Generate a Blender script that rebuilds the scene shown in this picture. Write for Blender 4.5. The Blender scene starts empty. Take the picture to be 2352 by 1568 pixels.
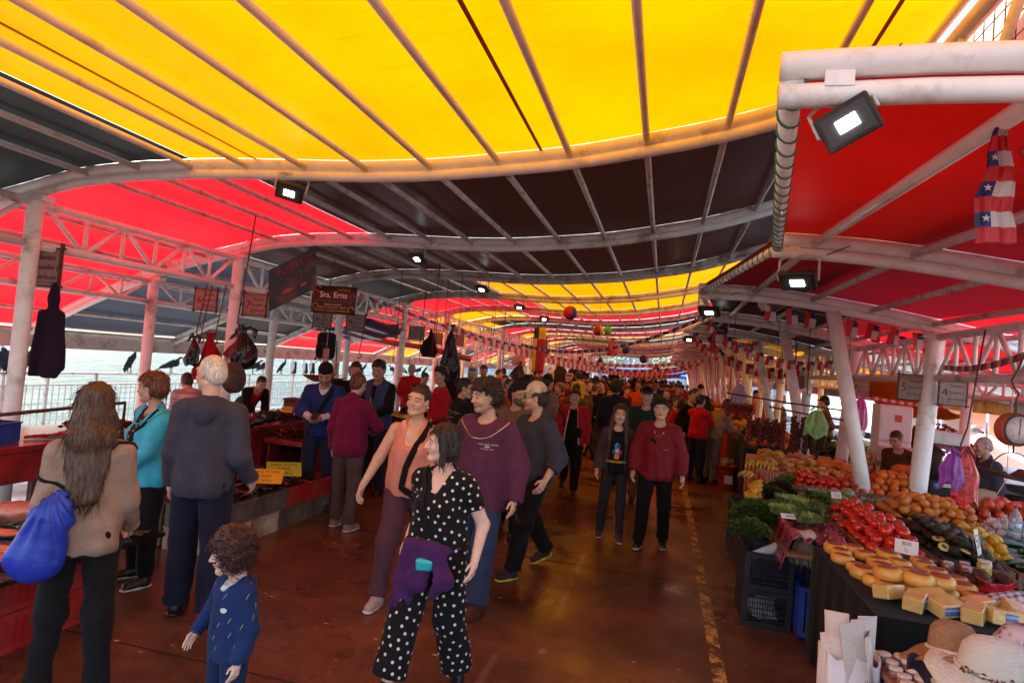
import bpy, math, random, numpy as np
from mathutils import Vector, Matrix, Euler
sc = bpy.context.scene; COL = sc.collection
R = math.radians; PI = math.pi
rnd = random.Random(7)
# ---------------------------------------------------------------- camera
cam = bpy.data.objects.new('camera', bpy.data.cameras.new('camera')); COL.objects.link(cam)
A_, P_, R_, F_ = R(13.74), R(1.975), R(5), 1450.0
_f0 = Vector((-math.sin(A_), math.cos(A_), 0)); _r0 = Vector((math.cos(A_), math.sin(A_), 0)); _up = Vector((0, 0, 1))
_f = _f0*math.cos(P_)+_up*math.sin(P_); _u0 = -_f0*math.sin(P_)+_up*math.cos(P_)
_r = _r0*math.cos(R_)+_u0*math.sin(R_); _u = _u0*math.cos(R_)-_r0*math.sin(R_)
CAM = Vector((0, 0, 1.92))
M = Matrix((_r, _u, -_f)).transposed().to_4x4(); M.translation = CAM
cam.matrix_world = M
cam.data.sensor_width = 36; cam.data.lens = F_/2352*36; cam.data.clip_start = 0.05; cam.data.clip_end = 3000
sc.camera = cam
# ---------------------------------------------------------------- light
SUN_EL, SUN_AZ = R(46), R(-80)      # azimuth measured from +Y towards +X: the sun stands over the water on the left
w = bpy.data.worlds.new('World'); sc.world = w; w.use_nodes = True
nt = w.node_tree; nt.nodes.clear()
sky = nt.nodes.new('ShaderNodeTexSky'); sky.sky_type = 'NISHITA'; sky.sun_disc = False
sky.sun_elevation = SUN_EL; sky.sun_rotation = SUN_AZ; sky.air_density = 1.2; sky.dust_density = 2.0
bg = nt.nodes.new('ShaderNodeBackground'); bg.inputs[1].default_value = 0.15
wo = nt.nodes.new('ShaderNodeOutputWorld')
nt.links.new(sky.outputs[0], bg.inputs[0]); nt.links.new(bg.outputs[0], wo.inputs[0])
sl = bpy.data.lights.new('sun', 'SUN'); sl.energy = 4.4; sl.angle = R(0.5); sl.color = (1, .95, .88)
so = bpy.data.objects.new('sun', sl); COL.objects.link(so)
sd = Vector((math.sin(SUN_AZ)*math.cos(SUN_EL), math.cos(SUN_AZ)*math.cos(SUN_EL), math.sin(SUN_EL)))
so.rotation_euler = sd.to_track_quat('Z', 'Y').to_euler(); so.location = (-20, 0, 30)
sc.view_settings.view_transform = 'Standard'; sc.view_settings.look = 'None'
sc.view_settings.exposure = 1.95; sc.view_settings.gamma = 1
sc.render.engine = 'CYCLES'; sc.cycles.use_denoising = True
sc.cycles.max_bounces = 7; sc.cycles.transparent_max_bounces = 12; sc.cycles.sample_clamp_indirect = 6
sc.cycles.caustics_reflective = False; sc.cycles.caustics_refractive = False
# ---------------------------------------------------------------- helpers
def atY(x, y, Y):
    d = _f+_r*((x-1176)/F_)+_u*((784-y)/F_); return CAM+d*(Y/d.y)
def atX(x, y, X):
    d = _f+_r*((x-1176)/F_)+_u*((784-y)/F_); return CAM+d*(X/d.x)
def atZ(x, y, Z=0):
    d = _f+_r*((x-1176)/F_)+_u*((784-y)/F_); return CAM+d*((Z-1.92)/d.z)
def project(p):
    d = Vector(p)-CAM; z = d.dot(_f); return 1176+F_*d.dot(_r)/z, 784-F_*d.dot(_u)/z, z
def T(x=0, y=0, z=0, rz=0, rx=0, ry=0, s=1):
    m = Matrix.Translation((x, y, z)) @ Euler((rx, ry, rz)).to_matrix().to_4x4()
    if s != 1: m = m @ Matrix.Diagonal((*((s, s, s) if not hasattr(s, '__len__') else s), 1))
    return m
_ico = {}
def ico_data(sub):
    if sub not in _ico:
        import bmesh
        b = bmesh.new(); bmesh.ops.create_icosphere(b, subdivisions=sub, radius=1)
        b.verts.ensure_lookup_table(); _ico[sub] = ([v.co.copy() for v in b.verts], [[v.index for v in f.verts] for f in b.faces]); b.free()
    return _ico[sub]
class G:
    def __init__(s): s.v = []; s.f = []; s.m = []; s.sm = []; s.mi = 0; s.smooth = True
    def raw(s, vs, fs, M=None, mi=None, smooth=None):
        o = len(s.v)
        s.v += [tuple(M @ Vector(v)) for v in vs] if M is not None else [tuple(v) for v in vs]
        s.f += [[i+o for i in f] for f in fs]
        s.m += [s.mi if mi is None else mi]*len(fs); s.sm += [s.smooth if smooth is None else smooth]*len(fs); return s
    def box(s, c, d, M=None, b=0, mi=None):
        x, y, z = d[0]/2, d[1]/2, d[2]/2
        if b <= 0:
            vs = [(i*x, j*y, k*z) for k in (-1, 1) for j in (-1, 1) for i in (-1, 1)]
            fs = [(0, 2, 3, 1), (4, 5, 7, 6), (0, 1, 5, 4), (2, 6, 7, 3), (0, 4, 6, 2), (1, 3, 7, 5)]
        else:
            vs = []; idx = {}
            for i in (-1, 1):
                for j in (-1, 1):
                    for k in (-1, 1):
                        for a in range(3):
                            p = [i*(x-b), j*(y-b), k*(z-b)]; p[a] = (i*x, j*y, k*z)[a]
                            idx[(i, j, k, a)] = len(vs); vs.append(p)
            fs = []
            for a in range(3):
                for sgn in (-1, 1):
                    q = []
                    for (u, v) in ((-1, -1), (1, -1), (1, 1), (-1, 1)):
                        t = [0, 0, 0]; t[a] = sgn; t[(a+1) % 3] = u; t[(a+2) % 3] = v; q.append(idx[(*t, a)])
                    fs.append(q if sgn > 0 else q[::-1])
            for a in range(3):
                b1, c1 = (a+1) % 3, (a+2) % 3
                for u in (-1, 1):
                    for v in (-1, 1):
                        t0 = [0, 0, 0]; t0[a] = -1; t0[b1] = u; t0[c1] = v; t1 = list(t0); t1[a] = 1
                        q = [idx[(*t0, b1)], idx[(*t1, b1)], idx[(*t1, c1)], idx[(*t0, c1)]]
                        fs.append(q if u*v < 0 else q[::-1])
            for i in (-1, 1):
                for j in (-1, 1):
                    for k in (-1, 1):
                        q = [idx[(i, j, k, a)] for a in range(3)]; fs.append(q if i*j*k > 0 else q[::-1])
        T0 = Matrix.Translation(c); return s.raw(vs, fs, T0 if M is None else M @ T0, mi, False)
    def tube(s, pts, r, n=8, cap=True, M=None, mi=None, flat=1.0):
        pts = [Vector(p) for p in pts]; rs = r if hasattr(r, '__len__') else [r]*len(pts)
        vs = []; fs = []; k = len(pts); up = None
        for i, p in enumerate(pts):
            t = (pts[min(i+1, k-1)]-pts[max(i-1, 0)]).normalized()
            if up is None: up = Vector((0, 0, 1)) if abs(t.z) < .9 else Vector((1, 0, 0))
            a = t.cross(up).normalized(); b = a.cross(t).normalized(); up = b
            for j in range(n):
                q = 2*PI*j/n; vs.append(p+(a*math.cos(q)+b*math.sin(q)*flat)*rs[i])
        for i in range(k-1):
            for j in range(n):
                fs.append((i*n+j, i*n+(j+1) % n, (i+1)*n+(j+1) % n, (i+1)*n+j))
        if cap: fs.append(tuple(range(n))[::-1]); fs.append(tuple((k-1)*n+j for j in range(n)))
        return s.raw(vs, fs, M, mi)
    def lathe(s, prof, n=16, M=None, mi=None, smooth=True):
        vs = []; fs = []
        for (r, z) in prof:
            for j in range(n): vs.append((r*math.cos(2*PI*j/n), r*math.sin(2*PI*j/n), z))
        for i in range(len(prof)-1):
            for j in range(n): fs.append((i*n+j, i*n+(j+1) % n, (i+1)*n+(j+1) % n, (i+1)*n+j))
        if prof[0][0] > 1e-4: fs.append(tuple(range(n))[::-1])
        if prof[-1][0] > 1e-4: fs.append(tuple((len(prof)-1)*n+j for j in range(n)))
        return s.raw(vs, fs, M, mi, smooth)
    def ball(s, M=None, sub=2, mi=None, fn=None):
        vs, fs = ico_data(sub)
        if fn: vs = [fn(v.copy()) for v in vs]
        return s.raw(vs, fs, M, mi)
    def grid(s, fn, nu, nv, M=None, mi=None, smooth=True):
        vs = [fn(i/nu, j/nv) for j in range(nv+1) for i in range(nu+1)]
        fs = [(j*(nu+1)+i, j*(nu+1)+i+1, (j+1)*(nu+1)+i+1, (j+1)*(nu+1)+i) for j in range(nv) for i in range(nu)]
        return s.raw(vs, fs, M, mi, smooth)
    def sheet(s, fn, nu, nv, th=.002, M=None, mi=None):
        """closed thin sheet with thickness"""
        P = [[Vector(fn(i/nu, j/nv)) for i in range(nu+1)] for j in range(nv+1)]
        vs = []; N = (nu+1)*(nv+1)
        for side in (0, 1):
            for j in range(nv+1):
                for i in range(nu+1):
                    a = P[j][min(i+1, nu)]-P[j][max(i-1, 0)]; b = P[min(j+1, nv)][i]-P[max(j-1, 0)][i]
                    n_ = a.cross(b).normalized(); vs.append(P[j][i]+n_*(th*side))
        fs = []
        W = nu+1
        for j in range(nv):
            for i in range(nu):
                q = (j*W+i, j*W+i+1, (j+1)*W+i+1, (j+1)*W+i); fs.append(q[::-1]); fs.append(tuple(k+N for k in q))
        bd = [i for i in range(W)]+[j*W+nu for j in range(1, nv+1)]+[nv*W+i for i in range(nu-1, -1, -1)]+[j*W for j in range(nv-1, 0, -1)]
        for k in range(len(bd)):
            a, b = bd[k], bd[(k+1) % len(bd)]; fs.append((a, b, b+N, a+N))
        return s.raw(vs, fs, M, mi)
    def text(s, txt, size, M, mi=None, align='CENTER', bold=0, ext=.0015):
        cu = bpy.data.curves.new('lettering', 'FONT'); cu.body = txt; cu.size = size; cu.align_x = align; cu.align_y = 'CENTER'; cu.extrude = ext; cu.offset = bold; cu.resolution_u = 2
        o = bpy.data.objects.new('lettering', cu); me = bpy.data.meshes.new_from_object(o)
        s.raw([v.co for v in me.vertices], [tuple(p.vertices) for p in me.polygons], M, mi, False)
        bpy.data.objects.remove(o); bpy.data.curves.remove(cu); bpy.data.meshes.remove(me); return s
    def mesh(s, name, mats):
        me = bpy.data.meshes.new(name); me.from_pydata(s.v, [], s.f)
        for m in (mats if isinstance(mats, (list, tuple)) else [mats]): me.materials.append(m)
        me.polygons.foreach_set('material_index', s.m); me.polygons.foreach_set('use_smooth', s.sm); me.update(); return me
    def build(s, name, mats, parent=None, loc=None, rz=0, **kw):
        o = bpy.data.objects.new(name, s.mesh(name, mats)); COL.objects.link(o)
        if parent: o.parent = parent
        if loc is not None: o.location = loc
        if rz: o.rotation_euler.z = rz
        return tag(o, **kw)
def tag(o, label=None, cat=None, group=None, kind=None):
    if label: o['label'] = label
    if cat: o['category'] = cat
    if group: o['group'] = group
    if kind: o['kind'] = kind
    return o
def thing(name, label, cat, loc=(0, 0, 0), rz=0, group=None):
    o = bpy.data.objects.new(name, None); COL.objects.link(o); o.location = loc; o.rotation_euler.z = rz; o.empty_display_size = .1
    return tag(o, label, cat, group)
def dup(src, loc=None, rot=None, scale=None, label=None, group=None, parent=None):
    def rec(o, par):
        c = o.copy(); COL.objects.link(c); c.parent = par
        for ch in KIDS.get(o.name, None) or o.children: rec(ch, c)
        return c
    c = rec(src, parent)
    if loc is not None: c.location = loc
    if rot is not None: c.rotation_euler = rot if hasattr(rot, '__len__') else (0, 0, rot)
    if scale is not None: c.scale = scale if hasattr(scale, '__len__') else (scale,)*3
    if label: c['label'] = label
    if group: c['group'] = group
    return c
KIDS = {}
# ---------------------------------------------------------------- materials
_mats = {}
def _new(name):
    m = bpy.data.materials.new(name); m.use_nodes = True; nt = m.node_tree; nt.nodes.clear()
    out = nt.nodes.new('ShaderNodeOutputMaterial'); return m, nt, out
def N(nt, t, **kw):
    n = nt.nodes.new(t)
    for k, v in kw.items():
        if k.startswith('i_'):
            k2 = k[2:]; n.inputs[int(k2) if k2.isdigit() else k2.replace('_', ' ')].default_value = v
        else: setattr(n, k, v)
    return n
def mat(name, col=(.5, .5, .5), rough=.6, metal=0, var=.15, vs=8, bump=0, bs=30, col2=None, thr=None, dirt=None, dscale=3, damt=.5, spec=.5, sheen=0,
        stretch=(1, 1, 1), vcol=None, coat=0, trans=0, emit=0, coords='Object', sub=0):
    """principled material with noise colour variation, optional second colour patches and bump"""
    if name in _mats: return _mats[name]
    m, nt, out = _new(name); L = nt.links.new
    p = N(nt, 'ShaderNodeBsdfPrincipled'); L(p.outputs[0], out.inputs[0])
    p.inputs['Roughness'].default_value = rough; p.inputs['Metallic'].default_value = metal; p.inputs['Specular IOR Level'].default_value = spec
    if sheen: p.inputs['Sheen Weight'].default_value = sheen
    if coat: p.inputs['Coat Weight'].default_value = coat; p.inputs['Coat Roughness'].default_value = .08
    if trans: p.inputs['Transmission Weight'].default_value = trans; p.inputs['IOR'].default_value = 1.3
    if sub: p.inputs['Subsurface Weight'].default_value = sub; p.inputs['Subsurface Radius'].default_value = (.02, .008, .004); p.inputs['Subsurface Scale'].default_value = .5
    tc = N(nt, 'ShaderNodeTexCoord'); mp = N(nt, 'ShaderNodeMapping'); mp.inputs['Scale'].default_value = stretch; L(tc.outputs[coords], mp.inputs[0])
    n1 = N(nt, 'ShaderNodeTexNoise', i_Scale=vs, i_Detail=4.0); L(mp.outputs[0], n1.inputs['Vector'])
    base = N(nt, 'ShaderNodeMix', data_type='RGBA')
    c = Vector(col[:3])
    base.inputs[6].default_value = (*(c*(1-var)), 1); base.inputs[7].default_value = (*(Vector(col2) if col2 else c*(1+var)), 1)
    mr = N(nt, 'ShaderNodeMapRange'); lo, hi = thr if thr else (.35, .65)
    mr.inputs[1].default_value = lo; mr.inputs[2].default_value = hi; L(n1.outputs[0], mr.inputs[0]); L(mr.outputs[0], base.inputs[0])
    cur = base.outputs[2]
    if vcol:
        at = N(nt, 'ShaderNodeVertexColor', layer_name=vcol); mx = N(nt, 'ShaderNodeMix', data_type='RGBA', blend_type='MULTIPLY'); mx.inputs[0].default_value = 1
        L(at.outputs[0], mx.inputs[6]); L(cur, mx.inputs[7]); cur = mx.outputs[2]
    if dirt:
        n2 = N(nt, 'ShaderNodeTexNoise', i_Scale=dscale, i_Detail=6.0, i_Roughness=.65); L(tc.outputs[coords], n2.inputs['Vector'])
        r2 = N(nt, 'ShaderNodeMapRange'); r2.inputs[1].default_value = .62-.24*damt; r2.inputs[2].default_value = .78-.2*damt; L(n2.outputs[0], r2.inputs[0])
        mx = N(nt, 'ShaderNodeMix', data_type='RGBA'); mx.inputs[7].default_value = (*dirt, 1); L(r2.outputs[0], mx.inputs[0]); L(cur, mx.inputs[6]); cur = mx.outputs[2]
    L(cur, p.inputs['Base Color'])
    if emit: L(cur, p.inputs['Emission Color']); p.inputs['Emission Strength'].default_value = emit
    if bump:
        n3 = N(nt, 'ShaderNodeTexNoise', i_Scale=bs, i_Detail=3.0); L(mp.outputs[0], n3.inputs['Vector'])
        b = N(nt, 'ShaderNodeBump', i_Strength=bump, i_Distance=.02); L(n3.outputs[0], b.inputs['Height']); L(b.outputs[0], p.inputs['Normal'])
    _mats[name] = m; return m
def membrane(name, col, opaque=0, rough=.45, dcol=None, gl=.03):
    """translucent tarpaulin: sunlight glows through it; scuffs and seams, panel stains"""
    m, nt, out = _new(name); L = nt.links.new
    tc = N(nt, 'ShaderNodeTexCoord')
    n1 = N(nt, 'ShaderNodeTexNoise', i_Scale=.7, i_Detail=5.0, i_Roughness=.6); L(tc.outputs['Object'], n1.inputs['Vector'])
    mp = N(nt, 'ShaderNodeMapping'); mp.inputs['Scale'].default_value = (2.2, 16, 3); mp.inputs['Rotation'].default_value = (0, 0, 1.45); L(tc.outputs['Object'], mp.inputs[0])
    n2 = N(nt, 'ShaderNodeTexNoise', i_Scale=2.0, i_Detail=5.0, i_Roughness=.7); L(mp.outputs[0], n2.inputs['Vector'])
    r2 = N(nt, 'ShaderNodeMapRange'); r2.inputs[1].default_value = .57; r2.inputs[2].default_value = .78; L(n2.outputs[0], r2.inputs[0])
    mx = N(nt, 'ShaderNodeMix', data_type='RGBA'); c = Vector(col)
    mx.inputs[6].default_value = (*(c*.74), 1); mx.inputs[7].default_value = (*c, 1); q1 = N(nt, 'ShaderNodeMapRange'); q1.inputs[1].default_value = .3; q1.inputs[2].default_value = .6; L(n1.outputs[0], q1.inputs[0]); L(q1.outputs[0], mx.inputs[0])
    m2 = N(nt, 'ShaderNodeMix', data_type='RGBA'); m2.inputs[7].default_value = (*(c*.62), 1); L(r2.outputs[0], m2.inputs[0]); L(mx.outputs[2], m2.inputs[6])
    d = N(nt, 'ShaderNodeBsdfDiffuse'); d.inputs[0].default_value = (*(dcol or c), 1); t = N(nt, 'ShaderNodeBsdfTranslucent'); L(m2.outputs[2], t.inputs[0])
    ms = N(nt, 'ShaderNodeMixShader'); ms.inputs[0].default_value = 1-opaque; L(d.outputs[0], ms.inputs[1]); L(t.outputs[0], ms.inputs[2])
    g = N(nt, 'ShaderNodeBsdfGlossy'); g.inputs['Roughness'].default_value = rough; g.inputs[0].default_value = (.6, .6, .6, 1)
    lw = N(nt, 'ShaderNodeLayerWeight', i_Blend=.5); fp = N(nt, 'ShaderNodeMath', operation='POWER'); fp.inputs[1].default_value = 4; L(lw.outputs['Facing'], fp.inputs[0])
    fr = N(nt, 'ShaderNodeMath', operation='MULTIPLY_ADD'); fr.inputs[1].default_value = gl*6; fr.inputs[2].default_value = gl*.35; L(fp.outputs[0], fr.inputs[0])
    wv = N(nt, 'ShaderNodeTexNoise', i_Scale=1.5); L(tc.outputs['Object'], wv.inputs['Vector'])
    b = N(nt, 'ShaderNodeBump', i_Strength=.3, i_Distance=.05); L(wv.outputs[0], b.inputs['Height']); L(b.outputs[0], g.inputs['Normal'])
    m3 = N(nt, 'ShaderNodeMixShader'); L(fr.outputs[0], m3.inputs[0]); L(ms.outputs[0], m3.inputs[1]); L(g.outputs[0], m3.inputs[2]); L(m3.outputs[0], out.inputs[0])
    return m
# ================================================================ SETTING
white = mat('white_paint', (.84, .84, .85), .38, var=.06, dirt=(.30, .22, .17), dscale=2.5, damt=.25, bump=.05)
whited = mat('worn_white_paint', (.62, .60, .58), .5, var=.1, dirt=(.28, .2, .15), dscale=5, damt=.5, bump=.1)
steel_grey = mat('grey_purlin', (.66, .62, .60), .5, var=.1, dirt=(.30, .22, .17), dscale=6, damt=.4, bump=.1)
# floor
def floor_mat():
    m, nt, out = _new('wet_concrete'); L = nt.links.new
    p = N(nt, 'ShaderNodeBsdfPrincipled'); L(p.outputs[0], out.inputs[0]); tc = N(nt, 'ShaderNodeTexCoord')
    n1 = N(nt, 'ShaderNodeTexNoise', i_Scale=.9, i_Detail=8.0, i_Roughness=.62); L(tc.outputs['Object'], n1.inputs['Vector'])
    n2 = N(nt, 'ShaderNodeTexNoise', i_Scale=9.0, i_Detail=8.0, i_Roughness=.75); L(tc.outputs['Object'], n2.inputs['Vector'])
    n5 = N(nt, 'ShaderNodeTexNoise', i_Scale=45.0, i_Detail=5.0, i_Roughness=.8); L(tc.outputs['Object'], n5.inputs['Vector'])
    r = N(nt, 'ShaderNodeValToRGB'); r.color_ramp.elements[0].position = .3; r.color_ramp.elements[0].color = (.050, .022, .015, 1)
    r.color_ramp.elements[1].position = .7; r.color_ramp.elements[1].color = (.23, .082, .046, 1); L(n1.outputs[0], r.inputs[0])
    mx = N(nt, 'ShaderNodeMix', data_type='RGBA', blend_type='MULTIPLY'); mx.inputs[0].default_value = .9; L(r.outputs[0], mx.inputs[6])
    r2 = N(nt, 'ShaderNodeValToRGB'); r2.color_ramp.elements[0].position = .36; r2.color_ramp.elements[0].color = (.62, .6, .6, 1)
    r2.color_ramp.elements[1].position = .56; r2.color_ramp.elements[1].color = (1, 1, 1, 1); L(n2.outputs[0], r2.inputs[0]); L(r2.outputs[0], mx.inputs[7])
    mx2 = N(nt, 'ShaderNodeMix', data_type='RGBA', blend_type='MULTIPLY'); mx2.inputs[0].default_value = .7; L(mx.outputs[2], mx2.inputs[6])
    r3 = N(nt, 'ShaderNodeValToRGB'); r3.color_ramp.elements[0].position = .34; r3.color_ramp.elements[0].color = (.4, .4, .4, 1)
    r3.color_ramp.elements[1].position = .5; r3.color_ramp.elements[1].color = (1, 1, 1, 1); L(n5.outputs[0], r3.inputs[0]); L(r3.outputs[0], mx2.inputs[7])
    L(mx2.outputs[2], p.inputs['Base Color'])
    n3 = N(nt, 'ShaderNodeTexNoise', i_Scale=.8, i_Detail=6.0, i_Roughness=.6); mp = N(nt, 'ShaderNodeMapping'); mp.inputs['Location'].default_value = (3, 1, 0)
    L(tc.outputs['Object'], mp.inputs[0]); L(mp.outputs[0], n3.inputs['Vector'])
    r4 = N(nt, 'ShaderNodeMapRange'); r4.inputs[1].default_value = .40; r4.inputs[2].default_value = .62; r4.inputs[3].default_value = .06; r4.inputs[4].default_value = .42; L(n3.outputs[0], r4.inputs[0])
    ad = N(nt, 'ShaderNodeMath', operation='MULTIPLY_ADD'); ad.inputs[1].default_value = .3; L(n2.outputs[0], ad.inputs[0]); L(r4.outputs[0], ad.inputs[2]); L(ad.outputs[0], p.inputs['Roughness'])
    b = N(nt, 'ShaderNodeBump', i_Strength=.18, i_Distance=.006); L(n2.outputs[0], b.inputs['Height']); L(b.outputs[0], p.inputs['Normal'])
    return m
g = G(); g.grid(lambda u, v: (-10.6+40*u, -8+118*v, 0), 8, 20); g.build('floor', floor_mat(), kind='structure')
g = G(); g.box((10, 50, -.9), (41, 117.9, 1.7)); g.build('pier', mat('pier_concrete', (.3, .28, .26), .8), kind='structure')
# water
def water_mat():
    m, nt, out = _new('harbour_water'); L = nt.links.new
    p = N(nt, 'ShaderNodeBsdfPrincipled'); L(p.outputs[0], out.inputs[0]); p.inputs['Specular IOR Level'].default_value = .03; cm = N(nt, 'ShaderNodeMix', data_type='RGBA'); cm.inputs[6].default_value = (.05, .10, .105, 1); cm.inputs[7].default_value = (.16, .205, .215, 1); L(cm.outputs[2], p.inputs['Base Color'])  # ripple highlights painted in as two noise colours, specular nearly off
    p.inputs['Roughness'].default_value = .12; p.inputs['IOR'].default_value = 1.22
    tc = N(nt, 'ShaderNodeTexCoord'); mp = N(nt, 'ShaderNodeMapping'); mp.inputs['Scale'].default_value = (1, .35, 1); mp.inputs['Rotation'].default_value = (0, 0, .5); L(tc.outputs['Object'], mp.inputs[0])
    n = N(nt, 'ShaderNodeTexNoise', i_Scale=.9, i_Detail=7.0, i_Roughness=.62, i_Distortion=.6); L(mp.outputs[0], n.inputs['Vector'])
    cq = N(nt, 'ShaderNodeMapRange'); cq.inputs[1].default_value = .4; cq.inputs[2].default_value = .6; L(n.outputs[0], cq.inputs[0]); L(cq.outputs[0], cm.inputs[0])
    b = N(nt, 'ShaderNodeBump', i_Strength=1.0, i_Distance=1.2); L(n.outputs[0], b.inputs['Height']); L(b.outputs[0], p.inputs['Normal'])
    return m
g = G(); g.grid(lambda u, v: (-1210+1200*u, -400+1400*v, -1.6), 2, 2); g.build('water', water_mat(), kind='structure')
# road and land behind and to the right
g = G(); g.grid(lambda u, v: (6.9+300*u, -60+460*v, .004), 2, 2); g.build('road', mat('asphalt', (.16, .16, .165), .85, var=.2, vs=2, bump=.2, bs=60), kind='structure')
g = G(); g.grid(lambda u, v: (-11+60*u, 75+300*v, .012), 2, 2); g.build('pavement', mat('pavement_slabs', (.42, .40, .38), .8, var=.12, vs=1), kind='structure')
g = G(); g.grid(lambda u, v: (-60+1200*u-600, 380+500*v, 4*math.sin(u*9)+30*v*(1.3+math.sin(u*7+1))), 40, 8); g.build('hills', mat('hill_green', (.06, .09, .05), .9, var=.3, vs=.05), kind='structure')
# painted line: worn yellow dashes
ylm, nt, out = _new('worn_line_paint'); L = nt.links.new
_p = N(nt, 'ShaderNodeBsdfPrincipled'); _p.inputs['Roughness'].default_value = .6; _p.inputs['Base Color'].default_value = (.60, .36, .12, 1)
_t = N(nt, 'ShaderNodeBsdfTransparent'); _m = N(nt, 'ShaderNodeMixShader'); _n = N(nt, 'ShaderNodeTexNoise', i_Scale=7.0, i_Detail=9.0, i_Roughness=.8); _c = N(nt, 'ShaderNodeTexCoord')
_r5 = N(nt, 'ShaderNodeMapRange'); _r5.inputs[1].default_value = .47; _r5.inputs[2].default_value = .56; L(_c.outputs['Object'], _n.inputs['Vector']); L(_n.outputs[0], _r5.inputs[0])
L(_r5.outputs[0], _m.inputs[0]); L(_t.outputs[0], _m.inputs[1]); L(_p.outputs[0], _m.inputs[2]); L(_m.outputs[0], out.inputs[0])
g = G()
for k in range(8):
    y0 = 2.0+k*5.2
    g.raw([(.455, y0, .004), (.545, y0, .004), (.545, y0+5.0, .004), (.455, y0+5.0, .004)], [(0, 1, 2, 3)])
g.build('road_marking', ylm, kind='structure')
for k in range(14): g = G(); y0 = 3.3+3*k; g.raw([(-7.8, y0, .003), (6.8, y0, .003), (6.8, y0+.012, .003), (-7.8, y0+.012, .003)], [(0, 1, 2, 3)]); g.build('floor_joint', mat('joint_dark', (.02, .01, .008), .8), kind='structure')
g = G()
for k in range(260): x, y, s_, a = rnd.uniform(-3.3, 1.0), rnd.uniform(2.6, 14), rnd.uniform(.004, .02), rnd.random()*6; g.raw([(x+s_*math.cos(a+q)*(1+.4*(q % 2)), y+s_*.6*math.sin(a+q), .0045) for q in (0, 1.3, 2.4, 3.6, 5)], [(0, 1, 2, 3, 4)])
g.build('litter', mat('litter_pale', (.42, .30, .22), .7, var=.4), kind='stuff')
# ---------------------------------------------------------------- the market hall
PX = np.array([-9.6, -8.6, -7.4, -6.7, -6.0, -5.6, -4.9, -4.0, -3.3, -2.6, -1.9, -.8, .25, .7, 1.15, 1.5])
PZ = np.array([1.74, 2.24, 2.76, 2.98, 3.14, 3.26, 3.34, 3.375, 3.37, 3.36, 3.385, 3.49, 3.69, 3.82, 3.98, 4.08])
QX = np.array([.25, .5, .8, 1.3, 1.74, 2.3, 2.85, 3.6, 4.4, 5.4, 6.4])
QZ = np.array([2.92, 2.93, 2.935, 2.91, 2.86, 2.78, 2.68, 2.54, 2.38, 2.18, 1.98])
def zl(x): return float(np.interp(x, PX, PZ))
def zr(x): return float(np.interp(x, QX, QZ))
def smooth_interp(X, Zs, n):
    xs = np.linspace(X[0], X[-1], n); z = np.interp(xs, X, Zs)
    zp = np.pad(z, 2, mode='edge')
    z2 = z.copy(); z2[1:-1] = (zp[1:-3]+zp[2:-2]+zp[3:-1])[1:-1]/3; return xs, z2
LX, LZ = smooth_interp(PX, PZ, 56); RX, RZ = smooth_interp(QX, QZ, 36)
FY = [1.77+3*i for i in range(-2, 19)]; FY[1] = .45; FY[0] = -2.5     # frame lines, last at 55.8 m
def EX(i): return .68 if (i % 2 and i != 1) else (.24 if i == 2 else .32)
def rdz(Y): return float(np.interp(Y, [-4, 1.77, 4.77, 7.77], [-.25, -.22, -.05, 0]))
hall = thing('market_hall', 'open market hall of white tube arches and columns under a wavy coloured tarpaulin roof', 'market hall', (0, 0, 0))
for i, Y in enumerate(FY):
    if not i: continue
    m = white if i < 5 else whited
    g = G(); hi = 10 if i < 8 else 6
    pts = [(x, Y, z) for x, z in zip(LX, LZ)]
    g.tube([(x, y, z+.09) for x, y, z in pts], .056, hi); g.tube([(x, y, z+.0) for x, y, z in pts], .044, hi)
    g.box((1.44, Y, 4.11), (.14, .02, .2)); g.build('arch', m, hall)
    g = G(); x0 = EX(i); pts = [(x, Y, z+rdz(Y)) for x, z in zip(RX, RZ) if x > x0+.05]; pts = [(x0, Y, zr(x0)+rdz(Y))]+pts
    g.tube([(x, y, z+(.085 if i != 2 else .072)) for x, y, z in pts], .055 if i != 2 else .038, hi); g.tube([(x, y, z-.01) for x, y, z in pts], .042 if i != 2 else .032, hi)
    g.box((x0+.14, Y-.03, 2.945+rdz(Y)), (.07, .008, .04))
    if i > 1: g.build('arch', white, hall)
    if i % 1 == 0:
        for (X, top, r) in ((-6, 3.12, .073), (-7.4, 2.72, .075), (2.85, 2.64, .09), (4.4, 2.34, .075)):
            g = G(); g.tube([(X-(.14 if X == 2.85 else 0), Y, 0), (X, Y, top)], r, 14 if i < 6 else 8, cap=False); g.lathe([(r+.05, 0), (r+.05, .02), (r, .03)], 14, T(X-(.14 if X == 2.85 else 0), Y, .004)); g.box((X, Y, top-.02), (.3, .13, .05)); g.build('column', white, hall)
        g = G(); g.tube([(2.42, Y, 0), (1.80, Y, 2.82)], .078, 14 if i < 6 else 8)
        if i > 3: g.build('leaning_column', white, hall)
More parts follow.
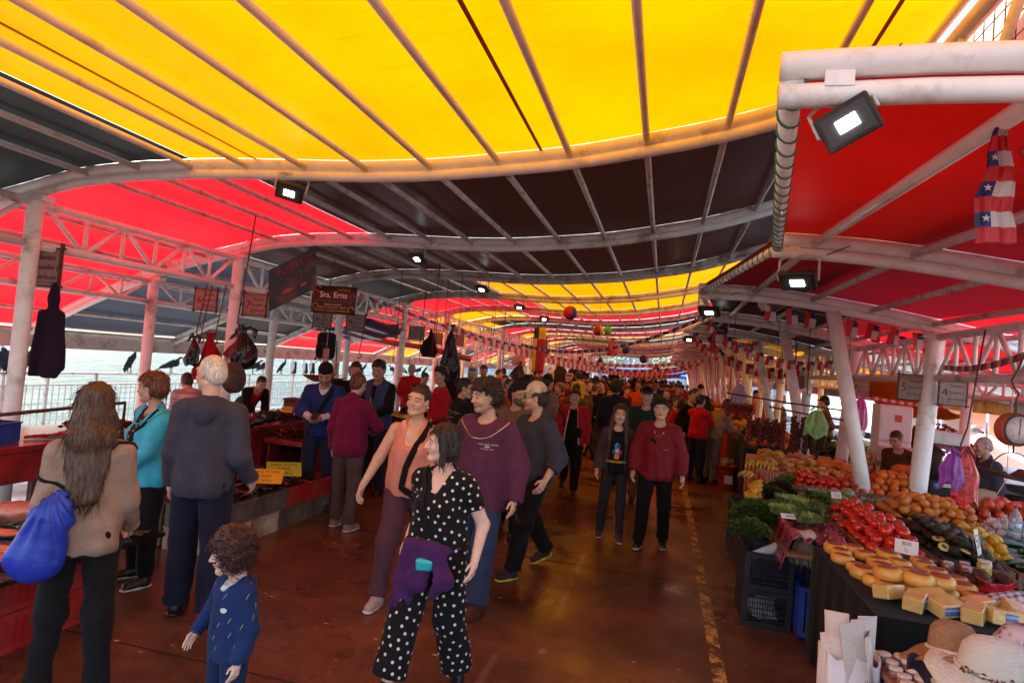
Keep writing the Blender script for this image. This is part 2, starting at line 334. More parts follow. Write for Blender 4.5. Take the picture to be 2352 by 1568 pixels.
# trusses between columns (top and bottom chords, N bracing)
def truss(X, zt, zb, Y0, Y1, n=6, r=.035):
    g = G(); g.tube([(X, Y0, zt), (X, Y1, zt)], r*1.25, 8); g.tube([(X, Y0, zb), (X, Y1, zb)], r*1.25, 8)
    L_ = Y1-Y0
    for k in range(n):
        a, b = Y0+L_*k/n, Y0+L_*(k+1)/n
        if k: g.tube([(X, a, zb), (X, a, zt)], r*.62, 6)
        if k % 2: g.tube([(X, a, zb), (X, b, zt)], r*.7, 6)
        else: g.tube([(X, a, zt), (X, b, zb)], r*.7, 6)
    g.build('truss', white, hall)
for i in range(1, len(FY)-1):
    truss(-6, 3.06, 2.66, FY[i]+.1, FY[i+1]-.1, 6); truss(2.85, 2.60, 2.16, FY[i]+.1, FY[i+1]-.1, 7)
    truss(-7.4, 2.66, 2.36, FY[i]+.09, FY[i+1]-.09, 6, .03); truss(4.4, 2.30, 2.02, FY[i]+.09, FY[i+1]-.09, 6, .03)
    if i < 5: truss(1.5, 4.02, 3.05, FY[i]+.05, FY[i+1]-.05, 4, .04)
# edge tube of the right canopy, wound with green wire
g = G()
for i in range(2, len(FY)-1):
    g.tube([(EX(i)+.03, FY[i], 2.95+rdz(FY[i])), (EX(i+1)+.03, FY[i+1], 2.95+rdz(FY[i+1]))], .03, 10)
g.build('edge_tube', white, hall)
g = G()
for i in (2, 3):
    a = Vector((EX(i)+.03, FY[i], 2.95+rdz(FY[i]))); b = Vector((EX(i+1)+.03, FY[i+1], 2.95+rdz(FY[i+1])))
    g.tube([a.lerp(b, t/220)+Vector((.034*math.cos(t*.55), 0, .034*math.sin(t*.55))) for t in range(221)], .004, 4)
g.build('binding_wire', mat('green_wire', (.05, .22, .12), .5), hall)
# purlins
plm = [-7.2-.6*k for k in range(4)][::-1]+[-6.55]+[-5.39+.57*k for k in range(13)]
np_ = 0
stuffg = G()
for i in range(len(FY)-1):
    if not i: continue
    for x in plm+[] if i < 2 else plm+['r%.2f' % (.95+.62*k) for k in range(8)]:
        if isinstance(x, str): xx = float(x[1:]); z = zr(xx)+.06+rdz(FY[i]); z1 = zr(xx)+.06+rdz(FY[i+1])
        else: xx = x; z = z1 = zl(xx)+.065
        Y0, Y1 = FY[i], FY[i+1]
        near = FY[i] > 0 and np_ < 96 and FY[i] < 11
        g = G() if near else stuffg
        g.tube([(xx, Y0+.02, z), (xx, Y1-.02, z1)], .027 if not isinstance(x, str) else .03, 8 if near else 5)
        if near: g.build('purlin', steel_grey if FY[i] > 4.5 else mat('bounce_lit_purlin', (.86, .80, .80), .4, var=.05, dirt=(.5, .4, .36), dscale=5, damt=.2), hall); np_ += 1  # near bay in pale pink: floor bounce light painted into the purlin colour
o = stuffg.build('purlins', steel_grey, hall); o['kind'] = 'stuff'
# membranes
MY = membrane('yellow_tarpaulin', (.33, .112, .0), .0); MR = membrane('red_tarpaulin', (.27, .004, .007), .0)
MK = membrane('black_tarpaulin', (.007, .002, .0015), .5, .32, (.010, .004, .003), .05); MG = membrane('dark_green_tarpaulin', (.006, .0065, .006), .5, .4, (.009, .009, .009), .05); MW = membrane('grey_tarpaulin', (.25, .24, .22), .4, .4)
MB = membrane('slate_tarpaulin', (.011, .013, .02), .5, .4, (.017, .018, .023), .06)
Yc, Rc, Kc, Gc, Wc, Bc = MY, MR, MK, MG, MW, MB
main = {0: [(-9.6, -7.4, Rc), (-7.4, -4.25, Gc), (-4.25, 1.5, Yc)], 1: [(-9.6, -3.98, Rc), (-3.98, 1.5, Kc)], 2: [(-9.6, -6.3, Bc), (-6.3, 1.5, Kc)],
        3: [(-9.6, -3.7, Gc), (-3.7, 1.5, Yc)], 4: [(-9.6, -3.3, Rc), (-3.3, 1.5, Yc)], 5: [(-9.6, -7, Rc), (-7, -4.3, Yc), (-4.3, 1.5, Rc)],
        6: [(-9.6, -6, Yc), (-6, 1.5, Kc)], 7: [(-9.6, -4, Rc), (-4, 1.5, Rc)], 8: [(-9.6, -6.5, Gc), (-6.5, 1.5, Yc)]}
seq = [[(-9.6, -5, Rc), (-5, 1.5, Kc)], [(-9.6, -4, Yc), (-4, 1.5, Yc)], [(-9.6, -5, Kc), (-5, 1.5, Rc)], [(-9.6, -5, Rc), (-5, 1.5, Kc)], [(-9.6, -6, Yc), (-6, 1.5, Rc)]]
right = {0: [(.25, 3.0, Rc)], 1: [(.25, 3.5, Rc)], 2: [(.25, 2.3, Kc), (2.3, 6.4, Rc)], 3: [(.25, 3.4, Kc), (3.4, 6.4, Wc)], 4: [(.25, 1.6, Kc), (1.6, 6.4, Yc)], 5: [(.25, 6.4, Yc)]}
rseq = [[(.25, 6.4, Yc)], [(.25, 6.4, Rc)], [(.25, 6.4, Kc)], [(.25, 6.4, Rc)]]
def panel(x0, x1, Y0, Y1, XS, ZS, m, dz, e0=None, e1=None, d0=0, d1=0):
    n = max(4, int((x1-x0)/.19)); xs = np.linspace(x0, x1, n+1); zs = np.interp(xs, XS, ZS)
    g = G()
    def fn(u, v):
        t = u*n; a = int(min(t, n-1)); x = xs[a]+(xs[a+1]-xs[a])*(t-a); z = zs[a]+(zs[a+1]-zs[a])*(t-a)
        
        if e0 is not None: q = e0+(e1-e0)*v; x = q+(x-x0)*(x1-q)/(x1-x0); z = zr(x)+d0+(d1-d0)*v
        return (x, Y0+(Y1-Y0)*v, z+dz-.012*math.sin(PI*v)*abs(math.sin(PI*(x+5.39)/.57)))
    g.grid(fn, n, 6); return g.build('canopy_panel', m, hall)
for i in range(1, len(FY)-1):
    k = i-2
    mm = main.get(k) if k >= 0 else [(-9.6, -6, Rc), (-6, 1.5, Yc)]
    rr = right.get(k) if k >= 0 else [(.25, 6.4, Rc)]
    if k >= 9: mm = seq[(k-9) % 5]
    if k >= 6: rr = rseq[(k-6) % 4]
    gap = .045
    for (a, b, m) in mm: panel(a, b-.004, FY[i]+gap, FY[i+1]-gap, LX, LZ, m, .125)
    for (a, b, m) in (rr if i > 1 else []): panel(a, b-.004, FY[i]+gap, FY[i+1]-gap, RX, RZ, m, .12, EX(i)+.05 if a < .3 else a, EX(i+1)+.05 if a < .3 else a, rdz(FY[i]), rdz(FY[i+1]))
# orange seam straps under the first yellow bay
for x in (-3.55, -1.05, 1.1):
    for Y0 in (FY[1], FY[2]):
        g = G(); g.raw([(x-.014, Y0+.06, zl(x)+.108), (x+.014, Y0+.06, zl(x)+.108), (x+.014, Y0+2.94, zl(x)+.105), (x-.014, Y0+2.94, zl(x)+.105)], [(0, 3, 2, 1)])
        g.build('seam_strap', mat('orange_strap', (.35, .09, .01), .6), hall)
# mesh and tarp in the gap over the right edge of the roof, near the camera
g = G()
for k in range(90): g.tube([(1.62, -1+.12*k, 3.0), (1.62, -1+.12*k, 4.15)], .004, 4)
for k in range(10): g.tube([(1.62, -1, 3.05+.11*k), (1.62, 9.8, 3.05+.11*k)], .004, 4)
g.build('wire_mesh', mat('rusty_mesh', (.12, .07, .05), .7), hall)
g = G(); g.sheet(lambda u, v: (1.72+.03*math.sin(u*40), -1.5+7*u, 3.0+1.3*v+.05*math.sin(u*23)), 40, 2, .004); g.build('side_tarp', membrane('salmon_tarpaulin', (.95, .50, .33), .35), hall)
# eave fascias
for (X, zt, nm) in ((-9.62, 1.82, 'fascia'), (6.42, 2.04, 'fascia')):
    for i in range(1 if X < 0 else 4, len(FY)-1):
        g = G(); g.box((X, (FY[i]+FY[i+1])/2, zt-.15), (.05, 2.994, .30), b=.006); g.tube([(X+(.08 if X < 0 else -.08), FY[i]+.03, zt-.02), (X+(.08 if X < 0 else -.08), FY[i+1]-.03, zt-.02)], .03, 6)
        g.build(nm, mat('fascia_paint', (.50, .45, .42), .6, var=.1, dirt=(.25, .15, .10), dscale=3, damt=.5), hall)
# ================================================================ implicit surfaces (bodies, clothes, hair, bags)
class SDF:
    def __init__(s): s.P = []
    def add(s, fn, lo, hi, k=.03, op='u'): s.P.append((fn, np.minimum(lo, hi), np.maximum(lo, hi), k, op)); return s
    def cone(s, a, b, ra, rb, k=.03, op='u', fl=None):
        """round cone a->b; fl=(axis vector, factor) squashes it along that axis about the segment"""
        a = np.array(a, float); b = np.array(b, float); r = max(ra, rb)
        if fl is None:
            def fn(X):
                ba = b-a; l2 = max(ba @ ba, 1e-9); h = np.clip(((X-a) @ ba)/l2, 0, 1); d = X-a-h[..., None]*ba
                return np.sqrt((d*d).sum(-1))-(ra+(rb-ra)*h)
        else:
            ax = np.array(fl[0], float); ax /= np.linalg.norm(ax); q = 1/fl[1]-1
            def fn(X):
                ba = b-a; l2 = max(ba @ ba, 1e-9); h = np.clip(((X-a) @ ba)/l2, 0, 1); d = X-a-h[..., None]*ba
                e = d @ ax; d2 = (d*d).sum(-1); rr = np.sqrt(d2+e*e*((1+q)**2-1)); R0 = (ra+(rb-ra)*h)
                g = np.sqrt(np.maximum(d2+e*e*((1+q)**4-1), 1e-12))
                return rr*(rr-R0)/np.maximum(g, 1e-6)
        return s.add(fn, np.minimum(a, b)-r*1.02, np.maximum(a, b)+r*1.02, k, op)
    def ell(s, c, rad, Rm=None, k=.03, op='u'):
        c = np.array(c, float); rad = np.array(rad, float)
        def fn(X):
            p = X-c
            if Rm is not None: p = p @ Rm
            k0 = np.sqrt(((p/rad)**2).sum(-1)); k1 = np.sqrt(((p/rad**2)**2).sum(-1)); return k0*(k0-1)/np.maximum(k1, 1e-6)
        m = rad.max()
        return s.add(fn, c-m, c+m, k, op)
    def box(s, c, h, Rm=None, r=.01, k=.01, op='u'):
        c = np.array(c, float); h = np.array(h, float)
        def fn(X):
            p = X-c
            if Rm is not None: p = p @ Rm
            q = np.abs(p)-(h-r); return np.sqrt((np.maximum(q, 0)**2).sum(-1))+np.minimum(q.max(-1), 0)-r
        m = np.linalg.norm(h)
        return s.add(fn, c-m, c+m, k, op)
    def half(s, p, n, op='s', k=.004, lo=None, hi=None):
        """remove the side n points to"""
        p = np.array(p, float); n = np.array(n, float); n /= np.linalg.norm(n)
        lo = np.full(3, -9.) if lo is None else np.array(lo, float); hi = np.full(3, 9.) if hi is None else np.array(hi, float)
        return s.add(lambda X: -((X-p) @ n), lo, hi, k, op)
    def ev(s, X):
        X = np.asarray(X, float); F = np.full(X.shape[:-1], 1.)
        for fn, lo, hi, k, op in s.P:
            d = fn(X)
            if op == 'u': h = np.maximum(k-np.abs(F-d), 0)/k; F = np.minimum(F, d)-h*h*k*.25
            else: d = -d; h = np.maximum(k-np.abs(F-d), 0)/k; F = np.maximum(F, d)+h*h*k*.25
        return F
    def mesh(s, res):
        lo = np.min([p[1] for p in s.P if p[4] == 'u'], axis=0)-res*3; hi = np.max([p[2] for p in s.P if p[4] == 'u'], axis=0)+res*3
        n = np.ceil((hi-lo)/res).astype(int)+1
        ax = [lo[i]+res*np.arange(n[i]) for i in range(3)]
        F = np.full(n, .5, np.float32)
        for fn, l, h, k, op in s.P:
            m = k+2.5*res
            a = np.clip(np.floor((l-m-lo)/res).astype(int), 0, n); b = np.clip(np.ceil((h+m-lo)/res).astype(int)+1, 0, n)
            if (b <= a).any(): continue
            X = np.stack(np.meshgrid(ax[0][a[0]:b[0]], ax[1][a[1]:b[1]], ax[2][a[2]:b[2]], indexing='ij'), -1)
            d = fn(X); S = F[a[0]:b[0], a[1]:b[1], a[2]:b[2]]
            if op == 'u': q = np.maximum(k-np.abs(S-d), 0)/k; S[...] = np.minimum(S, d)-q*q*k*.25
            else: d = -d; q = np.maximum(k-np.abs(S-d), 0)/k; S[...] = np.maximum(S, d)+q*q*k*.25
        return nets(F, lo, res)
def limb_cut(S, c, d, r=.075, L_=.16, k=.004):
    """cut a limb flat at c, square to its direction d, only near that limb"""
    c = np.array(c, float); d = np.array(d, float)/np.linalg.norm(d)
    def fn(X):
        q = X-c; h = q @ d; rad = np.sqrt(np.maximum((q*q).sum(-1)-h*h, 0)); return np.maximum(np.maximum(-h, rad-r), h-L_)
    e = c+d*L_; S.add(fn, np.minimum(c, e)-r, np.maximum(c, e)+r, k, 's')
def nets(F, lo, res):
    ins = F < 0; c = ins[:-1, :-1, :-1].astype(np.int8)*0
    for dx in (0, 1):
        for dy in (0, 1):
            for dz in (0, 1): c = c+ins[dx:F.shape[0]-1+dx, dy:F.shape[1]-1+dy, dz:F.shape[2]-1+dz]
    act = (c > 0) & (c < 8); idx = -np.ones(act.shape, np.int64); I = np.argwhere(act); idx[act] = np.arange(len(I))
    acc = np.zeros((len(I), 3)); cnt = np.zeros(len(I))
    cor = [(a, b, d) for a in (0, 1) for b in (0, 1) for d in (0, 1)]
    for p in range(8):
        for q in range(p+1, 8):
            A, B = np.array(cor[p]), np.array(cor[q])
            if np.abs(A-B).sum() != 1: continue
            fa = F[tuple((I+A).T)]; fb = F[tuple((I+B).T)]; m = (fa < 0) != (fb < 0)
            t = np.where(m, fa/np.where(m, fa-fb, 1), 0); pt = A+(B-A)*t[:, None]
            acc += np.where(m[:, None], pt, 0); cnt += m
    V = lo+res*(I+acc/np.maximum(cnt, 1)[:, None])
    Q = []
    for a in range(3):
        b, d = (a+1) % 3, (a+2) % 3
        s0 = [slice(None)]*3; s1 = [slice(None)]*3; s0[a] = slice(0, -1); s1[a] = slice(1, None)
        for k in (b, d): s0[k] = slice(1, -1); s1[k] = slice(1, -1)
        i0, i1 = ins[tuple(s0)], ins[tuple(s1)]
        for sg, m in ((0, i0 & ~i1), (1, ~i0 & i1)):
            E = np.argwhere(m)
            if not len(E): continue
            E[:, b] += 1; E[:, d] += 1
            eb = np.zeros(3, int); eb[b] = 1; ed = np.zeros(3, int); ed[d] = 1
            q = [idx[tuple((E-o).T)] for o in (eb+ed, ed, 0*eb, eb)]
            q = np.stack(q, 1); Q.append(q if sg == 0 else q[:, ::-1])
    Q = np.concatenate(Q) if Q else np.zeros((0, 4), int)
    Q = Q[(Q >= 0).all(1)]
    return V, Q
def normals(V, Q):
    Nn = np.zeros_like(V); a = V[Q[:, 2]]-V[Q[:, 0]]; b = V[Q[:, 3]]-V[Q[:, 1]]; n = np.cross(a, b)
    for i in range(4): np.add.at(Nn, Q[:, i], n)
    return Nn/np.maximum(np.linalg.norm(Nn, axis=1), 1e-9)[:, None]
def wob(V, seed, f, amp, st=(1, 1, 1)):
    """cheap smooth noise: sum of random sines"""
    r = np.random.RandomState(seed); o = np.zeros(len(V)); W = V*np.array(st)
    for i in range(7):
        d = r.normal(size=3); d /= np.linalg.norm(d); ff = f*(.6+1.3*r.rand()); o += np.sin(W @ d*ff+r.rand()*6.28+1.3*np.sin(W @ r.normal(size=3)*f*.35))
    return o/7*2*amp
def npobj(name, V, Q, mats, parent=None, color=None, mi=None, g=None, smooth=True):
    """object from numpy verts/quads, optionally with a G joined in"""
    v = V.tolist(); f = Q.tolist(); m = list(mi) if mi is not None else [0]*len(f); sm = [smooth]*len(f)
    if g is not None: o = len(v); v += g.v; f += [[i+o for i in q] for q in g.f]; m += g.m; sm += g.sm
    me = bpy.data.meshes.new(name); me.from_pydata(v, [], f)
    for mm in (mats if isinstance(mats, (list, tuple)) else [mats]): me.materials.append(mm)
    me.polygons.foreach_set('material_index', m); me.polygons.foreach_set('use_smooth', sm)
    if color is not None:
        ca = me.color_attributes.new('Col', 'FLOAT_COLOR', 'POINT'); cc = np.ones((len(v), 4), np.float32); cc[:len(color), :3] = color; ca.data.foreach_set('color', cc.ravel())
    me.update(); o = bpy.data.objects.new(name, me); COL.objects.link(o)
    if parent: o.parent = parent
    return o
# ================================================================ people
def rotm(ax, a):
    c, s = math.cos(a), math.sin(a)
    if ax == 'x': return np.array([[1, 0, 0], [0, c, -s], [0, s, c]])
    if ax == 'y': return np.array([[c, 0, s], [0, 1, 0], [-s, 0, c]])
    return np.array([[c, -s, 0], [s, c, 0], [0, 0, 1]])
SKIN = {}
def skin(tone):
    k = 'skin_%02d' % tone
    cols = [(.60, .37, .27), (.52, .30, .21), (.42, .23, .155), (.66, .43, .34)]
    return mat(k, cols[tone], .48, var=.06, vs=30, vcol='Col', bump=.04, bs=120, sub=.08)
def cloth(name, col, rough=.85, var=.12, bs=60, bump=.25, vs=12, sheen=.05, **kw): return mat(name, col, rough, var=var, vs=vs, bump=bump, bs=bs, sheen=sheen, spec=.12, **kw)
HAIRM = {'black': (.012, .009, .008), 'dark': (.03, .018, .012), 'brown': (.075, .035, .018), 'auburn': (.14, .045, .02), 'grey': (.33, .32, .31), 'white': (.62, .60, .56), 'redb': (.06, .016, .012), 'golden': (.16, .085, .035)}
def hairm(c, curly=0):
    b = HAIRM[c]; return mat('hair_'+c+('_curly' if curly else ''), b, .45, var=.45, vs=14, stretch=(9, 9, .8) if not curly else (5, 5, 5), bump=.7, bs=12 if not curly else 20, spec=.45)
def ik(S, T_, l1, l2, hint):
    S = np.array(S, float); T_ = np.array(T_, float); d = T_-S; L_ = np.linalg.norm(d); L2 = min(L_, (l1+l2)*.999); d /= L_; T_ = S+d*L2
    a = (l1*l1-l2*l2+L2*L2)/(2*L2); h = math.sqrt(max(l1*l1-a*a, 0)); hv = np.array(hint, float); hv = hv-d*(hv @ d); hv /= max(np.linalg.norm(hv), 1e-6)
    return S+d*a+hv*h, T_
class Person:
    """front is -Y, the person's left is +X; joint positions for a height of 1.75 m, scaled at the end"""
    def __init__(s, H=1.75, fat=1., fem=0, lean=0, legs=((0, 0, 2), (0, 0, 2)), arms=(None, None), head=(0, 0, 0), hs=1., shw=1., twist=0, sex=0, feet=(0, 0)):
        s.H, s.fat, s.fem, s.hs, s.shw = H, fat, fem, hs, shw; s.sc = H/1.75
        Rt = rotm('z', R(twist)) @ rotm('x', R(lean)); s.Rt = Rt; s.hip = np.array([0, 0, .93])
        J = s.J = {}
        low = []
        for sd, (a, b, o), nm in ((1, legs[0], 'L'), (-1, legs[1], 'R')):
            h = np.array([sd*.088*(1+.1*(fat-1)), 0, .91]); o_ = R(o)*sd
            d1 = rotm('y', -o_*1.) @ (rotm('x', -R(a)) @ np.array([0, 0, -1.])); d2 = rotm('y', -o_*.8) @ (rotm('x', -R(a-b)) @ np.array([0, 0, -1.]))
            J['hip'+nm] = h; J['knee'+nm] = h+d1*.425; J['ank'+nm] = J['knee'+nm]+d2*.405
            ft = R(feet[0 if sd > 0 else 1]); tp = R(max(0, b-a)*.5) if (a-b) < -8 else (R(-12) if a > 22 else 0)
            fy = rotm('z', o_*1.5+ft*1.0) @ (rotm('x', tp) @ np.array([0, -1., 0])); J['foot'+nm] = fy
            low.append(min(J['ank'+nm][2]-.085, J['ank'+nm][2]-.07+min(0, fy[2]*.17)))
        dz = -min(low)
        for k in J:
            if not k.startswith('foot'): J[k] = J[k]+np.array([0, 0, dz])
        s.hip = s.hip+np.array([0, 0, dz]); s.t = lambda x, y, z: s.hip+Rt @ np.array([x, y, z])
        J['neck'] = s.t(0, .015, .535); J['chest'] = s.t(0, 0, .36); J['belly'] = s.t(0, 0, .15)
        Rh = rotm('z', R(head[0])) @ rotm('x', R(head[1])) @ rotm('y', R(head[2])); s.Rh = Rh
        J['headc'] = J['neck']+Rt @ np.array([0, -.01, .045])+Rh @ np.array([0, -.028, .125*hs])
        for sd, arm, nm in ((1, arms[0], 'L'), (-1, arms[1], 'R')):
            S_ = s.t(sd*(.168 if fem else .178)*shw, .01, .455); J['sh'+nm] = S_
            if arm is None: arm = ((sd*(.215+.04*(fat-1)), -.05, -.06), (sd*.05, 1, 0))
            tgt, hint = arm[0], arm[1] if len(arm) > 1 and arm[1] is not None else (sd*.3, .8, -.3)
            Tg = s.hip+rotm('z', R(twist)) @ np.array(tgt, float)
            J['el'+nm], J['wr'+nm] = ik(S_, Tg, .285, .25, rotm('z', R(twist)) @ np.array(hint, float))
            J['hd'+nm] = arm[2] if len(arm) > 2 else None; J['curl'+nm] = arm[3] if len(arm) > 3 else .35
    def torso(s, S, th=0, k=.05, lo=-.12, hi=.5, waist=1.):
        f = s.fat; t = s.t; Rt = s.Rt; fx = Rt @ np.array([0, 1, 0])
        w = .005*(f-1)
        S.ell(t(0, .01, .035), (.158*f**.6+th, .112*f**.6+th, .125+th), Rt, k)
        S.ell(t(0, -.012*(f-1)*4, .16), ((.132 if s.fem else .142)*f*waist+th, .098*f**1.3+th, .17), Rt, k)
        S.ell(t(0, 0, .33), (.150*f**.5*(.92 if s.fem else 1)+th, .112*f**.5+th, .19+th*.5), Rt, k)
        a, b = t(-.135*s.shw, .012, .445), t(.135*s.shw, .012, .445); S.cone(a, b, .058*f**.3+th, .058*f**.3+th, k)
        S.cone(t(-.1*s.shw, .015, .47), t(-.02, .02, .53), .04+th, .045+th*.6, .04); S.cone(t(.1*s.shw, .015, .47), t(.02, .02, .53), .04+th, .045+th*.6, .04)
        if s.fem:
            for q in (-1, 1): S.ell(t(q*.066, -.085*f**.5, .30), (.062*f**.5+th, .055*f**.5+th*.8, .06*f**.5+th), Rt, .035)
        for q in (-1, 1): S.ell(t(q*.07, .06, .0), (.082+th, .078*f**.4+th*.7, .095+th), Rt, k)
        return S
    def arms_(s, S, th=0, up=1., lo=1., k=.025, f0=0, which='LR', loose=0, bareup=0):
        J = s.J; f = s.fat**.55*(.9 if s.fem else 1)
        for nm in which:
            sh, el, wr = J['sh'+nm], J['el'+nm], J['wr'+nm]
            if not bareup: S.cone(sh, sh+(el-sh)*up, .056*f+th, .043*f+th+loose*up, k)
            if lo > 0:
                e2 = el+(wr-el)*lo; S.cone(el, e2, .043*f+th+loose, .040*f*(1-lo)+.027*lo+th*.8+loose*.6, .02)
        return S
    def hand(s, S, nm, res):
        J = s.J; wr, el = J['wr'+nm], J['el'+nm]; sd = 1 if nm == 'L' else -1
        d = (wr-el)/np.linalg.norm(wr-el)
        if J['hd'+nm] is not None: d = np.array(J['hd'+nm], float); d /= np.linalg.norm(d)
        # palm normal: towards the body by default
        inw = np.array([-sd, -.15, 0.]) if abs(d[2]) > .6 else np.array([-sd*.3, 0, -1.]); inw = inw-d*(inw @ d); inw /= np.linalg.norm(inw); side = np.cross(d, inw)*sd
        # side points towards the little finger; thumb on -side
        if side[1] < 0 and abs(d[2]) > .6: side = -side
        if abs(d[2]) <= .6:
            if side @ np.array([sd, 0, 0]) < 0: side = -side
        z = s.fem and .92 or 1.; P = lambda a, b, c: wr+(d*a+side*b+inw*c)*z
        S.cone(wr-d*.03, P(.03, 0, 0), .026*z, .027*z, .01); S.box(P(.055, 0, 0), np.array([.036, .038, .014])*z, np.stack([d, side, inw], 1), .012, .012)
        cu = J['curl'+nm]
        for i, (b, l) in enumerate(((-.029, .068), (-.010, .076), (.010, .072), (.028, .056))):
            c1, c2 = cu*(.8+.12*i), cu*(1.9+.2*i)
            p0 = P(.082-abs(i-1.2)*.003, b, 0); v1 = d*math.cos(c1)+inw*math.sin(c1)+side*(i-1.5)*.06; v2 = d*math.cos(c2)+inw*math.sin(c2)
            p1 = p0+v1*l*.52*z; p2 = p1+v2*l*.5*z; S.cone(p0, p1, .0092*z, .0085*z, .006); S.cone(p1, p2, .0085*z, .0068*z, .003)
        p0 = P(.02, -.028, .006); p1 = P(.052, -.052, .016+.01*cu); p2 = P(.082, -.056+.02*cu, .022+.03*cu); S.cone(p0, p1, .0135*z, .010*z, .010); S.cone(p1, p2, .010*z, .0078*z, .004)
        return S
    def headsdf(s, S, chub=0, mouth=0):
        c = s.J['headc']; Rh = s.Rh; h = s.hs; p = lambda x, y, z: c+Rh @ (np.array([x, y, z])*h); s.hp = p
        E = lambda ctr, rad, k, op='u': S.ell(p(*ctr), np.array(rad)*h, Rh, k*h, op)
        Cn = lambda a, b, ra, rb, k, op='u': S.cone(p(*a), p(*b), ra*h, rb*h, k*h, op)
        E((0, .014, .036), (.076, .094, .090), .02); E((0, -.018, -.028), (.063+chub*.5, .072, .085), .04)
        for q in (-1, 1):
            Cn((q*.05, .005, -.062), (q*.018, -.068, -.098), .020+chub, .016+chub, .03); E((q*.036, -.062, -.03), (.026+chub, .022, .026), .02)
        E((0, -.078, -.096), (.018, .014, .016), .02)
        Cn((-.045, -.074, .036), (.045, -.074, .036), .013, .013, .02)
        for q in (-1, 1): E((q*.032, -.095, .010), (.017, .014, .012), .014, 's')
        for q in (-1, 1): E((q*.032, -.077, .010), (.019, .0155, .0135), .006)
        for q in (-1, 1): Cn((q*.017, -.088, .0105), (q*.046, -.083, .0105), .0028, .0028, .002, 's')
        Cn((0, -.086, .022), (0, -.111, -.024), .007, .0115, .010)
        for q in (-1, 1): E((q*.011, -.099, -.027), (.0085, .010, .0075), .006)
        Cn((-.020, -.086, -.057), (0, -.0965, -.053), .0045, .0062, .006); Cn((.020, -.086, -.057), (0, -.0965, -.053), .0045, .0062, .006)
        Cn((-.017, -.086, -.066), (.017, -.086, -.066), .0055, .0055, .006); E((0, -.092, -.067), (.012, .006, .006), .006)
        E((0, -.100, -.0605), (.022, .012, .0018+.006*mouth), .002, 's')
        for q in (-1, 1): E((q*.079, .012, -.002), (.009, .019, .031), .008)
        nk = s.J['neck']+s.Rt @ np.array([0, .012, -.03]); S.cone(nk, p(0, .018, -.07), (.058 if not s.fem else .049)*h**.5*s.fat**.3, (.054 if not s.fem else .046)*h, .03)
        return S
    def paint(s, V, hair, beard=0, lips=(.8, .42, .40), scalp=1, teeth=0, tattoo=None):
        q = (V-s.J['headc']) @ s.Rh/s.hs; x, y, z = q.T; C = np.ones((len(V), 3)); hc = np.array(HAIRM[hair])/.35
        near = (np.abs(x) < .12) & (np.abs(y) < .14) & (np.abs(z) < .15)
        def mask(d, r, soft): return np.clip((r-d)/soft, 0, 1)*near
        def blend(m, col): C[:] = C*(1-m[:, None])+np.array(col)*m[:, None]
        # cheeks and nose a little redder
        blend(mask(np.sqrt((np.abs(x)-.04)**2+(z+.03)**2+(y+.07)**2), .03, .03)*.35, (1.05, .8, .75)); blend(mask(np.sqrt(x**2+(z+.025)**2+(y+.11)**2), .02, .02)*.35, (1.05, .8, .75))
        ls = mask(np.sqrt((np.maximum(np.abs(x)-.014, 0)*1.2)**2+((z+.0605)*1.0)**2+(np.minimum(0, -(y+.078)))**2*1.), .0125, .004)*(y < -.07); blend(ls, lips)
        if teeth: blend(mask(np.sqrt((x*.6)**2+(z+.060)**2), .008, .003)*(y < -.07)*(y > -.094), (1.5, 1.9, 2.2))
        bz = .034-.10*np.maximum(np.abs(x)-.035, 0)**1.0*3; br = mask(np.sqrt((z-bz)**2+(np.maximum(np.abs(np.abs(x)-.034)-.016, 0))**2*1.5), .0065, .003)*(y < -.04); blend(br*.85, hc*1.0)
        ey = mask(np.sqrt(((z-.010)*1.25)**2+(np.maximum(np.abs(np.abs(x)-.032)-.012, 0))**2), .0085, .004)*(y < -.05); blend(ey*.45, (.45, .32, .3))
        lash = mask(np.sqrt(((z-.0115)*1.0)**2+(np.maximum(np.abs(np.abs(x)-.032)-.011, 0))**2), .0048, .0022)*(y < -.05); blend(lash*.9, (.10, .07, .06))
        if beard:
            m = np.clip((-.035-z)/.02, 0, 1)*np.clip((-.0-y)/.03, 0, 1)*near; m *= 1-mask(np.sqrt((x)**2+(z+.0605)**2), .016, .006); m = np.where(z < -.125, m*np.clip((z+.15)/.02, 0, 1), m)
            m = np.maximum(m, mask(np.sqrt((np.maximum(np.abs(x)-.02, 0))**2+(z+.043)**2), .009, .004)*(y < -.07)); blend(m*beard, hc*1.2)
        if scalp:
            m = np.clip((z-.055-.25*np.maximum(-y-.02, 0)*.6+np.clip(y+.02, 0, .06)*1.6)/.012, 0, 1)*near; m = np.where(((y > .03) & (z > -.06)) | ((y > -.035) & (z > .012)), np.maximum(m, 1.), m); m *= near*(np.abs(x) < .078); blend(m*.9, hc)
        return C
PCOUNT = [0]
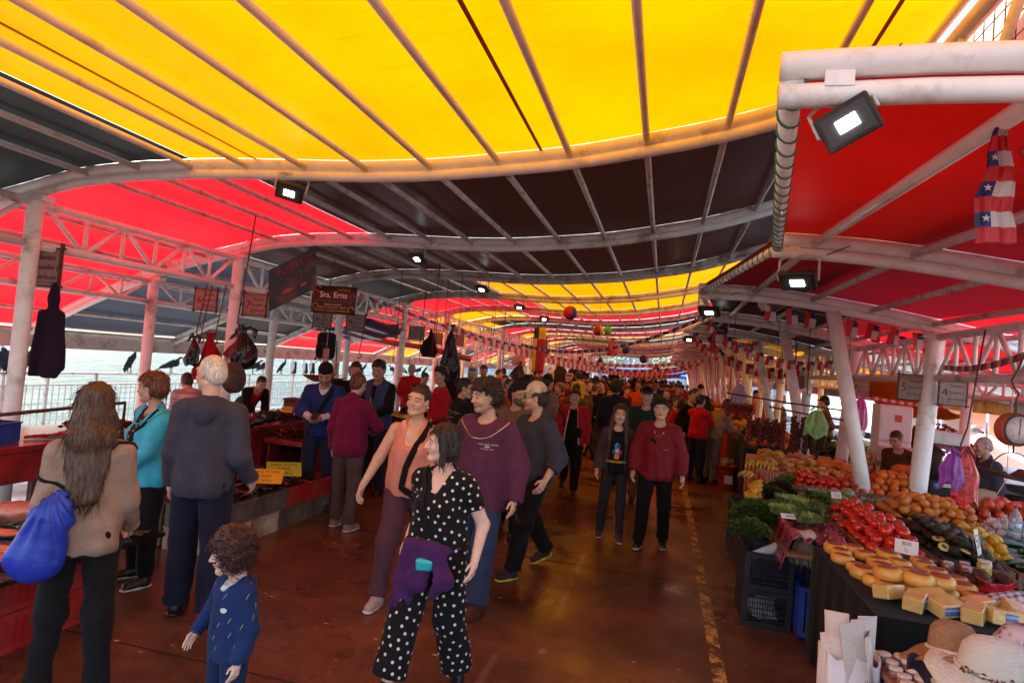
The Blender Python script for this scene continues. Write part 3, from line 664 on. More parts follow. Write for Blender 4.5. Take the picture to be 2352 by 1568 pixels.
def make_person(label, x, y, face, lod=0, kw=None, tone=0, hair='dark', hstyle='short', top=None, pants=None, shoes=None, beard=0, lips=(.8, .42, .40), bare=(), extra=None, z0=0, chub=0,
                mouth=0, teeth=0, inner=None, group=None, scalp=1, legs_bare=False, sdf_extra=None):
    """face: heading in degrees, 0 looks towards the camera (-Y), 90 looks to +X"""
    P = Person(**(kw or {})); J = P.J; rs = (.011, .016, .026)[lod]; rh = (.0042, .007, .014)[lod]; seed = PCOUNT[0]*13+5; PCOUNT[0] += 1
    root = thing('person', label, 'person', (x, y, z0), R(face), group); sc_ = P.sc
    def out(name, V, Q, m, parent=root, **k): o = npobj(name, V*sc_, Q, m, parent, **k); return o
    # body: one mesh
    B = SDF(); P.torso(B, -.004); P.arms_(B, 0.)
    for nm in 'LR':
        f = P.fat**.5
        B.cone(J['hip'+nm], J['knee'+nm], .082*f, .054*f, .03); B.cone(J['knee'+nm], J['ank'+nm], .052*f, .036, .03)
        kn, an = J['knee'+nm], J['ank'+nm]; B.cone(kn+(an-kn)*.15+np.array([0, .018, 0]), kn+(an-kn)*.45+np.array([0, .014, 0]), .036*f, .03*f, .03)
        fd = J['foot'+nm]; hl = an+np.array([0, 0, -.045])-fd*.02; B.cone(hl, hl+fd*.15, .032, .024, .02)
    Hd = SDF(); P.headsdf(Hd, chub, mouth)
    bv, bq = B.mesh(rs*1.15); hv, hq = Hd.mesh(rh*P.hs); parts = [(bv, bq), (hv, hq)]
    if lod < 2:
        for nm in 'LR':
            Hh = SDF(); P.hand(Hh, nm, rh); parts.append(Hh.mesh(.0042 if lod == 0 else .0058))
    else:
        for nm in 'LR':
            Hh = SDF(); P.hand(Hh, nm, rh); parts.append(Hh.mesh(.009))
    V = np.concatenate([p[0] for p in parts]); off = np.cumsum([0]+[len(p[0]) for p in parts])[:-1]; Q = np.concatenate([p[1]+o for p, o in zip(parts, off)])
    C = P.paint(V, hair, beard, lips, scalp, teeth)
    out('body', V, Q, skin(tone), color=C)
    if lod < 2:
        for q in (-1, 1):
            g = G(); c = P.hp(q*.032, -.0775, .0105); g.mi = 0; Mx = Matrix.Translation(Vector(c*sc_)) @ Matrix(P.Rh.tolist()).to_4x4() @ Matrix.Diagonal((*(Vector((.0155, .0143, .0105))*P.hs*sc_), 1))
            vs, fs = ico_data(3); g.raw(vs, fs, Mx); cen = [sum((vs[i] for i in f_), Vector())/3 for f_ in fs]
            g.m = [1 if (c_.y < 0 and (c_.x**2+c_.z**2*.6) < .16) else 0 for c_ in cen]
            if lod == 0 or 1: g.build('eye', [mat('eye_white', (.42, .38, .36), .25, var=0), mat('iris_dark', (.02, .012, .008), .15, var=0)], root)
    # hair
    mh = hairm(hair, hstyle in ('curly', 'afro', 'kid'))
    if hstyle != 'none': make_hair(P, hstyle, mh, root, rh if lod else .0052, lod, seed)
    # trousers
    fcl = {}
    if pants:
        S = SDF(); th = pants.get('th', .012); lo_ = pants.get('to', .97); fl_ = pants.get('flare', .0); f = P.fat**.5
        t = P.t; S.ell(t(0, .01, .03), (.158*P.fat**.6+th, .112*P.fat**.6+th, .125+th), P.Rt, .04)
        for q in (-1, 1): S.ell(t(q*.072, .058, .0), (.082+th, .080*P.fat**.4+th*.6, .095+th), P.Rt, .04)
        for nm in 'LR':
            h, kn, an = J['hip'+nm], J['knee'+nm], J['ank'+nm]; e = kn+(an-kn)*lo_
            S.cone(h, kn, .088*f+th, .062*f+th+fl_*.4, .02); S.cone(kn, e, .062*f+th+fl_*.4, .046+th+fl_, .02)
            if not pants.get('slim'): S.cone(e, e+(an-kn)*.02, .05+th+fl_, .052+th+fl_, .01)
            limb_cut(S, kn+(an-kn)*(lo_+.03), an-kn, .13, .2)
        if P.fat > 1.12: S.ell(t(0, -.012*(P.fat-1)*4, .10), (.138*P.fat+th, .098*P.fat**1.3+th, .12), P.Rt, .04)
        S.half(t(0, 0, .13), P.Rt @ np.array([0, 0, 1.]))
        v, q = S.mesh(rs); n = normals(v, q)
        kz = sum(np.exp(-((np.linalg.norm(v-J[a+b_], axis=1))/.12)**2) for a in ('knee', 'ank') for b_ in 'LR')
        v = v+n*(wob(v, seed, 20, .005*pants.get('wr', 1), (1, 1, 1.1))*(1+1.6*kz))[:, None]
        extra_g = None; ms = [pants['m']]
        if pants.get('dots'): extra_g = dots(v*sc_, q, pants['dots'], seed); ms.append(pants['dots'][2])
        out(pants.get('name', 'trousers'), v, q, ms, g=extra_g)
    # tops (list)
    tops = [t_ for t_ in (inner, top) if t_]; P.surf = None
    for ti, tp in enumerate(tops):
        S = SDF(); th = tp.get('th', .014); hem = tp.get('hem', -.06); sl = tp.get('sleeve', 1.); lo = tp.get('loose', .008); t = P.t; f = P.fat
        if sl > 0: P.arms_(S, th*.8, min(1, sl*2), max(0, sl*2-1)*.98 if sl < 1 else .96, loose=lo)
        if sl >= 1:
            for nm in 'LR': a, b = J['el'+nm], J['wr'+nm]; S.cone(a+(b-a)*.90, a+(b-a)*.97, .036+th*.7+lo*.3, .035+th*.7+lo*.2, .008); limb_cut(S, a+(b-a)*.99, b-a, .05, .05)
        elif sl > .5:
            for nm in 'LR': a, b = J['el'+nm], J['wr'+nm]; fr = sl*2-1; S.cone(a+(b-a)*(fr-.12), a+(b-a)*(fr-.03), .046*f**.5+th, .047*f**.5+th, .01); limb_cut(S, a+(b-a)*fr, b-a, .085, .12)
        elif 0 < sl:
            for nm in 'LR': a, b = J['sh'+nm], J['el'+nm]; limb_cut(S, a+(b-a)*sl*2, b-a, .1, .1)
        P.torso(S, th, waist=tp.get('waist', 1.))
        if hem < .08:
            kk = tp.get('drape', .0); ft = .155*f**.75+th+.006; z0_ = .2
            S.cone(t(0, 0, z0_), t(0, .005, hem+.05), (.145*f)*tp.get('waist', 1.)+th+kk*.4, ft+kk, .05, fl=(P.Rt @ np.array([0, 1., 0]), .76))
        limb_cut(S, t(0, 0, hem), P.Rt @ np.array([0, 0, -1.]), (.20 if sl > .5 else .3)*f**.8+lo, .4)
        nr = tp.get('neck', .066)
        S.cone(t(0, -.01, .50), t(0, -.045, .62), nr, nr*1.35, .008, 's')
        if tp.get('vneck'): vv = tp['vneck']; S.cone(t(0, -.16, .47), t(0, -.17, .47-vv), .05, .006, .006, 's'); S.cone(t(0, -.08, .50), t(0, -.14, .47-vv*.5), .06, .02, .01, 's')
        if tp.get('tank'):
            for q_ in (-1, 1): S.cone(t(q_*.178, 0, .60), t(q_*.192, 0, .36), .066, .050, .008, 's')
            S.cone(t(0, -.13, .52), t(0, -.15, .40), .085, .06, .01, 's')
        if tp.get('open'):
            w0, w1 = tp['open']; S.add(lambda X, w0=w0, w1=w1: np.maximum(np.abs(((X-t(0, 0, 0)) @ P.Rt)[..., 0])-(w1+(w0-w1)*np.clip((((X-t(0, 0, 0)) @ P.Rt)[..., 2]+.1)/.6, 0, 1)), ((X-t(0, 0, 0)) @ P.Rt)[..., 1]+.0), t(-.2, -.4, -.5), t(.2, .05, .7), .006, 's')
        if tp.get('collar'): ch = tp['collar']; S.cone(t(0, .02, .515), t(0, .012, .53+ch), .075, .072, .01); S.cone(t(0, .0, .50), t(0, -.012, .60+ch), .062, .066, .004, 's')
        if tp.get('hood'):
            for a_ in range(-6, 7):
                an_ = a_*.22; p0 = t(.085*math.sin(an_), .035+.075*math.cos(an_), .50-.01*abs(a_)); p1 = t(.085*math.sin(an_+.22), .035+.075*math.cos(an_+.22), .50-.01*abs(a_+1)); S.cone(p0, p1, .036-.003*abs(a_), .036-.003*abs(a_), .02)
            S.ell(t(0, .13, .46), (.085, .04, .075), P.Rt, .03); S.cone(t(0, -.01, .50), t(0, -.03, .66), .064, .085, .01, 's')
        v, q = S.mesh(rs); n = normals(v, q)
        l = (v-t(0, 0, 0)) @ P.Rt
        kz = sum(np.exp(-((np.linalg.norm(v-J['el'+b_], axis=1))/.10)**2) for b_ in 'LR')+.8*np.exp(-((l[:, 2]-hem-.08)/.1)**2)
        am = tp.get('wr', 1)
        v = v+n*(wob(v, seed+3, 22, .006*am, (1, 1, .8))*(.6+1.5*kz)+.5*wob(v, seed+9, 55, .004*am, (1, 1, .6)))[:, None]
        if 1: an_ = np.arctan2(l[:, 0], -l[:, 1]); v = v+n*(np.sin(an_*9+np.sin(l[:, 2]*9)*1.2)*.008*tp.get('folds', .4)*np.clip(.35-l[:, 2], 0, .4)*2.5)[:, None]
        P.surf = (v*sc_, q) if P.surf is None else (np.concatenate([P.surf[0], v*sc_]), np.concatenate([P.surf[1], q+len(P.surf[0])])); ms = [tp['m']]; ex = None; mi = None
        if tp.get('dots'): ex = dots(v*sc_, q, tp['dots'], seed+1); ms.append(tp['dots'][2])
        if tp.get('panel'):       # second colour where the rule holds, in torso coordinates
            cen = l[q].mean(1); mi = tp['panel'][0](cen, v[q].mean(1), P).astype(int); ms.append(tp['panel'][1])
        out(tp.get('name', 'shirt'), v, q, ms, g=ex, mi=mi)
    # shoes
    if shoes:
        for nm in 'LR':
            an, fd = J['ank'+nm], J['foot'+nm]; S = SDF(); hl = an+np.array([0, 0, -.038])-fd*.012; up = np.cross(np.cross(fd, [0, 0, 1]), fd); up /= np.linalg.norm(up); sd_ = np.cross(fd, up)
            base = an-up*.085; S.cone(hl, hl+fd*.155-up*.012, .043, .036, .03); S.cone(an+up*.01, hl+fd*.02, .044, .046, .03); S.cone(hl+fd*.04+up*.01, hl+fd*.11-up*.005, .034, .030, .02); S.half(base+up*.012, -up)
            if shoes.get('boot'): S.cone(an, an+(J['knee'+nm]-an)*.18, .046, .050, .02)
            v, q = S.mesh(max(.007, rs*.6)); o = out('shoe', v, q, shoes['m'])
            S = SDF(); S.cone(base-fd*.02+up*.012, base+fd*.06+up*.012, .046, .042, .02, fl=(up, .32)); S.cone(base+fd*.06+up*.012, base+fd*.15+up*.014, .042, .043, .02, fl=(up, .32))
            v, q = S.mesh(max(.007, rs*.6)); out('sole', v, q, shoes.get('s', shoes['m']), parent=o)
    P.root = root; P.out = out
    if extra: extra(P, root)
    return root, P
def dots(V, Q, spec, seed):
    """spec = (radius, spacing, material[, stretch]); little raised discs spread over the cloth"""
    r, sp = spec[0], spec[1]; n = normals(V, Q); rg = np.random.RandomState(seed); order = rg.permutation(len(V)); kept = []; g = G(); g.mi = 1
    cell = {}
    for i in order:
        p = V[i]; c = tuple(np.floor(p/sp).astype(int)); ok = True
        for a in (-1, 0, 1):
            for b in (-1, 0, 1):
                for d in (-1, 0, 1):
                    for qv in cell.get((c[0]+a, c[1]+b, c[2]+d), ()):
                        if ((qv-p)**2).sum() < sp*sp: ok = False; break
                    if not ok: break
                if not ok: break
            if not ok: break
        if not ok: continue
        cell.setdefault(c, []).append(p); nn = Vector(n[i]); t1 = nn.orthogonal().normalized(); t2 = nn.cross(t1); c0 = Vector(p)+nn*.0022
        if len(spec) > 3: t1 = (Vector((.5, .2, 1))-nn*Vector((.5, .2, 1)).dot(nn)).normalized(); t2 = nn.cross(t1)
        e = spec[3] if len(spec) > 3 else 1
        if len(spec) > 3:
            if rg.rand() < .4: continue
            vs = [c0+t1*r*e+t2*r*.25, c0-t1*r*e, c0-t1*r*e-t2*r*.3, c0+t1*r*e-t2*r*.25]; g.raw(vs, [(0, 1, 2, 3)], mi=1)
        else: vs = [c0+(t1*math.cos(k*PI/5)+t2*math.sin(k*PI/5))*r for k in range(10)]; g.raw(vs, [tuple(range(10))], mi=1)
    return g
def make_hair(P, style, mh, root, res, lod, seed):
    p = P.hp; h = P.hs; Rh = P.Rh; S = SDF(); sc_ = P.sc; rg = random.Random(seed)
    E = lambda c, r_, k=.01, op='u': S.ell(p(*c), np.array(r_)*h, Rh, k*h, op)
    th = {'short': .013, 'long': .012, 'curly': .030, 'bun': .010, 'kid': .035, 'bob': .014, 'buzz': .005, 'bald': .004, 'puff': .024, 'afro': .03, 'ponytail': .007}.get(style, .012)
    E((0, .020, .040), (.077+th, .092+th, .089+th))
    if style in ('short', 'buzz', 'puff', 'curly', 'bald'): E((0, .055, -.01), (.066+th, .062+th, .062+th), .02); S.half(p(0, .03, -.075), Rh @ np.array([0, -.25, -1.]), k=.008)
    elif style in ('kid', 'afro'):
        E((0, .05, -.02), (.095, .075, .08), .03)
        for q in (-1, 1): E((q*.075, .01, -.015), (.04, .06, .07), .02)
    elif style == 'bob':
        E((0, .04, -.04), (.088, .075, .09), .03)
        for q in (-1, 1): S.cone(p(q*.078, -.005, .03), p(q*.085, -.01, -.12), .024*h, .020*h, .02)
    elif style == 'long':
        E((0, .05, -.03), (.078, .065, .09), .03)
        L_ = .36 if not isinstance(P.__dict__.get('hairlen'), float) else P.hairlen
        L_ = getattr(P, 'hairlen', .36)
        nk = P.J['neck']
        for q in (-1, 1):
            S.cone(p(q*.074, .005, .0), p(q*.085, .02, -.12), .024*h, .030*h, .03)
            e = nk+P.Rt @ np.array([q*.07, .055, .0]); S.cone(p(q*.06, .04, -.08), e, .04*h, .042*h, .05); S.cone(e, nk+P.Rt @ np.array([q*.05, .12, .06-L_]), .042*h, .03*h, .04, fl=(P.Rt @ np.array([0, 1., 0]), .55))
            if getattr(P, 'hairfront', 0): S.cone(p(q*.08, -.0, -.06), nk+P.Rt @ np.array([q*.105, -.085, -.06]), .022*h, .026*h, .03); S.cone(nk+P.Rt @ np.array([q*.105, -.085, -.06]), nk+P.Rt @ np.array([q*.11, -.135, .06-P.hairfront]), .026*h, .014*h, .03, fl=(P.Rt @ np.array([0, 1., 0]), .6))
        e = nk+P.Rt @ np.array([0, .075, .0]); S.cone(p(0, .06, -.06), e, .055*h, .05*h, .05); S.cone(e, nk+P.Rt @ np.array([0, .13, .05-L_]), .05*h, .04*h, .04, fl=(P.Rt @ np.array([0, 1., 0]), .5))
    elif style in ('bun', 'ponytail'):
        E((0, .05, -.02), (.066, .055, .06), .02)
        if style == 'bun': E((0, .125, .02), (.034, .028, .036), .015)
        else: S.cone(p(0, .10, .0), p(0, .16, -.16), .03*h, .016*h, .02)
        S.half(p(0, .03, -.085), Rh @ np.array([0, -.2, -1.]), k=.01)
    # free the face
    fz = {'short': .062, 'curly': .066, 'bun': .074, 'long': .066, 'bob': .070, 'kid': .060, 'buzz': .083, 'bald': .1, 'puff': .07, 'afro': .07, 'ponytail': .064}.get(style, .07)
    wd = .068 if style not in ('long', 'bob', 'kid') else .064
    S.box(p(0, -.13, fz-.16), np.array([wd, .125 if style not in ('kid',) else .12, .16])*h, Rh, .04*h, .01, 's')
    if style in ('short', 'buzz', 'puff', 'curly', 'bun', 'bald', 'ponytail'):
        for q in (-1, 1): E((q*.085, -.01, -.02), (.03, .035, .045), .008, 's')
        for q in (-1, 1): E((q*.08, -.055-(.03 if style in ('bun', 'ponytail') else 0), -.02), (.05, .05, .085), .01, 's')
    if style == 'bald': E((0, -.04, .13), (.07, .10, .07), .01, 's')
    v, q = S.mesh(res*(1.0 if lod else 1.0)*max(h, .8)); n = normals(v, q)
    if style in ('curly', 'kid', 'afro'): v = v+n*(wob(v, seed, 130, .009)+wob(v, seed+1, 60, .008))[:, None]
    elif style in ('short', 'puff'): v = v+n*(wob(v, seed, 90, .0045, (1, 1, .5)))[:, None]
    elif style == 'long': v = v+n*(wob(v, seed, 90, .004, (1, 1, .12)))[:, None]
    else: v = v+n*(wob(v, seed, 110, .0018, (1, 1, .3)))[:, None]
    g = G(); v = v*sc_
    if lod == 0 or (lod == 1 and style in ('curly', 'afro')):
        n = normals(v, q); idx = list(range(len(v))); rg.shuffle(idx); cnt = {'curly': 420, 'kid': 520, 'afro': 300, 'long': 420, 'bob': 320, 'short': 260, 'puff': 260, 'bun': 90, 'ponytail': 90}.get(style, 0)
        if lod: cnt = cnt//3
        hc = Vector(P.J['headc']*sc_)
        for i in idx[:cnt]:
            a = Vector(v[i]); nn = Vector(n[i])
            if style in ('curly', 'kid', 'afro'):
                u = nn.orthogonal().normalized(); w_ = nn.cross(u); ph = rg.random()*6; rr = rg.uniform(.005, .011)*(1.4 if style == 'kid' else 1); tw = rg.choice((-1, 1)); dr = Vector((0, 0, -1))*rg.uniform(0, .02 if style != 'kid' else .045)
                pts = [a-nn*.006+nn*(t_/9*rg.uniform(.014, .022))+dr*(t_/9)+(u*math.cos(ph+tw*t_*.85)+w_*math.sin(ph+tw*t_*.85))*rr for t_ in range(10)]
                g.tube(pts, [.0016]*9+[.0006], 3, cap=False)
            else:
                # strands laid along the surface, downwards and away from the parting
                dn = Vector((0, 0, -1)); dn = dn-nn*dn.dot(nn)
                if style in ('bun', 'ponytail'): bk = Vector(P.Rh @ np.array([0, 1, -.1])); dn = bk-nn*bk.dot(nn)
                if dn.length < .15: rad = (a-hc); dn = Vector((rad.x, rad.y, 0)) if style != 'short' else Vector(P.Rh @ np.array([rg.uniform(-.5, .5), -1, 0]))
                dn.normalize(); L_ = {'long': .09, 'bob': .06, 'short': .035, 'puff': .04}.get(style, .04)*rg.uniform(.6, 1.3); sw = nn.cross(dn)*rg.uniform(-.25, .25)
                lift = .004 if style in ('long', 'bob', 'bun', 'ponytail') else .010
                pts = [a-nn*.002+dn*(L_*t_/6)+sw*(L_*t_/6)+nn*(lift*math.sin(t_/6*2.4)-(.006*(t_/6)**2 if a.z > hc.z else .0)) for t_ in range(7)]
                g.tube(pts, [.0022, .0024, .0024, .002, .0016, .001, .0004], 3, cap=False)
    npobj('hair', v, q, mh, root, g=g)
def bvh_of(v, q):
    from mathutils.bvhtree import BVHTree
    return BVHTree.FromPolygons([Vector(p) for p in v], q.tolist())
def strap_on(P, pts, w, m, name='strap', off=.006, parent=None, thick=.35):
    """a ribbon laid over the clothes through points in torso coordinates"""
    bv = bvh_of(*P.surf); out = []
    for a, b in zip(pts[:-1], pts[1:]):
        for k in range(6): out.append(np.array(a)+(np.array(b)-np.array(a))*k/6)
    out.append(np.array(pts[-1])); res = []
    for p_ in out:
        wp = Vector(P.t(*p_)*P.sc); ax = Vector(P.t(0, 0, min(p_[2], .40))*P.sc); d = (wp-ax).normalized(); h = bv.ray_cast(ax+d*.9, -d, 1.)
        if h[0] is None: h = bv.find_nearest(wp)
        res.append((h[0]+d*off, d))
    g = G(); vs = []; fs = []
    for i, (c, nn) in enumerate(res):
        t = (res[min(i+1, len(res)-1)][0]-res[max(i-1, 0)][0]).normalized(); sd = t.cross(nn).normalized()*w/2; up = nn*.004
        vs += [c-sd-up, c+sd-up, c+sd+up, c-sd+up]
    for i in range(len(res)-1):
        for k in range(4): fs.append((i*4+k, i*4+(k+1) % 4, i*4+4+(k+1) % 4, i*4+4+k))
    fs += [(0, 1, 2, 3), tuple(len(vs)-4+k for k in (3, 2, 1, 0))]
    g.raw(vs, fs, smooth=False); return g.build(name, m, parent or P.root)
def on_front(P, g, fn, m, name, ctr, parent=None, back=False, off=.004):
    """press flat shapes (x,z) onto the chest or back of the clothes"""
    bv = bvh_of(*P.surf); out = []; cx, cz = ctr
    d = Vector(P.Rt @ np.array([0, 1. if not back else -1., 0]))
    for v in g.v:
        o = Vector(P.t(cx+(v[0] if not back else -v[0]), 0, cz+v[1])*P.sc)-d*.6; h = bv.ray_cast(o, d)
        out.append(h[0]-d*(off+v[2]) if h[0] is not None else o+d*.45)
    g.v = [tuple(v) for v in out]; return g.build(name, m, parent or P.root)
# ================================================================ FENCE, BIRDS, WATERFRONT
galv = mat('galvanised_rail', (.62, .60, .58), .45, metal=.2, var=.1, dirt=(.30, .18, .10), dscale=8, damt=.5)
fence = thing('railing', 'pale metal railing with upright bars along the quay edge on the left', 'railing', (-10.2, 0, 0))
for k in range(24):
    y0 = 1.5+2.7*k; g = G(); g.tube([(0, y0, 1.06), (0, y0+2.7, 1.06)], .026, 6); g.tube([(0, y0, .86), (0, y0+2.7, .86)], .018, 6); g.tube([(0, y0, .14), (0, y0+2.7, .14)], .018, 6)
    for j in range(22): g.box((0, y0+.1+j*.118, .5), (.014, .014, .72))
    g.build('fence_panel', galv, fence)
    for dy in (0, 1.0, 1.75): g = G(); g.box((0, y0+dy, .53), (.045, .05, 1.06)); g.build('post', galv, fence)
g = G(); g.box((-10.45, 48, .05), (.25, 110, .1), b=.01); g.build('quay_kerb', mat('kerb_concrete', (.45, .43, .40), .8, dirt=(.2, .18, .15)), kind='structure')
g = G(); g.raw([(-10.3, -6, .006), (-7.9, -6, .006), (-7.9, 108, .006), (-10.3, 108, .006)], [(0, 1, 2, 3)]); g.build('quay_walk', mat('wet_quay', (.26, .26, .26), .25, var=.15, vs=1.2), kind='structure')
feather = mat('black_feathers', (.012, .013, .018), .5, var=.3, vs=25, bump=.5, bs=50, vcol='Col', spec=.1)
def bird_mesh(kind):
    S = SDF()
    if kind == 0:      # cormorant, upright with long neck, facing +Y
        S.cone((0, -.05, .14), (0, .08, .32), .06, .05, .05); S.cone((0, .08, .32), (0, .13, .42), .035, .019, .04); S.cone((0, .13, .42), (0, .07, .52), .018, .016, .02); S.cone((0, .07, .52), (0, .12, .60), .016, .021, .02)
        S.cone((0, .13, .605), (0, .25, .61), .012, .005, .01); S.cone((0, -.05, .14), (0, -.17, -.06), .035, .018, .03, fl=((0, 1, 0), .45)); S.cone((.045, .05, .30), (.04, -.12, .05), .03, .014, .02); S.cone((-.045, .05, .30), (-.04, -.12, .05), .03, .014, .02)
    elif kind == 1:    # hunched, pale breast
        S.cone((0, -.02, .12), (0, .04, .30), .085, .075, .05); S.cone((0, .05, .32), (0, .07, .42), .045, .03, .04); S.ell((0, .07, .45), (.03, .04, .03)); S.cone((0, .09, .45), (0, .15, .41), .012, .005, .01); S.cone((0, -.05, .14), (0, -.12, -.06), .035, .02, .03, fl=((0, 1, 0), .4))
        S.cone((.07, .0, .30), (.05, -.09, .02), .035, .015, .02); S.cone((-.07, .0, .30), (-.05, -.09, .02), .035, .015, .02)
    else:              # vulture, body level
        S.cone((0, -.16, .14), (0, .08, .22), .06, .085, .05); S.cone((0, .08, .26), (0, .17, .33), .035, .022, .03); S.ell((0, .19, .345), (.024, .035, .024)); S.cone((0, .21, .34), (0, .255, .325), .012, .005, .01); S.cone((0, -.14, .12), (0, -.32, .04), .04, .03, .03, fl=((0, 0, 1), .35))
        S.cone((.07, .06, .25), (.05, -.22, .10), .04, .02, .02); S.cone((-.07, .06, .25), (-.05, -.22, .10), .04, .02, .02)
    for q in (-.03, .03): S.cone((q, 0, .12), (q, .0, .02), .012, .009, .01); S.cone((q, 0, .01), (q, .05, .0), .009, .008, .01)
    v, q = S.mesh(.011); C = np.ones((len(v), 3))
    if kind == 1: C[(v[:, 1] > .015+.3*np.abs(v[:, 0])) & (v[:, 2] > .05) & (v[:, 2] < .43)] = (40, 37, 28)
    if kind == 2: C[v[:, 1] > .16] = (14, 3, 2.5)
    if kind == 0: C[(v[:, 1] > .15) & (v[:, 2] > .5)] = (18, 15, 12)
    return npobj('cormorant' if kind < 2 else 'vulture', v, q, feather, color=C)
BL = ['black cormorant with raised neck perched on the railing left of the hanging dark hoodie', 'black cormorant with raised neck on the railing left of the pink column with hooks',
      'hunched black bird half hidden behind the red jacket hung at the pink column']
protos = [bird_mesh(0), bird_mesh(1), bird_mesh(2)]; used = set()
for n_, (px, kd, rz, s_, lb) in enumerate([(62, 0, -100, 1.0, BL[0]), (296, 0, -100, 1.0, BL[1]), (392, 2, -80, 1.0, BL[2]), (580, 2, -60, 1., 'dark vulture with red head on the railing right beside the hanging black sack'), (606, 2, -110, 1.05, 'dark vulture second from the hanging black sack'),
        (645, 0, -90, .9, 'slender cormorant perched right of the column, neck forward'), (671, 1, 180, 1.05, 'cormorant with white breast nearest to the column, in the row of three'), (698, 1, 170, .95, 'middle one of the three cormorants with white breasts'), (714, 1, 160, 1., 'rightmost of the three cormorants with white breasts'),
        (737, 1, 90, .9, 'cormorant partly behind the man with the black beanie'), (797, 2, 30, .95, 'dark vulture between the beanie man and the man in the blue vest'), (815, 2, -90, 1., 'vulture leaning forward left of the dark haired man in the vest'), (832, 0, -70, .9, 'cormorant left of the man in the blue vest, neck bent'),
        (903, 2, 90, 1., 'vulture behind the column right of the man in the blue vest'), (925, 2, 60, 1., 'vulture with raised wing shoulders beside the pink column'), (958, 2, -90, 1., 'vulture on the railing above the vendor with tied hair'), (974, 0, -90, .9, 'far cormorant on the railing right of the tied hair vendor'), (5, 1, 90, 1., 'bird at the left photo edge, its curved tail showing')]):
    p = atX(px, 858, -10.2); o = protos[kd] if kd not in used else dup(protos[kd]); used.add(kd)
    o.location = (-10.2, p.y, 1.085); o.rotation_euler = (0, 0, R(rz)); o.scale = (s_,)*3; tag(o, lb, 'bird', 'birds perched on the railing')
# ================================================================ HANGING THINGS
blackm = mat('black_plastic', (.015, .015, .017), .45, var=.2, bump=.1)
rust = mat('rusty_iron', (.09, .04, .03), .7, var=.4, vs=20, bump=.3)
signplate = mat('sign_plate', (.30, .22, .19), .6, var=.08, dirt=(.2, .13, .10), dscale=6, damt=.5)
signink = mat('sign_ink', (.03, .02, .02), .6, var=0)
def sector_sign(num, l2, l3, loc, label, rz=0, w=.44, h=.36):
    t = thing('sector_sign', label, 'sign', loc, rz, 'sector signs hung on the columns'); t.scale = (1 if loc[1] < 6 else (.62 if loc[0] > 0 else .8),)*3
    g = G(); g.box((0, 0, 0), (w, .016, h)); g.build('plate', signplate, t)
    for q in (-1, 1): g = G(); g.box((q*(w/2+.012), 0, .01), (.024, .03, h+.11)); g.build('side_bar', rust, t)
    for q in (-1, 1): g = G(); g.tube([(-w/2-.06, 0, q*(h/2+.01)), (w/2+.06, 0, q*(h/2+.01))], .011, 6); g.build('cross_rod', rust, t)
    Mx = lambda x, z: Matrix.Translation((x, -.0095, z)) @ Euler((R(90), 0, 0)).to_matrix().to_4x4()
    g = G(); g.text(num, .19, Mx(-w*.30, -.01)); g.build('number', signink, t)
    g = G(); g.text('Sector', .082, Mx(w*.16, h*.27)); g.text(l2, .072, Mx(w*.14, 0)); g.text(l3, .078, Mx(w*.14, -h*.27)); g.build('lettering', signink, t)
    g = G(); g.box((0, -.0095, h*.42), (w*.86, .002, .006)); g.box((0, -.0095, -h*.42), (w*.86, .002, .006)); g.build('rule', signink, t)
    return t
PM = ('Pescados y', 'mariscos'); FV = ('Frutas y', 'verduras')
sector_sign('5', *PM, (-6.12, 5.0, 2.47), 'sign reading 5 Sector Pescados y mariscos, above the hanging dark hoodie')
sector_sign('4', *PM, (-6.55, 4.65, 2.46), 'fish sector sign cut by the left photo edge, left of the first column')
sector_sign('6', *PM, (-6.42, 7.7, 2.44), 'sign reading 6 Sector Pescados y mariscos, left of the second column'); sector_sign('7', *PM, (-5.70, 7.82, 2.43), 'sign reading 7 Sector Pescados y mariscos, right of the second column')
sector_sign('8', *PM, (-6.32, 10.7, 2.43), 'sign reading 8 Sector Pescados y mariscos, below the Erna banner, left half'); sector_sign('9', *PM, (-5.68, 10.8, 2.42), 'sign reading 9 Sector Pescados y mariscos, below the Erna banner, right half')
sector_sign('10', *PM, (-6.3, 13.7, 2.43), 'sign reading 10 Sector, left of the fourth white column'); sector_sign('11', *PM, (-5.7, 13.85, 2.43), 'sign reading 11 Sector, right of the fourth white column')
sector_sign('12', *PM, (-6.3, 16.7, 2.43), 'sign reading 12 Sector, far down the left row, left one of its pair'); sector_sign('13', *PM, (-5.7, 16.85, 2.43), 'sign reading 13 Sector, far down the left row, right one of its pair')
sector_sign('5', *FV, (2.63, 7.75, 2.04), 'sign reading 5 Sector Frutas y verduras, left of the thick right column', w=.40, h=.42); sector_sign('4', *FV, (2.97, 7.60, 2.02), 'sign reading 4 Sector Frutas y verduras, right of the thick right column', w=.40, h=.42)
sector_sign('6', *FV, (2.93, 10.65, 2.03), 'sign reading 6 Sector Frutas y verduras, over the hanging pink bag', w=.36, h=.42); sector_sign('7', *FV, (2.6, 13.6, 2.02), 'narrow fruit sector sign beyond the green bag, on the third right column', w=.3, h=.42)
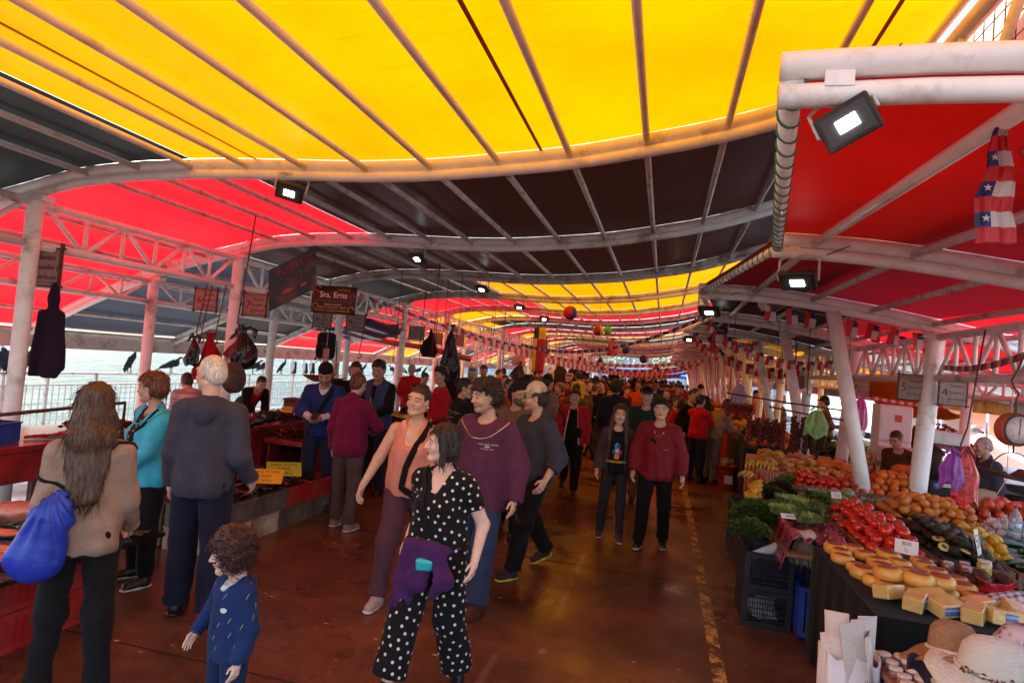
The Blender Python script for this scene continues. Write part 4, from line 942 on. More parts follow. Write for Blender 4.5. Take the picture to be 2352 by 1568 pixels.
# painted boards
t = thing('painted_board', 'dark hand painted board reading PUESTO N 7, hung aslant under the roof', 'sign', (-4.28, 6.5, 2.67)); t.scale = (1.1, 1, .82); t.rotation_euler = (R(12), R(-28), 0)
g = G(); g.raw([(-.40, -.006, -.26), (.40-.2, -.006, -.26), (.40, -.006, .26), (-.2, -.006, .26)], [(0, 1, 2, 3)]); g.raw([(-.40, .006, -.26), (.2, .006, -.26), (.40, .006, .26), (-.2, .006, .26)], [(3, 2, 1, 0)])
g.build('board', mat('board_paint', (.015, .02, .03), .5, var=.2, vs=4, col2=(.10, .03, .03), thr=(.5, .6)), t)
g = G(); Mx = lambda x, z: Matrix.Translation((x, -.010, z)) @ Euler((R(90), 0, 0)).to_matrix().to_4x4(); g.text('PUESTO', .13, Mx(.10, .15)); g.text('N°7', .13, Mx(.05, .0)); g.build('lettering', mat('red_lettering', (.22, .02, .02), .6, var=.1), t)
g = G(); g.ball(T(-.1, -.01, -.12, s=(.07, .004, .03)), 2); g.ball(T(.1, -.01, -.14, s=(.05, .004, .02)), 2); g.build('painted_fish', mat('dull_pink_paint', (.32, .08, .07), .6), t)
t = thing('banner', 'brown banner reading Sra. Erna with fish stall offers, hung under the roof', 'sign', (-4.87, 8.5, 2.63), R(2))
g = G(); g.sheet(lambda u, v: (-.36+.72*u, .012+.006*math.sin(u*7), -.21+.42*v), 12, 4, .004); g.build('cloth', mat('banner_print', (.045, .028, .02), .5, var=.3, vs=5), t)
g = G(); g.text('LOCAL 8', .05, Mx(.16, .155)); g.text('SALMÓN - MERLUZA - REINETA', .037, Mx(0, -.115)); g.text('CONGRIO - CEVICHES Y MARISCALES', .033, Mx(0, -.165)); g.build('lettering', mat('yellow_lettering', (.75, .42, .05), .6, var=0), t)
g = G(); g.text('Sra. Erna', .125, Mx(0, .07), bold=.002); g.text('Reparto a domicilio', .035, Mx(0, -.07)); g.build('lettering', mat('white_lettering', (.8, .78, .74), .6, var=0), t)
g = G(); g.text('VENTA POR MAYOR Y AL DETALLE', .04, Mx(0, -.02)); g.build('lettering', mat('grey_lettering', (.25, .18, .14), .6, var=0), t)
for i, (x_, z_, c_) in enumerate(((-.29, .1, (.45, .12, .06)), (.31, .05, (.42, .10, .05)), (-.28, -.1, (.4, .2, .1)), (.30, -.13, (.45, .3, .08)), (-.27, .17, (.5, .2, .12)))):
    g = G(); g.tube([(x_+.045*math.cos(a*.4), -.006, z_+.035*math.sin(a*.4)) for a in range(13)], [.014-.0009*a for a in range(13)], 6); g.build('printed_shrimp', mat('shrimp%d' % i, c_, .5), t)
for q in (-.3, .3): g = G(); g.tube([(q, 0, .21), (q, .0, .62)], .004, 4); g.build('cord', rust, t)
def hook(pts, label, r=.008): g = G(); g.tube(pts, r, 6); return g.build('hook_rod', rust, label=label, cat='hook', group='hanging hook rods')
HK = 'thin rusty hook rod hanging from a roof tube over the fish stalls'
for (x, y, z0, z1) in ((-4.7, 6.3, 3.36, 2.1), (-6.0, 7.2, 2.65, 1.95), (-6.05, 7.35, 2.65, 1.9), (-5.95, 7.5, 2.65, 1.9), (-5.2, 9.0, 3.3, 2.25), (-5.3, 10.5, 2.7, 1.85)):
    g = G(); g.tube([(x-.1*(i_/8), y, z0+(z1-z0)*i_/8) for i_ in range(8)]+[(x-.1+.05*math.sin(k*.6), y, z1-.04+.04*math.cos(k*.6)) for k in range(7)], .008, 6); g.build('hook_rod', rust, label=HK, cat='hook', group='hanging hook rods')
for k in range(46):
    y = 9+rnd.random()*30; x = rnd.choice((-4.7, -4.1, -3.6, -5.2))+rnd.uniform(-.2, .2); z0 = zl(x)+.03; z1 = rnd.uniform(1.75, 2.15)
    g = G(); g.tube([(x, y, z0), (x+rnd.uniform(-.05, .05), y, (z0+z1)/2), (x+rnd.uniform(-.07, .07), y, z1), (x+.04, y, z1-.04), (x+.07, y, z1)], .007, 5); g.build('hook_rod', rust, label='dark hook rod or cord hanging far down the left stall row', cat='hook', group='far hook rods')
for k in range(22):
    y = 9+rnd.random()*24; x = rnd.uniform(1.3, 2.7); z0 = zr(x)+.03; z1 = rnd.uniform(1.7, 2.1)
    g = G(); g.tube([(x, y, z0), (x+rnd.uniform(-.05, .05), y, z1), (x+.04, y, z1-.04), (x+.07, y, z1)], .007, 5); g.build('hook_rod', rust, label='dark cord hanging over the right fruit stalls', cat='hook', group='cords over the fruit stalls')
# floodlights
ledm = mat('led_glow', (1, 1, 1), .5, var=0, emit=9)
def floodlight(loc, label, rz=0, tilt=45, s=1., roll=0):
    t = thing('floodlight', label, 'lamp', loc, rz, 'black floodlights under the roof'); t.scale = (s, s, s); t.rotation_euler = (R(-12) if roll else 0, R(roll), rz)
    Mx = T(0, 0, -.16, rx=R(tilt)-PI/2)
    g = G(); g.box((0, 0, 0), (.23, .17, .035), Mx, b=.008)
    for k in range(7): g.box((-.09+.03*k, 0, .026), (.006, .13, .02), Mx)
    g.build('housing', mat('floodlight_black', (.010, .010, .011), .6, var=.2, dirt=(.05, .04, .03)), t)
    g = G(); g.box((0, 0, -.0195), (.19, .13, .004), Mx); g.build('lens', mat('lens_dark', (.05, .05, .055), .2), t)
    g = G(); g.box((-.0, 0, -.024), (.085, .055, .004), Mx); g.build('led_panel', ledm, t)
    g = G(); g.tube([(-.125, 0, -.16), (-.125, .0, -.02), (-.09, 0, 0), (.09, 0, 0), (.125, 0, -.02), (.125, 0, -.16)], .009, 6); g.box((0, 0, .008), (.06, .04, .016)); g.build('yoke', galv, t)
    g = G(); g.tube([(.02, .05, -.12), (.06, .08, -.04), (.16, .05, .02), (.3, .0, .06)], .004, 5); g.build('cable', blackm, t)
floodlight((.385, 1.80, 2.70), 'large lit floodlight hanging from the thick white arch at the top right', R(-28), 34, .60, -26)
floodlight((-3.20, 4.75, 3.36), 'boxy floodlight with brass bracket under the first arch, left of centre', R(30), 60, 1.0, 10)
for i_, (x, y, z, lb) in enumerate(((-3.27, 7.75, 3.36, 'lit floodlight under the second arch'), (-3.26, 10.75, 3.36, 'lit floodlight under the third arch'), (-3.26, 13.75, 3.36, 'lit floodlight under the fourth arch'), (-3.26, 16.75, 3.36, 'tiny lit floodlight under the fifth arch'), (.86, 4.75, 2.84, 'lit round floodlight where the two red roof bays meet'),
        (.46, 7.75, 2.90, 'lit floodlight at the left end of the red roof arch'), (.82, 10.75, 2.90, 'second lit floodlight down the right aisle edge'), (.45, 13.75, 2.92, 'third lit floodlight down the right aisle edge'))): floodlight((x, y, z), lb, R(-25+13*(i_ % 4)), 50+6*(i_ % 3), 1.05)
# plastic bags and clothes on hooks
def drape(name, label, cat, top, w, d, h, m, seed, ears=1, taper=.25, parts=None, group=None, rz=0, bot=.75, folds=6):
    """gathered plastic or cloth hanging from one point: closed wrinkled body"""
    g = G(); nu, nv = 44, 24; rs = random.Random(seed); ph = [rs.random()*6 for _ in range(6)]
    def fn(u, v):
        a = u*2*PI; prof = taper*(1.2-2*min(v, .12)/.12*.35)+(1-taper)*min(1, max(0, v-.10)*1.55)**.85
        if v > .8: prof *= 1-(1-bot)*((v-.8)/.2)
        cr = 1+.22*(1-2*abs(math.sin((folds*a+ph[0]+2.5*v)/2)))*(1-.55*v)+.12*math.sin((folds*2-1)*a+ph[1]+6*v)+.09*math.sin(3*a+ph[2]+9*v)+.07*math.sin(17*v+4*a+ph[3])
        e = (1 if v < 1 else 0)
        return (w/2*prof*cr*math.cos(a)+.02*math.sin(v*7+ph[3]), d/2*prof*cr*math.sin(a), -h*v*(1+.05*math.sin(2*a+ph[4])*v))
    g.grid(fn, nu, nv); g.raw([fn(i/nu, 1) for i in range(nu)], [tuple(range(nu))[::-1]]); g.raw([fn(i/nu, 0) for i in range(nu)], [tuple(range(nu))])
    if ears:
        for q in (-1, 1): g.sheet(lambda u, v: (q*(w*.10+w*.34*u), .02*math.sin(u*5+v*3), .02-.22*h*u+(.16*h*(v-.5))*(.4+u)), 5, 3, .003)
    o = g.build(name, m, loc=top, rz=rz, label=label, cat=cat, group=group); return o
bagk = mat('black_bag_film', (.012, .012, .013), .22, var=.3, vs=9, bump=.8, bs=14); bagr = mat('dark_red_bag_film', (.10, .012, .015), .28, var=.4, vs=9, bump=.8, bs=14)
knit = cloth('dark_violet_knit', (.022, .014, .035), .95)
def jacket():
    S = SDF(); S.cone((0, 0, -.02), (.0, 0, -.14), .045, .055, .03, fl=((0, 1, 0), .7)); S.cone((0, 0, -.14), (0, 0, -.38), .055, .085, .04, fl=((0, 1, 0), .6)); S.cone((0, 0, -.38), (.03, 0, -.82), .085, .13, .05, fl=((0, 1, 0), .5)); S.cone((-.05, -.05, -.30), (-.12, -.03, -.93), .05, .05, .02); S.cone((.04, .03, -.30), (.11, .03, -.80), .05, .06, .02); S.half((0, 0, -.92), (0, 0, -1))
    v, q = S.mesh(.012); n = normals(v, q); v = v+n*(wob(v, 4, 26, .009, (1, 1, .35)))[:, None]; return v, q
v, q = jacket(); o = npobj('hoodie', v, q, knit); o.location = (-5.92, 5.0, 2.30); tag(o, 'dark violet hoodie hanging from the left sector sign 5', 'jacket')
drape('plastic_bag', 'big knotted black bag hung on a long hook between the near left columns', 'bag', (-4.68, 6.3, 2.07), .34, .26, .47, bagk, 3)
drape('plastic_bag', 'dark red crumpled bag behind the white haired man', 'bag', (-5.55, 7.35, 1.98), .34, .26, .36, bagr, 5)
drape('jacket', 'red jacket hanging with a black bag at the pink column with hooks', 'jacket', (-5.98, 7.35, 1.98), .42, .25, .62, cloth('red_jacket_cloth', (.28, .01, .02)), 8, 0, .3, bot=.9)
drape('plastic_bag', 'black film bag hung in front of the red jacket', 'bag', (-6.12, 7.2, 1.92), .22, .16, .4, bagk, 9)
def backpack(loc, label, m, s=1, rz=0):
    t = thing('backpack', label, 'backpack', loc, rz); t.scale = (s,)*3; S = SDF(); S.box((0, 0, -.26), (.15, .08, .21), None, .07, .02); v, q = S.mesh(.014); n = normals(v, q); npobj('main_pouch', v+n*wob(v, 2, 30, .006)[:, None], q, m, t)
    S = SDF(); S.box((0, -.085, -.33), (.11, .035, .11), None, .03, .02); v, q = S.mesh(.013); npobj('front_pocket', v, q, m, t)
    for qq in (-1, 1): g = G(); g.tube([(qq*.05, .06, -.06), (qq*.13, .1, -.2), (qq*.16, .06, -.42), (qq*.19, .02, -.50)], .016, 6, flat=.5); g.build('shoulder_strap', m, t)
    g = G(); g.tube([(-.04, 0, -.06), (-.03, 0, .0), (.03, 0, .0), (.04, 0, -.06)], .010, 6); g.build('handle', m, t)
backpack((-5.15, 8.9, 2.20), 'black patterned backpack hung from a hook beside the Erna banner', cloth('backpack_black', (.012, .012, .022)))
def digital_scale(loc, label, rz=0, s=1):
    t = thing('hanging_scale', label, 'scale', loc, rz, 'white hanging scales'); t.scale = (s,)*3
    g = G(); g.box((0, 0, -.2), (.21, .10, .26), b=.03); g.build('housing', mat('scale_white', (.55, .50, .46), .5, dirt=(.3, .2, .15)), t)
    g = G(); g.box((0, -.052, -.14), (.15, .004, .045)); g.build('display', mat('display_teal', (.04, .10, .12), .2), t)
    g = G(); g.box((0, -.052, -.25), (.13, .004, .08)); g.build('keypad', mat('keypad_grey', (.35, .33, .32), .6), t)
    g = G(); g.tube([(-.05, 0, -.07), (-.05, 0, 0), (.05, 0, 0), (.05, 0, -.07)], .008, 6); g.tube([(0, 0, 0), (0, 0, .25)], .005, 5); g.build('handle', rust, t)
    return t
g = G(); g.box((0, 0, -.15), (.09, .05, .3), b=.012); g.tube([(0, 0, -.3), (0, 0, -.36), (.03, 0, -.4), (0, 0, -.42)], .007, 6); g.tube([(0, 0, 0), (0, 0, .25)], .005, 5); g.build('spring_scale', mat('old_cream_scale', (.5, .42, .36), .6, dirt=(.25, .12, .08), damt=.8), loc=(-5.02, 8.7, 1.90), label='worn cream spring scale hanging in front of the patterned backpack', cat='scale')
digital_scale((-3.6, 12.2, 1.66), 'white hanging scale with teal display above the cardigan woman'); digital_scale((-3.95, 12.9, 1.85), 'white hanging scale with blank face left of the beige shirt vendor'); digital_scale((-2.75, 15.5, 1.86), 'white hanging scale with orange mark, nearest the aisle centre'); digital_scale((-2.55, 17.5, 1.86), 'white hanging scale further down the left aisle edge')
# round dial scale and pan, far-left rusty disc
t = thing('dial_scale', 'rusty round scale seen edge on, hung behind the white haired man', 'scale', (-4.55, 6.0, 1.50)); g = G(); g.lathe([(0, -.05), (.15, -.05), (.17, -.03), (.17, .03), (.15, .05), (0, .05)], 24, T(0, 0, 0, ry=R(80))); g.build('dial_case', rust, t); g = G(); g.tube([(0, 0, .17), (0, 0, .6)], .006, 5); g.build('rod', rust, t)
t = thing('scale_pan', 'rusty steel scale pan hung by a wire loop left of the beanie man', 'scale', (-4.55, 7.9, 1.46)); g = G(); g.sheet(lambda u, v: (.3*(u*2-1)*math.sqrt(max(0, 1-(v*2-1)**2*.6)), .2*(v*2-1), .07*((u*2-1)**2)-.02), 16, 8, .004); g.build('pan', rust, t); g = G(); g.tube([(.22*math.cos(a*PI/12), 0, .02+.30*math.sin(a*PI/12)) for a in range(13)], .005, 5); g.build('wire_loop', rust, t)
for (x, y, z, w_, h_, m_, lb, sd) in ((-3.9, 11.2, 2.55, .42, 1.05, bagk, 'very long black bag hanging above the frowning woman', 21), (-4.25, 11.0, 2.42, .34, .5, cloth('dark_rucksack', (.03, .012, .02)), 'dark rucksack hung above the long black bag', 22), (-5.3, 11.0, 1.50, .45, .9, cloth('maroon_sack', (.05, .012, .012)), 'dark maroon sack hanging right of the blue vest man', 23),
        (-3.4, 14.8, 2.3, .34, .42, mat('pink_white_bag', (.6, .3, .32), .4, bump=.5), 'pink and white bag hanging left of the beige shirt vendor', 24), (-3.2, 14.0, 1.98, .42, .48, bagk, 'dark green bag between two white scales', 25), (-2.9, 18.0, 2.25, .42, .75, cloth('olive_coat', (.05, .045, .02)), 'olive coat hanging behind the beige shirt vendor', 26),
        (-2.85, 21.5, 2.35, .6, .75, cloth('maroon_pack', (.06, .01, .015)), 'maroon rucksack hanging above the black capped man', 27), (-1.95, 26, 2.2, .42, .6, cloth('black_coat', (.01, .01, .012)), 'black bag hanging left of the child on shoulders', 28), (-3.0, 24, 2.35, .35, .9, cloth('red_coat', (.16, .01, .015)), 'dark red coat hanging far down the left row', 29), (-1.3, 30, 2.1, .4, .9, cloth('black_coat', (.01, .01, .012)), 'long black coat hanging far down the aisle', 30),
        (-1.0, 32, 1.9, .5, .7, bagk, 'black sack hanging before the bright end of the hall', 31), (-.55, 34, 1.95, .6, .8, bagk, 'second black sack hanging before the bright end', 32), (-3.2, 17, 2.75, .2, .65, bagk, 'thin black pennant shaped bag high on the left', 33), (-2.3, 23, 2.5, .28, .5, bagr, 'small red bag hanging in the mid distance', 34)):
    drape('hanging_bag', lb, 'bag', (x, y, z), w_, w_*.6, h_, m_, sd, 0, .15, bot=.8)
g = G(); g.sheet(lambda u, v: (-6.2-1.5*u+.3*v, 12.4+1.4*v, 2.62-.32*u-.16*v-.10*math.sin(u*3.1)+.02*math.sin(u*26)), 40, 6, .004); g.build('blue_tarp', mat('blue_tarp', (.01, .03, .12), .3, var=.3, vs=5, bump=.5, bs=8), label='blue tarp sagging under the roof beyond the Erna banner', cat='tarp')
g = G(); g.tube([(-7.6+.35*k, 15.0+.05*k, 2.28-.04*k-.03*math.sin(k)) for k in range(9)], .09, 8, flat=.8); g.build('rolled_tarp', mat('brown_tarp', (.25, .10, .06), .6, bump=.6, bs=9), label='rolled brown tarp slung under the yellow roof bay', cat='tarp')
# bunting
bw = mat('bunting_white', (.55, .46, .46), .5, var=.03); br_ = mat('bunting_red', (.50, .012, .02), .5, var=.08); bb = mat('bunting_blue', (.012, .02, .14), .5, var=.05)
def garland(a, b, sag, n, w_, name, label, blues=False, group=None, side=0):
    a, b = Vector(a), Vector(b); g = G(); P_ = [a.lerp(b, k/n)-Vector((0, 0, sag*4*(k/n)*(1-k/n))) for k in range(n+1)]
    for k in range(n):
        p, q_ = P_[k], P_[k+1]; tw = .3*math.sin(k*.7); d = Vector((side+tw*w_*.3, .25*tw*w_, -w_)); dn = Vector((0, .0015, 0))
        m_ = k % 2 if not blues else (k % 3)
        g.raw([p, q_, q_+d, p+d, p+dn, q_+dn, q_+d+dn, p+d+dn], [(0, 1, 2, 3), (7, 6, 5, 4), (0, 4, 5, 1), (1, 5, 6, 2), (2, 6, 7, 3), (3, 7, 4, 0)], mi=m_, smooth=False)
    return g.build(name, [br_, bw, bb], label=label, cat='bunting', group=group)
garland((-4.35, 8.3, 2.75), (-2.6, 14, 2.30), .12, 60, .05, 'bunting', 'thin flag ribbon running from the Erna banner down the left side', True)
garland((-4.2, 11.6, 2.62), (.1, 22, 2.15), .35, 96, .15, 'bunting', 'wide red and white striped ribbon sweeping from the left towards the centre')
garland((-2.4, 10.5, 2.28), (.55, 7.9, 2.78), .28, 78, .05, 'bunting', 'ribbon of little star flags sagging across the aisle to the right canopy', True)
for k in range(13):
    y = 14+k*2.6; z = 2.62-.012*y+.1*rnd.random(); garland((-3.4-rnd.random()*.5, y, z-.12), (.75+rnd.random()*.4, y+rnd.uniform(-1, 3), z-.10), .28+.12*rnd.random(), 64, .085, 'bunting', 'red and white striped ribbon slung across the aisle in the distance', k % 4 == 1, 'striped ribbons across the far aisle')
garland((1.25, 10.5, 2.62), (2.3, 14.5, 2.05), .25, 50, .06, 'bunting', 'dark striped ribbon sagging behind the leaning white column'); garland((2.1, 12, 1.98), (2.9, 13.5, 2.1), .12, 44, .07, 'bunting', 'short striped ribbon drooping near the third right column')
garland((2.86, 7.65, 2.31), (2.2, 4.0, 2.42), .1, 40, .055, 'bunting', 'red and navy ribbon tied round the thick right column', True)
garland((2.9, 10.9, 1.93), (4.2, 10.9, 1.86), .03, 22, .05, 'bunting', 'red and white striped tape along the edge of the orange tarp')
def star(g, c, r, mi, y):
    g.raw([(c[0]+(r if k % 2 == 0 else r*.4)*math.sin(k*PI/5), y, c[1]+(r if k % 2 == 0 else r*.4)*math.cos(k*PI/5)) for k in range(10)], [tuple(range(10))], mi=mi, smooth=False)
def flag_mesh(w_, h_, seed):
    rs = random.Random(seed); g = G(); k1, k2 = rs.uniform(.01, .03), rs.random()*6
    f = lambda x, z: (x, k1*math.sin(x/w_*4+k2+z*9), z)
    def pan(x0, x1, z0, z1, mi):
        for i in range(3): 
            for j in range(3):
                a, b = x0+(x1-x0)*i/3, x0+(x1-x0)*(i+1)/3; c, d = z0+(z1-z0)*j/3, z0+(z1-z0)*(j+1)/3; g.raw([f(a, c), f(b, c), f(b, d), f(a, d)], [(0, 1, 2, 3)], mi=mi)
    pan(-w_/2, 0, -h_, 0, 0); pan(0, w_/2, -h_, -h_*.4, 1); pan(0, w_/2, -h_*.4, 0, 2)
    star(g, (w_*.25, -h_*.2), w_*.14, 1, k1*math.sin(2+k2)-.004-abs(k1)*.5); return g.mesh('flag', [br_, bw, bb])
fm = [flag_mesh(.15, .22, i) for i in range(4)]
def flagline(a, b, sag, n, s, name, label, group=None):
    t = thing(name, label, 'bunting', a, 0, group); a = Vector(a); b = Vector(b)-a; g = G(); P_ = [b*(k/24)-Vector((0, 0, sag*4*(k/24)*(1-k/24))) for k in range(25)]; g.tube(P_, .003, 4); g.build('cord', bw, t)
    for k in range(n):
        f_ = (k+.5)/n; o = bpy.data.objects.new('flag', fm[k % 4]); COL.objects.link(o); o.parent = t; o.location = b*f_-Vector((0, 0, sag*4*f_*(1-f_))); o.rotation_euler = (rnd.uniform(-.3, .3), rnd.uniform(-.25, .35), rnd.uniform(-.5, .5)); o.scale = (s,)*3
flagline((1.05, 7.85, 2.87), (2.75, 7.7, 2.62), .0, 8, .82, 'flag_string', 'string of flags along the arch above the leaning white column'); flagline((.55, 8.6, 2.62), (2.6, 10.4, 2.45), .22, 13, .62, 'flag_string', 'drooping string of flags behind the leaning white column')
flagline((.35, 7.9, 2.82), (1.4, 10.6, 2.62), .2, 8, .6, 'flag_string', 'string of flags from the left end of the right canopy'); flagline((.4, 10.8, 2.75), (1.1, 13.6, 2.6), .15, 7, .7, 'flag_string', 'far string of flags beside the aisle'); flagline((1.0, 13.7, 2.6), (2.8, 13.9, 2.4), .2, 9, 1., 'flag_string', 'far string of flags over the fruit stalls')
# big gathered flag streamer, near
for sd in (0, 1):
    f_ = lambda x, z: ((x*(.25+.75*min(1, -z/.22))+.006*math.sin(z*30))*(1+.05*math.sin(z*50)), (-1 if sd == 0 else 1)*(.010+.008*math.sin(x*150+z*12)), z); g = G() if sd == 0 else g
    for r_ in range(8):
        for c_ in range(6):
            x0, x1 = -.048+.016*c_, -.032+.016*c_; z0, z1 = -.047*r_, -.047*(r_+1); q_ = [f_(x0, z1), f_(x1, z1), f_(x1, z0), f_(x0, z0)]; g.raw(q_ if sd == 0 else q_[::-1], [(0, 1, 2, 3)], mi=(1 if c_ > 1 else 2) if r_ % 2 == 0 else 0, smooth=False)
    if sd == 0:
        for r_ in (2, 4, 6): star(g, (f_(-.033, -.047*(r_+.5))[0], -.047*(r_+.5)), .013, 1, -.022)
g.build('flag_streamer', [br_, bw, bb], loc=(.945, 2.2, 2.79), label='long striped plastic streamer of star flags hanging at the upper right', cat='bunting')
drape('flag_streamer', 'edge of a second gathered flag streamer at the right photo border', 'bunting', (1.04, 2.2, 2.80), .05, .03, .12, br_, 46, 0, .3)
# cloth flag and paper balls
g = G(); g.sheet(lambda u, v: (-.16+.26*u, .02*math.sin(u*6), -.95*v), 8, 12, .004); o = g.build('cloth_flag', [br_, mat('flag_yellow', (.7, .45, .02), .6), blackm], loc=(-2.55, 13, 2.72), label='hanging cloth flag, yellow and black above red, over the aisle', cat='flag')
for p in o.data.polygons: p.material_index = (1 if p.center.x > -.05 else 2) if p.center.z > -.22 else (1 if p.center.x < -.1 else 0)
def paper_ball(loc, r, cols, label, squash=1.):
    g = G(); n = 48
    def fn(u, v):
        a = u*2*PI; t_ = v*PI; rr = r*(1-.10*(1 if int(u*n) % 2 else 0)*(.5+.5*math.sin(v*46+(int(u*n)//2 % 2)*PI))); return (rr*math.sin(t_)*math.cos(a), rr*math.sin(t_)*math.sin(a), rr*math.cos(t_)*squash)
    g.grid(fn, n, 24, smooth=False); o = g.build('paper_ball', cols, loc=loc, label=label, cat='decoration', group='honeycomb paper balls')
    for p in o.data.polygons:
        a = (math.atan2(p.center.y, p.center.x)/(2*PI)+.5+.17) % 1; p.material_index = int(a*len(cols)) % len(cols)
    g = G(); g.tube([(0, 0, r), (0, 0, 3.45-loc[2])], .003, 4); g.build('string', rust, o)
yp = mat('paper_yellow', (.7, .5, .03), .7); gp = mat('paper_green', (.15, .5, .02), .7); wp = mat('paper_white', (.7, .62, .6), .7)
paper_ball((-1.84, 12, 2.98), .135, [br_, bb], 'big honeycomb paper ball, red with a blue side'); paper_ball((-1.27, 12, 2.68), .105, [wp, br_, yp, br_], 'paper ball in red, white and yellow beside the green one'); paper_ball((-1.1, 12.1, 2.70), .075, [gp], 'small bright green paper lantern', 1.2)
paper_ball((-1.0, 16, 2.52), .12, [wp, bb, br_], 'white and red paper ball under the striped ribbon'); paper_ball((-.65, 20, 2.4), .13, [bb, br_], 'dark blue paper ball in the mid distance'); paper_ball((-.3, 24, 2.2), .12, [bb], 'small dark paper ball in the far distance')
drape('paper_bell', 'red and cream paper bell hanging over the aisle', 'decoration', (-1.15, 14, 2.66), .26, .26, .36, [br_], 47, 0, .4, bot=1)
for i_, (px, py, Y_) in enumerate(((1640, 765, 9), (1640, 790, 9.1), (1755, 690, 7.8), (2115, 745, 9.5), (2015, 765, 9.6), (2050, 770, 9.7), (2075, 775, 9.6), (2130, 800, 9.7))):
    p = atY(px, py, Y_); drape('tassel', 'tasselled pompom in flag colours hanging over the fruit stalls', 'decoration', (p.x, Y_, p.z+.1), .13, .1, .22, (bb, br_, bw)[i_ % 3], 60+i_, 0, .3, group='pompoms over the fruit stalls')
# ================================================================ GOODS
def fruitm(name, col, col2=None, rough=.35, **kw): return mat(name, col, rough, var=.12, vs=6, col2=col2, **kw)
def fruit(kind):
    """one mesh for a fruit or vegetable, real size, resting on z=0"""
    g = G()
    if kind == 'tomato':
        g.ball(T(0, 0, .033, s=.038), 3, fn=lambda v: Vector((v.x*(1+.04*math.cos(5*math.atan2(v.y, v.x))*(1-abs(v.z))), v.y*(1+.04*math.sin(5*math.atan2(v.y, v.x))*(1-abs(v.z))), v.z*.82-.12*max(0, 1-((v.x**2+v.y**2)/.10))*(1 if v.z > 0 else 0))))
        for k in range(5): a = k*1.257; g.tube([(0, 0, .058), (.010*math.cos(a), .010*math.sin(a), .063), (.02*math.cos(a), .02*math.sin(a), .058)], [.003, .002, .0006], 4, mi=1)
        return g.mesh('tomato', [fruitm('tomato_red', (.62, .02, .012), rough=.2, coat=.3), fruitm('stalk_green', (.06, .14, .03))])
    if kind == 'avocado':
        g.ball(T(0, 0, .032, ry=R(90), s=(.033, .033, .05)), 3, fn=lambda v: Vector((v.x*(1-.28*max(0, v.z)), v.y*(1-.28*max(0, v.z)), v.z))); return g.mesh('avocado', [fruitm('avocado_skin', (.018, .012, .010), (.035, .04, .012), .38, bump=.5, bs=180)])
    if kind == 'zucchini':
        pts = [(x*.24-.12, .012*math.sin(x*3), .028+.004*math.sin(x*5)) for x in [i/10 for i in range(11)]]; g.tube(pts, [.016, .024, .027, .029, .030, .030, .029, .027, .024, .018, .010], 12); g.tube([pts[0], (-.145, 0, .03)], [.013, .009], 6, mi=1)
        return g.mesh('zucchini', [mat('zucchini_skin', (.012, .04, .010), .3, var=.5, vs=9, stretch=(1, 6, 6), coat=.2), fruitm('stalk_green', (.06, .14, .03))])
    if kind == 'lemon': g.ball(T(0, 0, .028, ry=R(90), s=(.029, .029, .037)), 3, fn=lambda v: v*(1+.22*max(0, abs(v.z)-.82)/.18)); return g.mesh('lemon', [fruitm('lemon_peel', (.62, .34, .02), rough=.4, bump=.3, bs=150)])
    if kind == 'mango': g.ball(T(0, 0, .034, s=(.046, .036, .034)), 3, fn=lambda v: Vector((v.x, v.y+.12*v.x*v.x, v.z))); return g.mesh('peach', [fruitm('peach_skin', (.66, .27, .04), (.62, .12, .03), .5)])
    if kind == 'orange': g.ball(T(0, 0, .036, s=.038), 3); g.ball(T(0, 0, .0735, s=(.005, .005, .002)), 1, mi=1); return g.mesh('orange', [fruitm('orange_peel', (.68, .16, .012), rough=.42, bump=.35, bs=160), fruitm('stalk_green', (.06, .14, .03))])
    if kind == 'apple':
        g.ball(T(0, 0, .034, s=(.038, .038, .035)), 3, fn=lambda v: Vector((v.x, v.y, v.z-.3*max(0, 1-((v.x**2+v.y**2)/.18))*(1 if v.z > 0 else -.6)))); g.tube([(0, 0, .054), (.004, 0, .076)], .0018, 5, mi=1); return g.mesh('apple', [fruitm('apple_skin', (.60, .07, .03), (.55, .36, .06), .25, thr=(.5, .62)), fruitm('twig', (.07, .04, .02))])
    if kind == 'garlic':
        g.ball(T(0, 0, .024, s=(.03, .03, .026)), 3, fn=lambda v: Vector((v.x*(1+.09*math.cos(8*math.atan2(v.y, v.x))), v.y*(1+.09*math.cos(8*math.atan2(v.y, v.x))), v.z+.5*max(0, 1-((v.x**2+v.y**2)/.08))*(1 if v.z > 0 else 0)))); g.tube([(0, 0, .055), (.006, 0, .085)], [.006, .003], 5); return g.mesh('garlic_bulb', [mat('garlic_skin', (.62, .52, .50), .55, var=.12, vs=8, stretch=(3, 3, .5))])
    if kind == 'pepper':
        g.ball(T(0, 0, .04, s=(.04, .036, .042)), 3, fn=lambda v: Vector((v.x*(1+.1*math.cos(4*math.atan2(v.y, v.x))), v.y*(1+.1*math.cos(4*math.atan2(v.y, v.x))), v.z-.25*max(0, 1-((v.x**2+v.y**2)/.15))*(1 if v.z > 0 else 0)))); g.tube([(0, 0, .07), (.008, 0, .1)], .005, 6, mi=1); return g.mesh('red_pepper', [fruitm('pepper_red', (.45, .01, .01), rough=.15, coat=.4), fruitm('stalk_green', (.06, .14, .03))])
    if kind == 'cheese':
        g.lathe([(0, 0), (.060, 0), (.072, .010), (.077, .030), (.072, .052), (.058, .064), (0, .066)], 28); g.lathe([(.045, .0655), (.050, .0665), (.046, .0675), (0, .0678)], 24, mi=1)
        return g.mesh('round_cheese', [mat('cheese_rind', (.72, .34, .06), .4, var=.12, vs=9, coat=.25, bump=.1), mat('cheese_label', (.28, .05, .02), .4, var=.5, vs=30)])
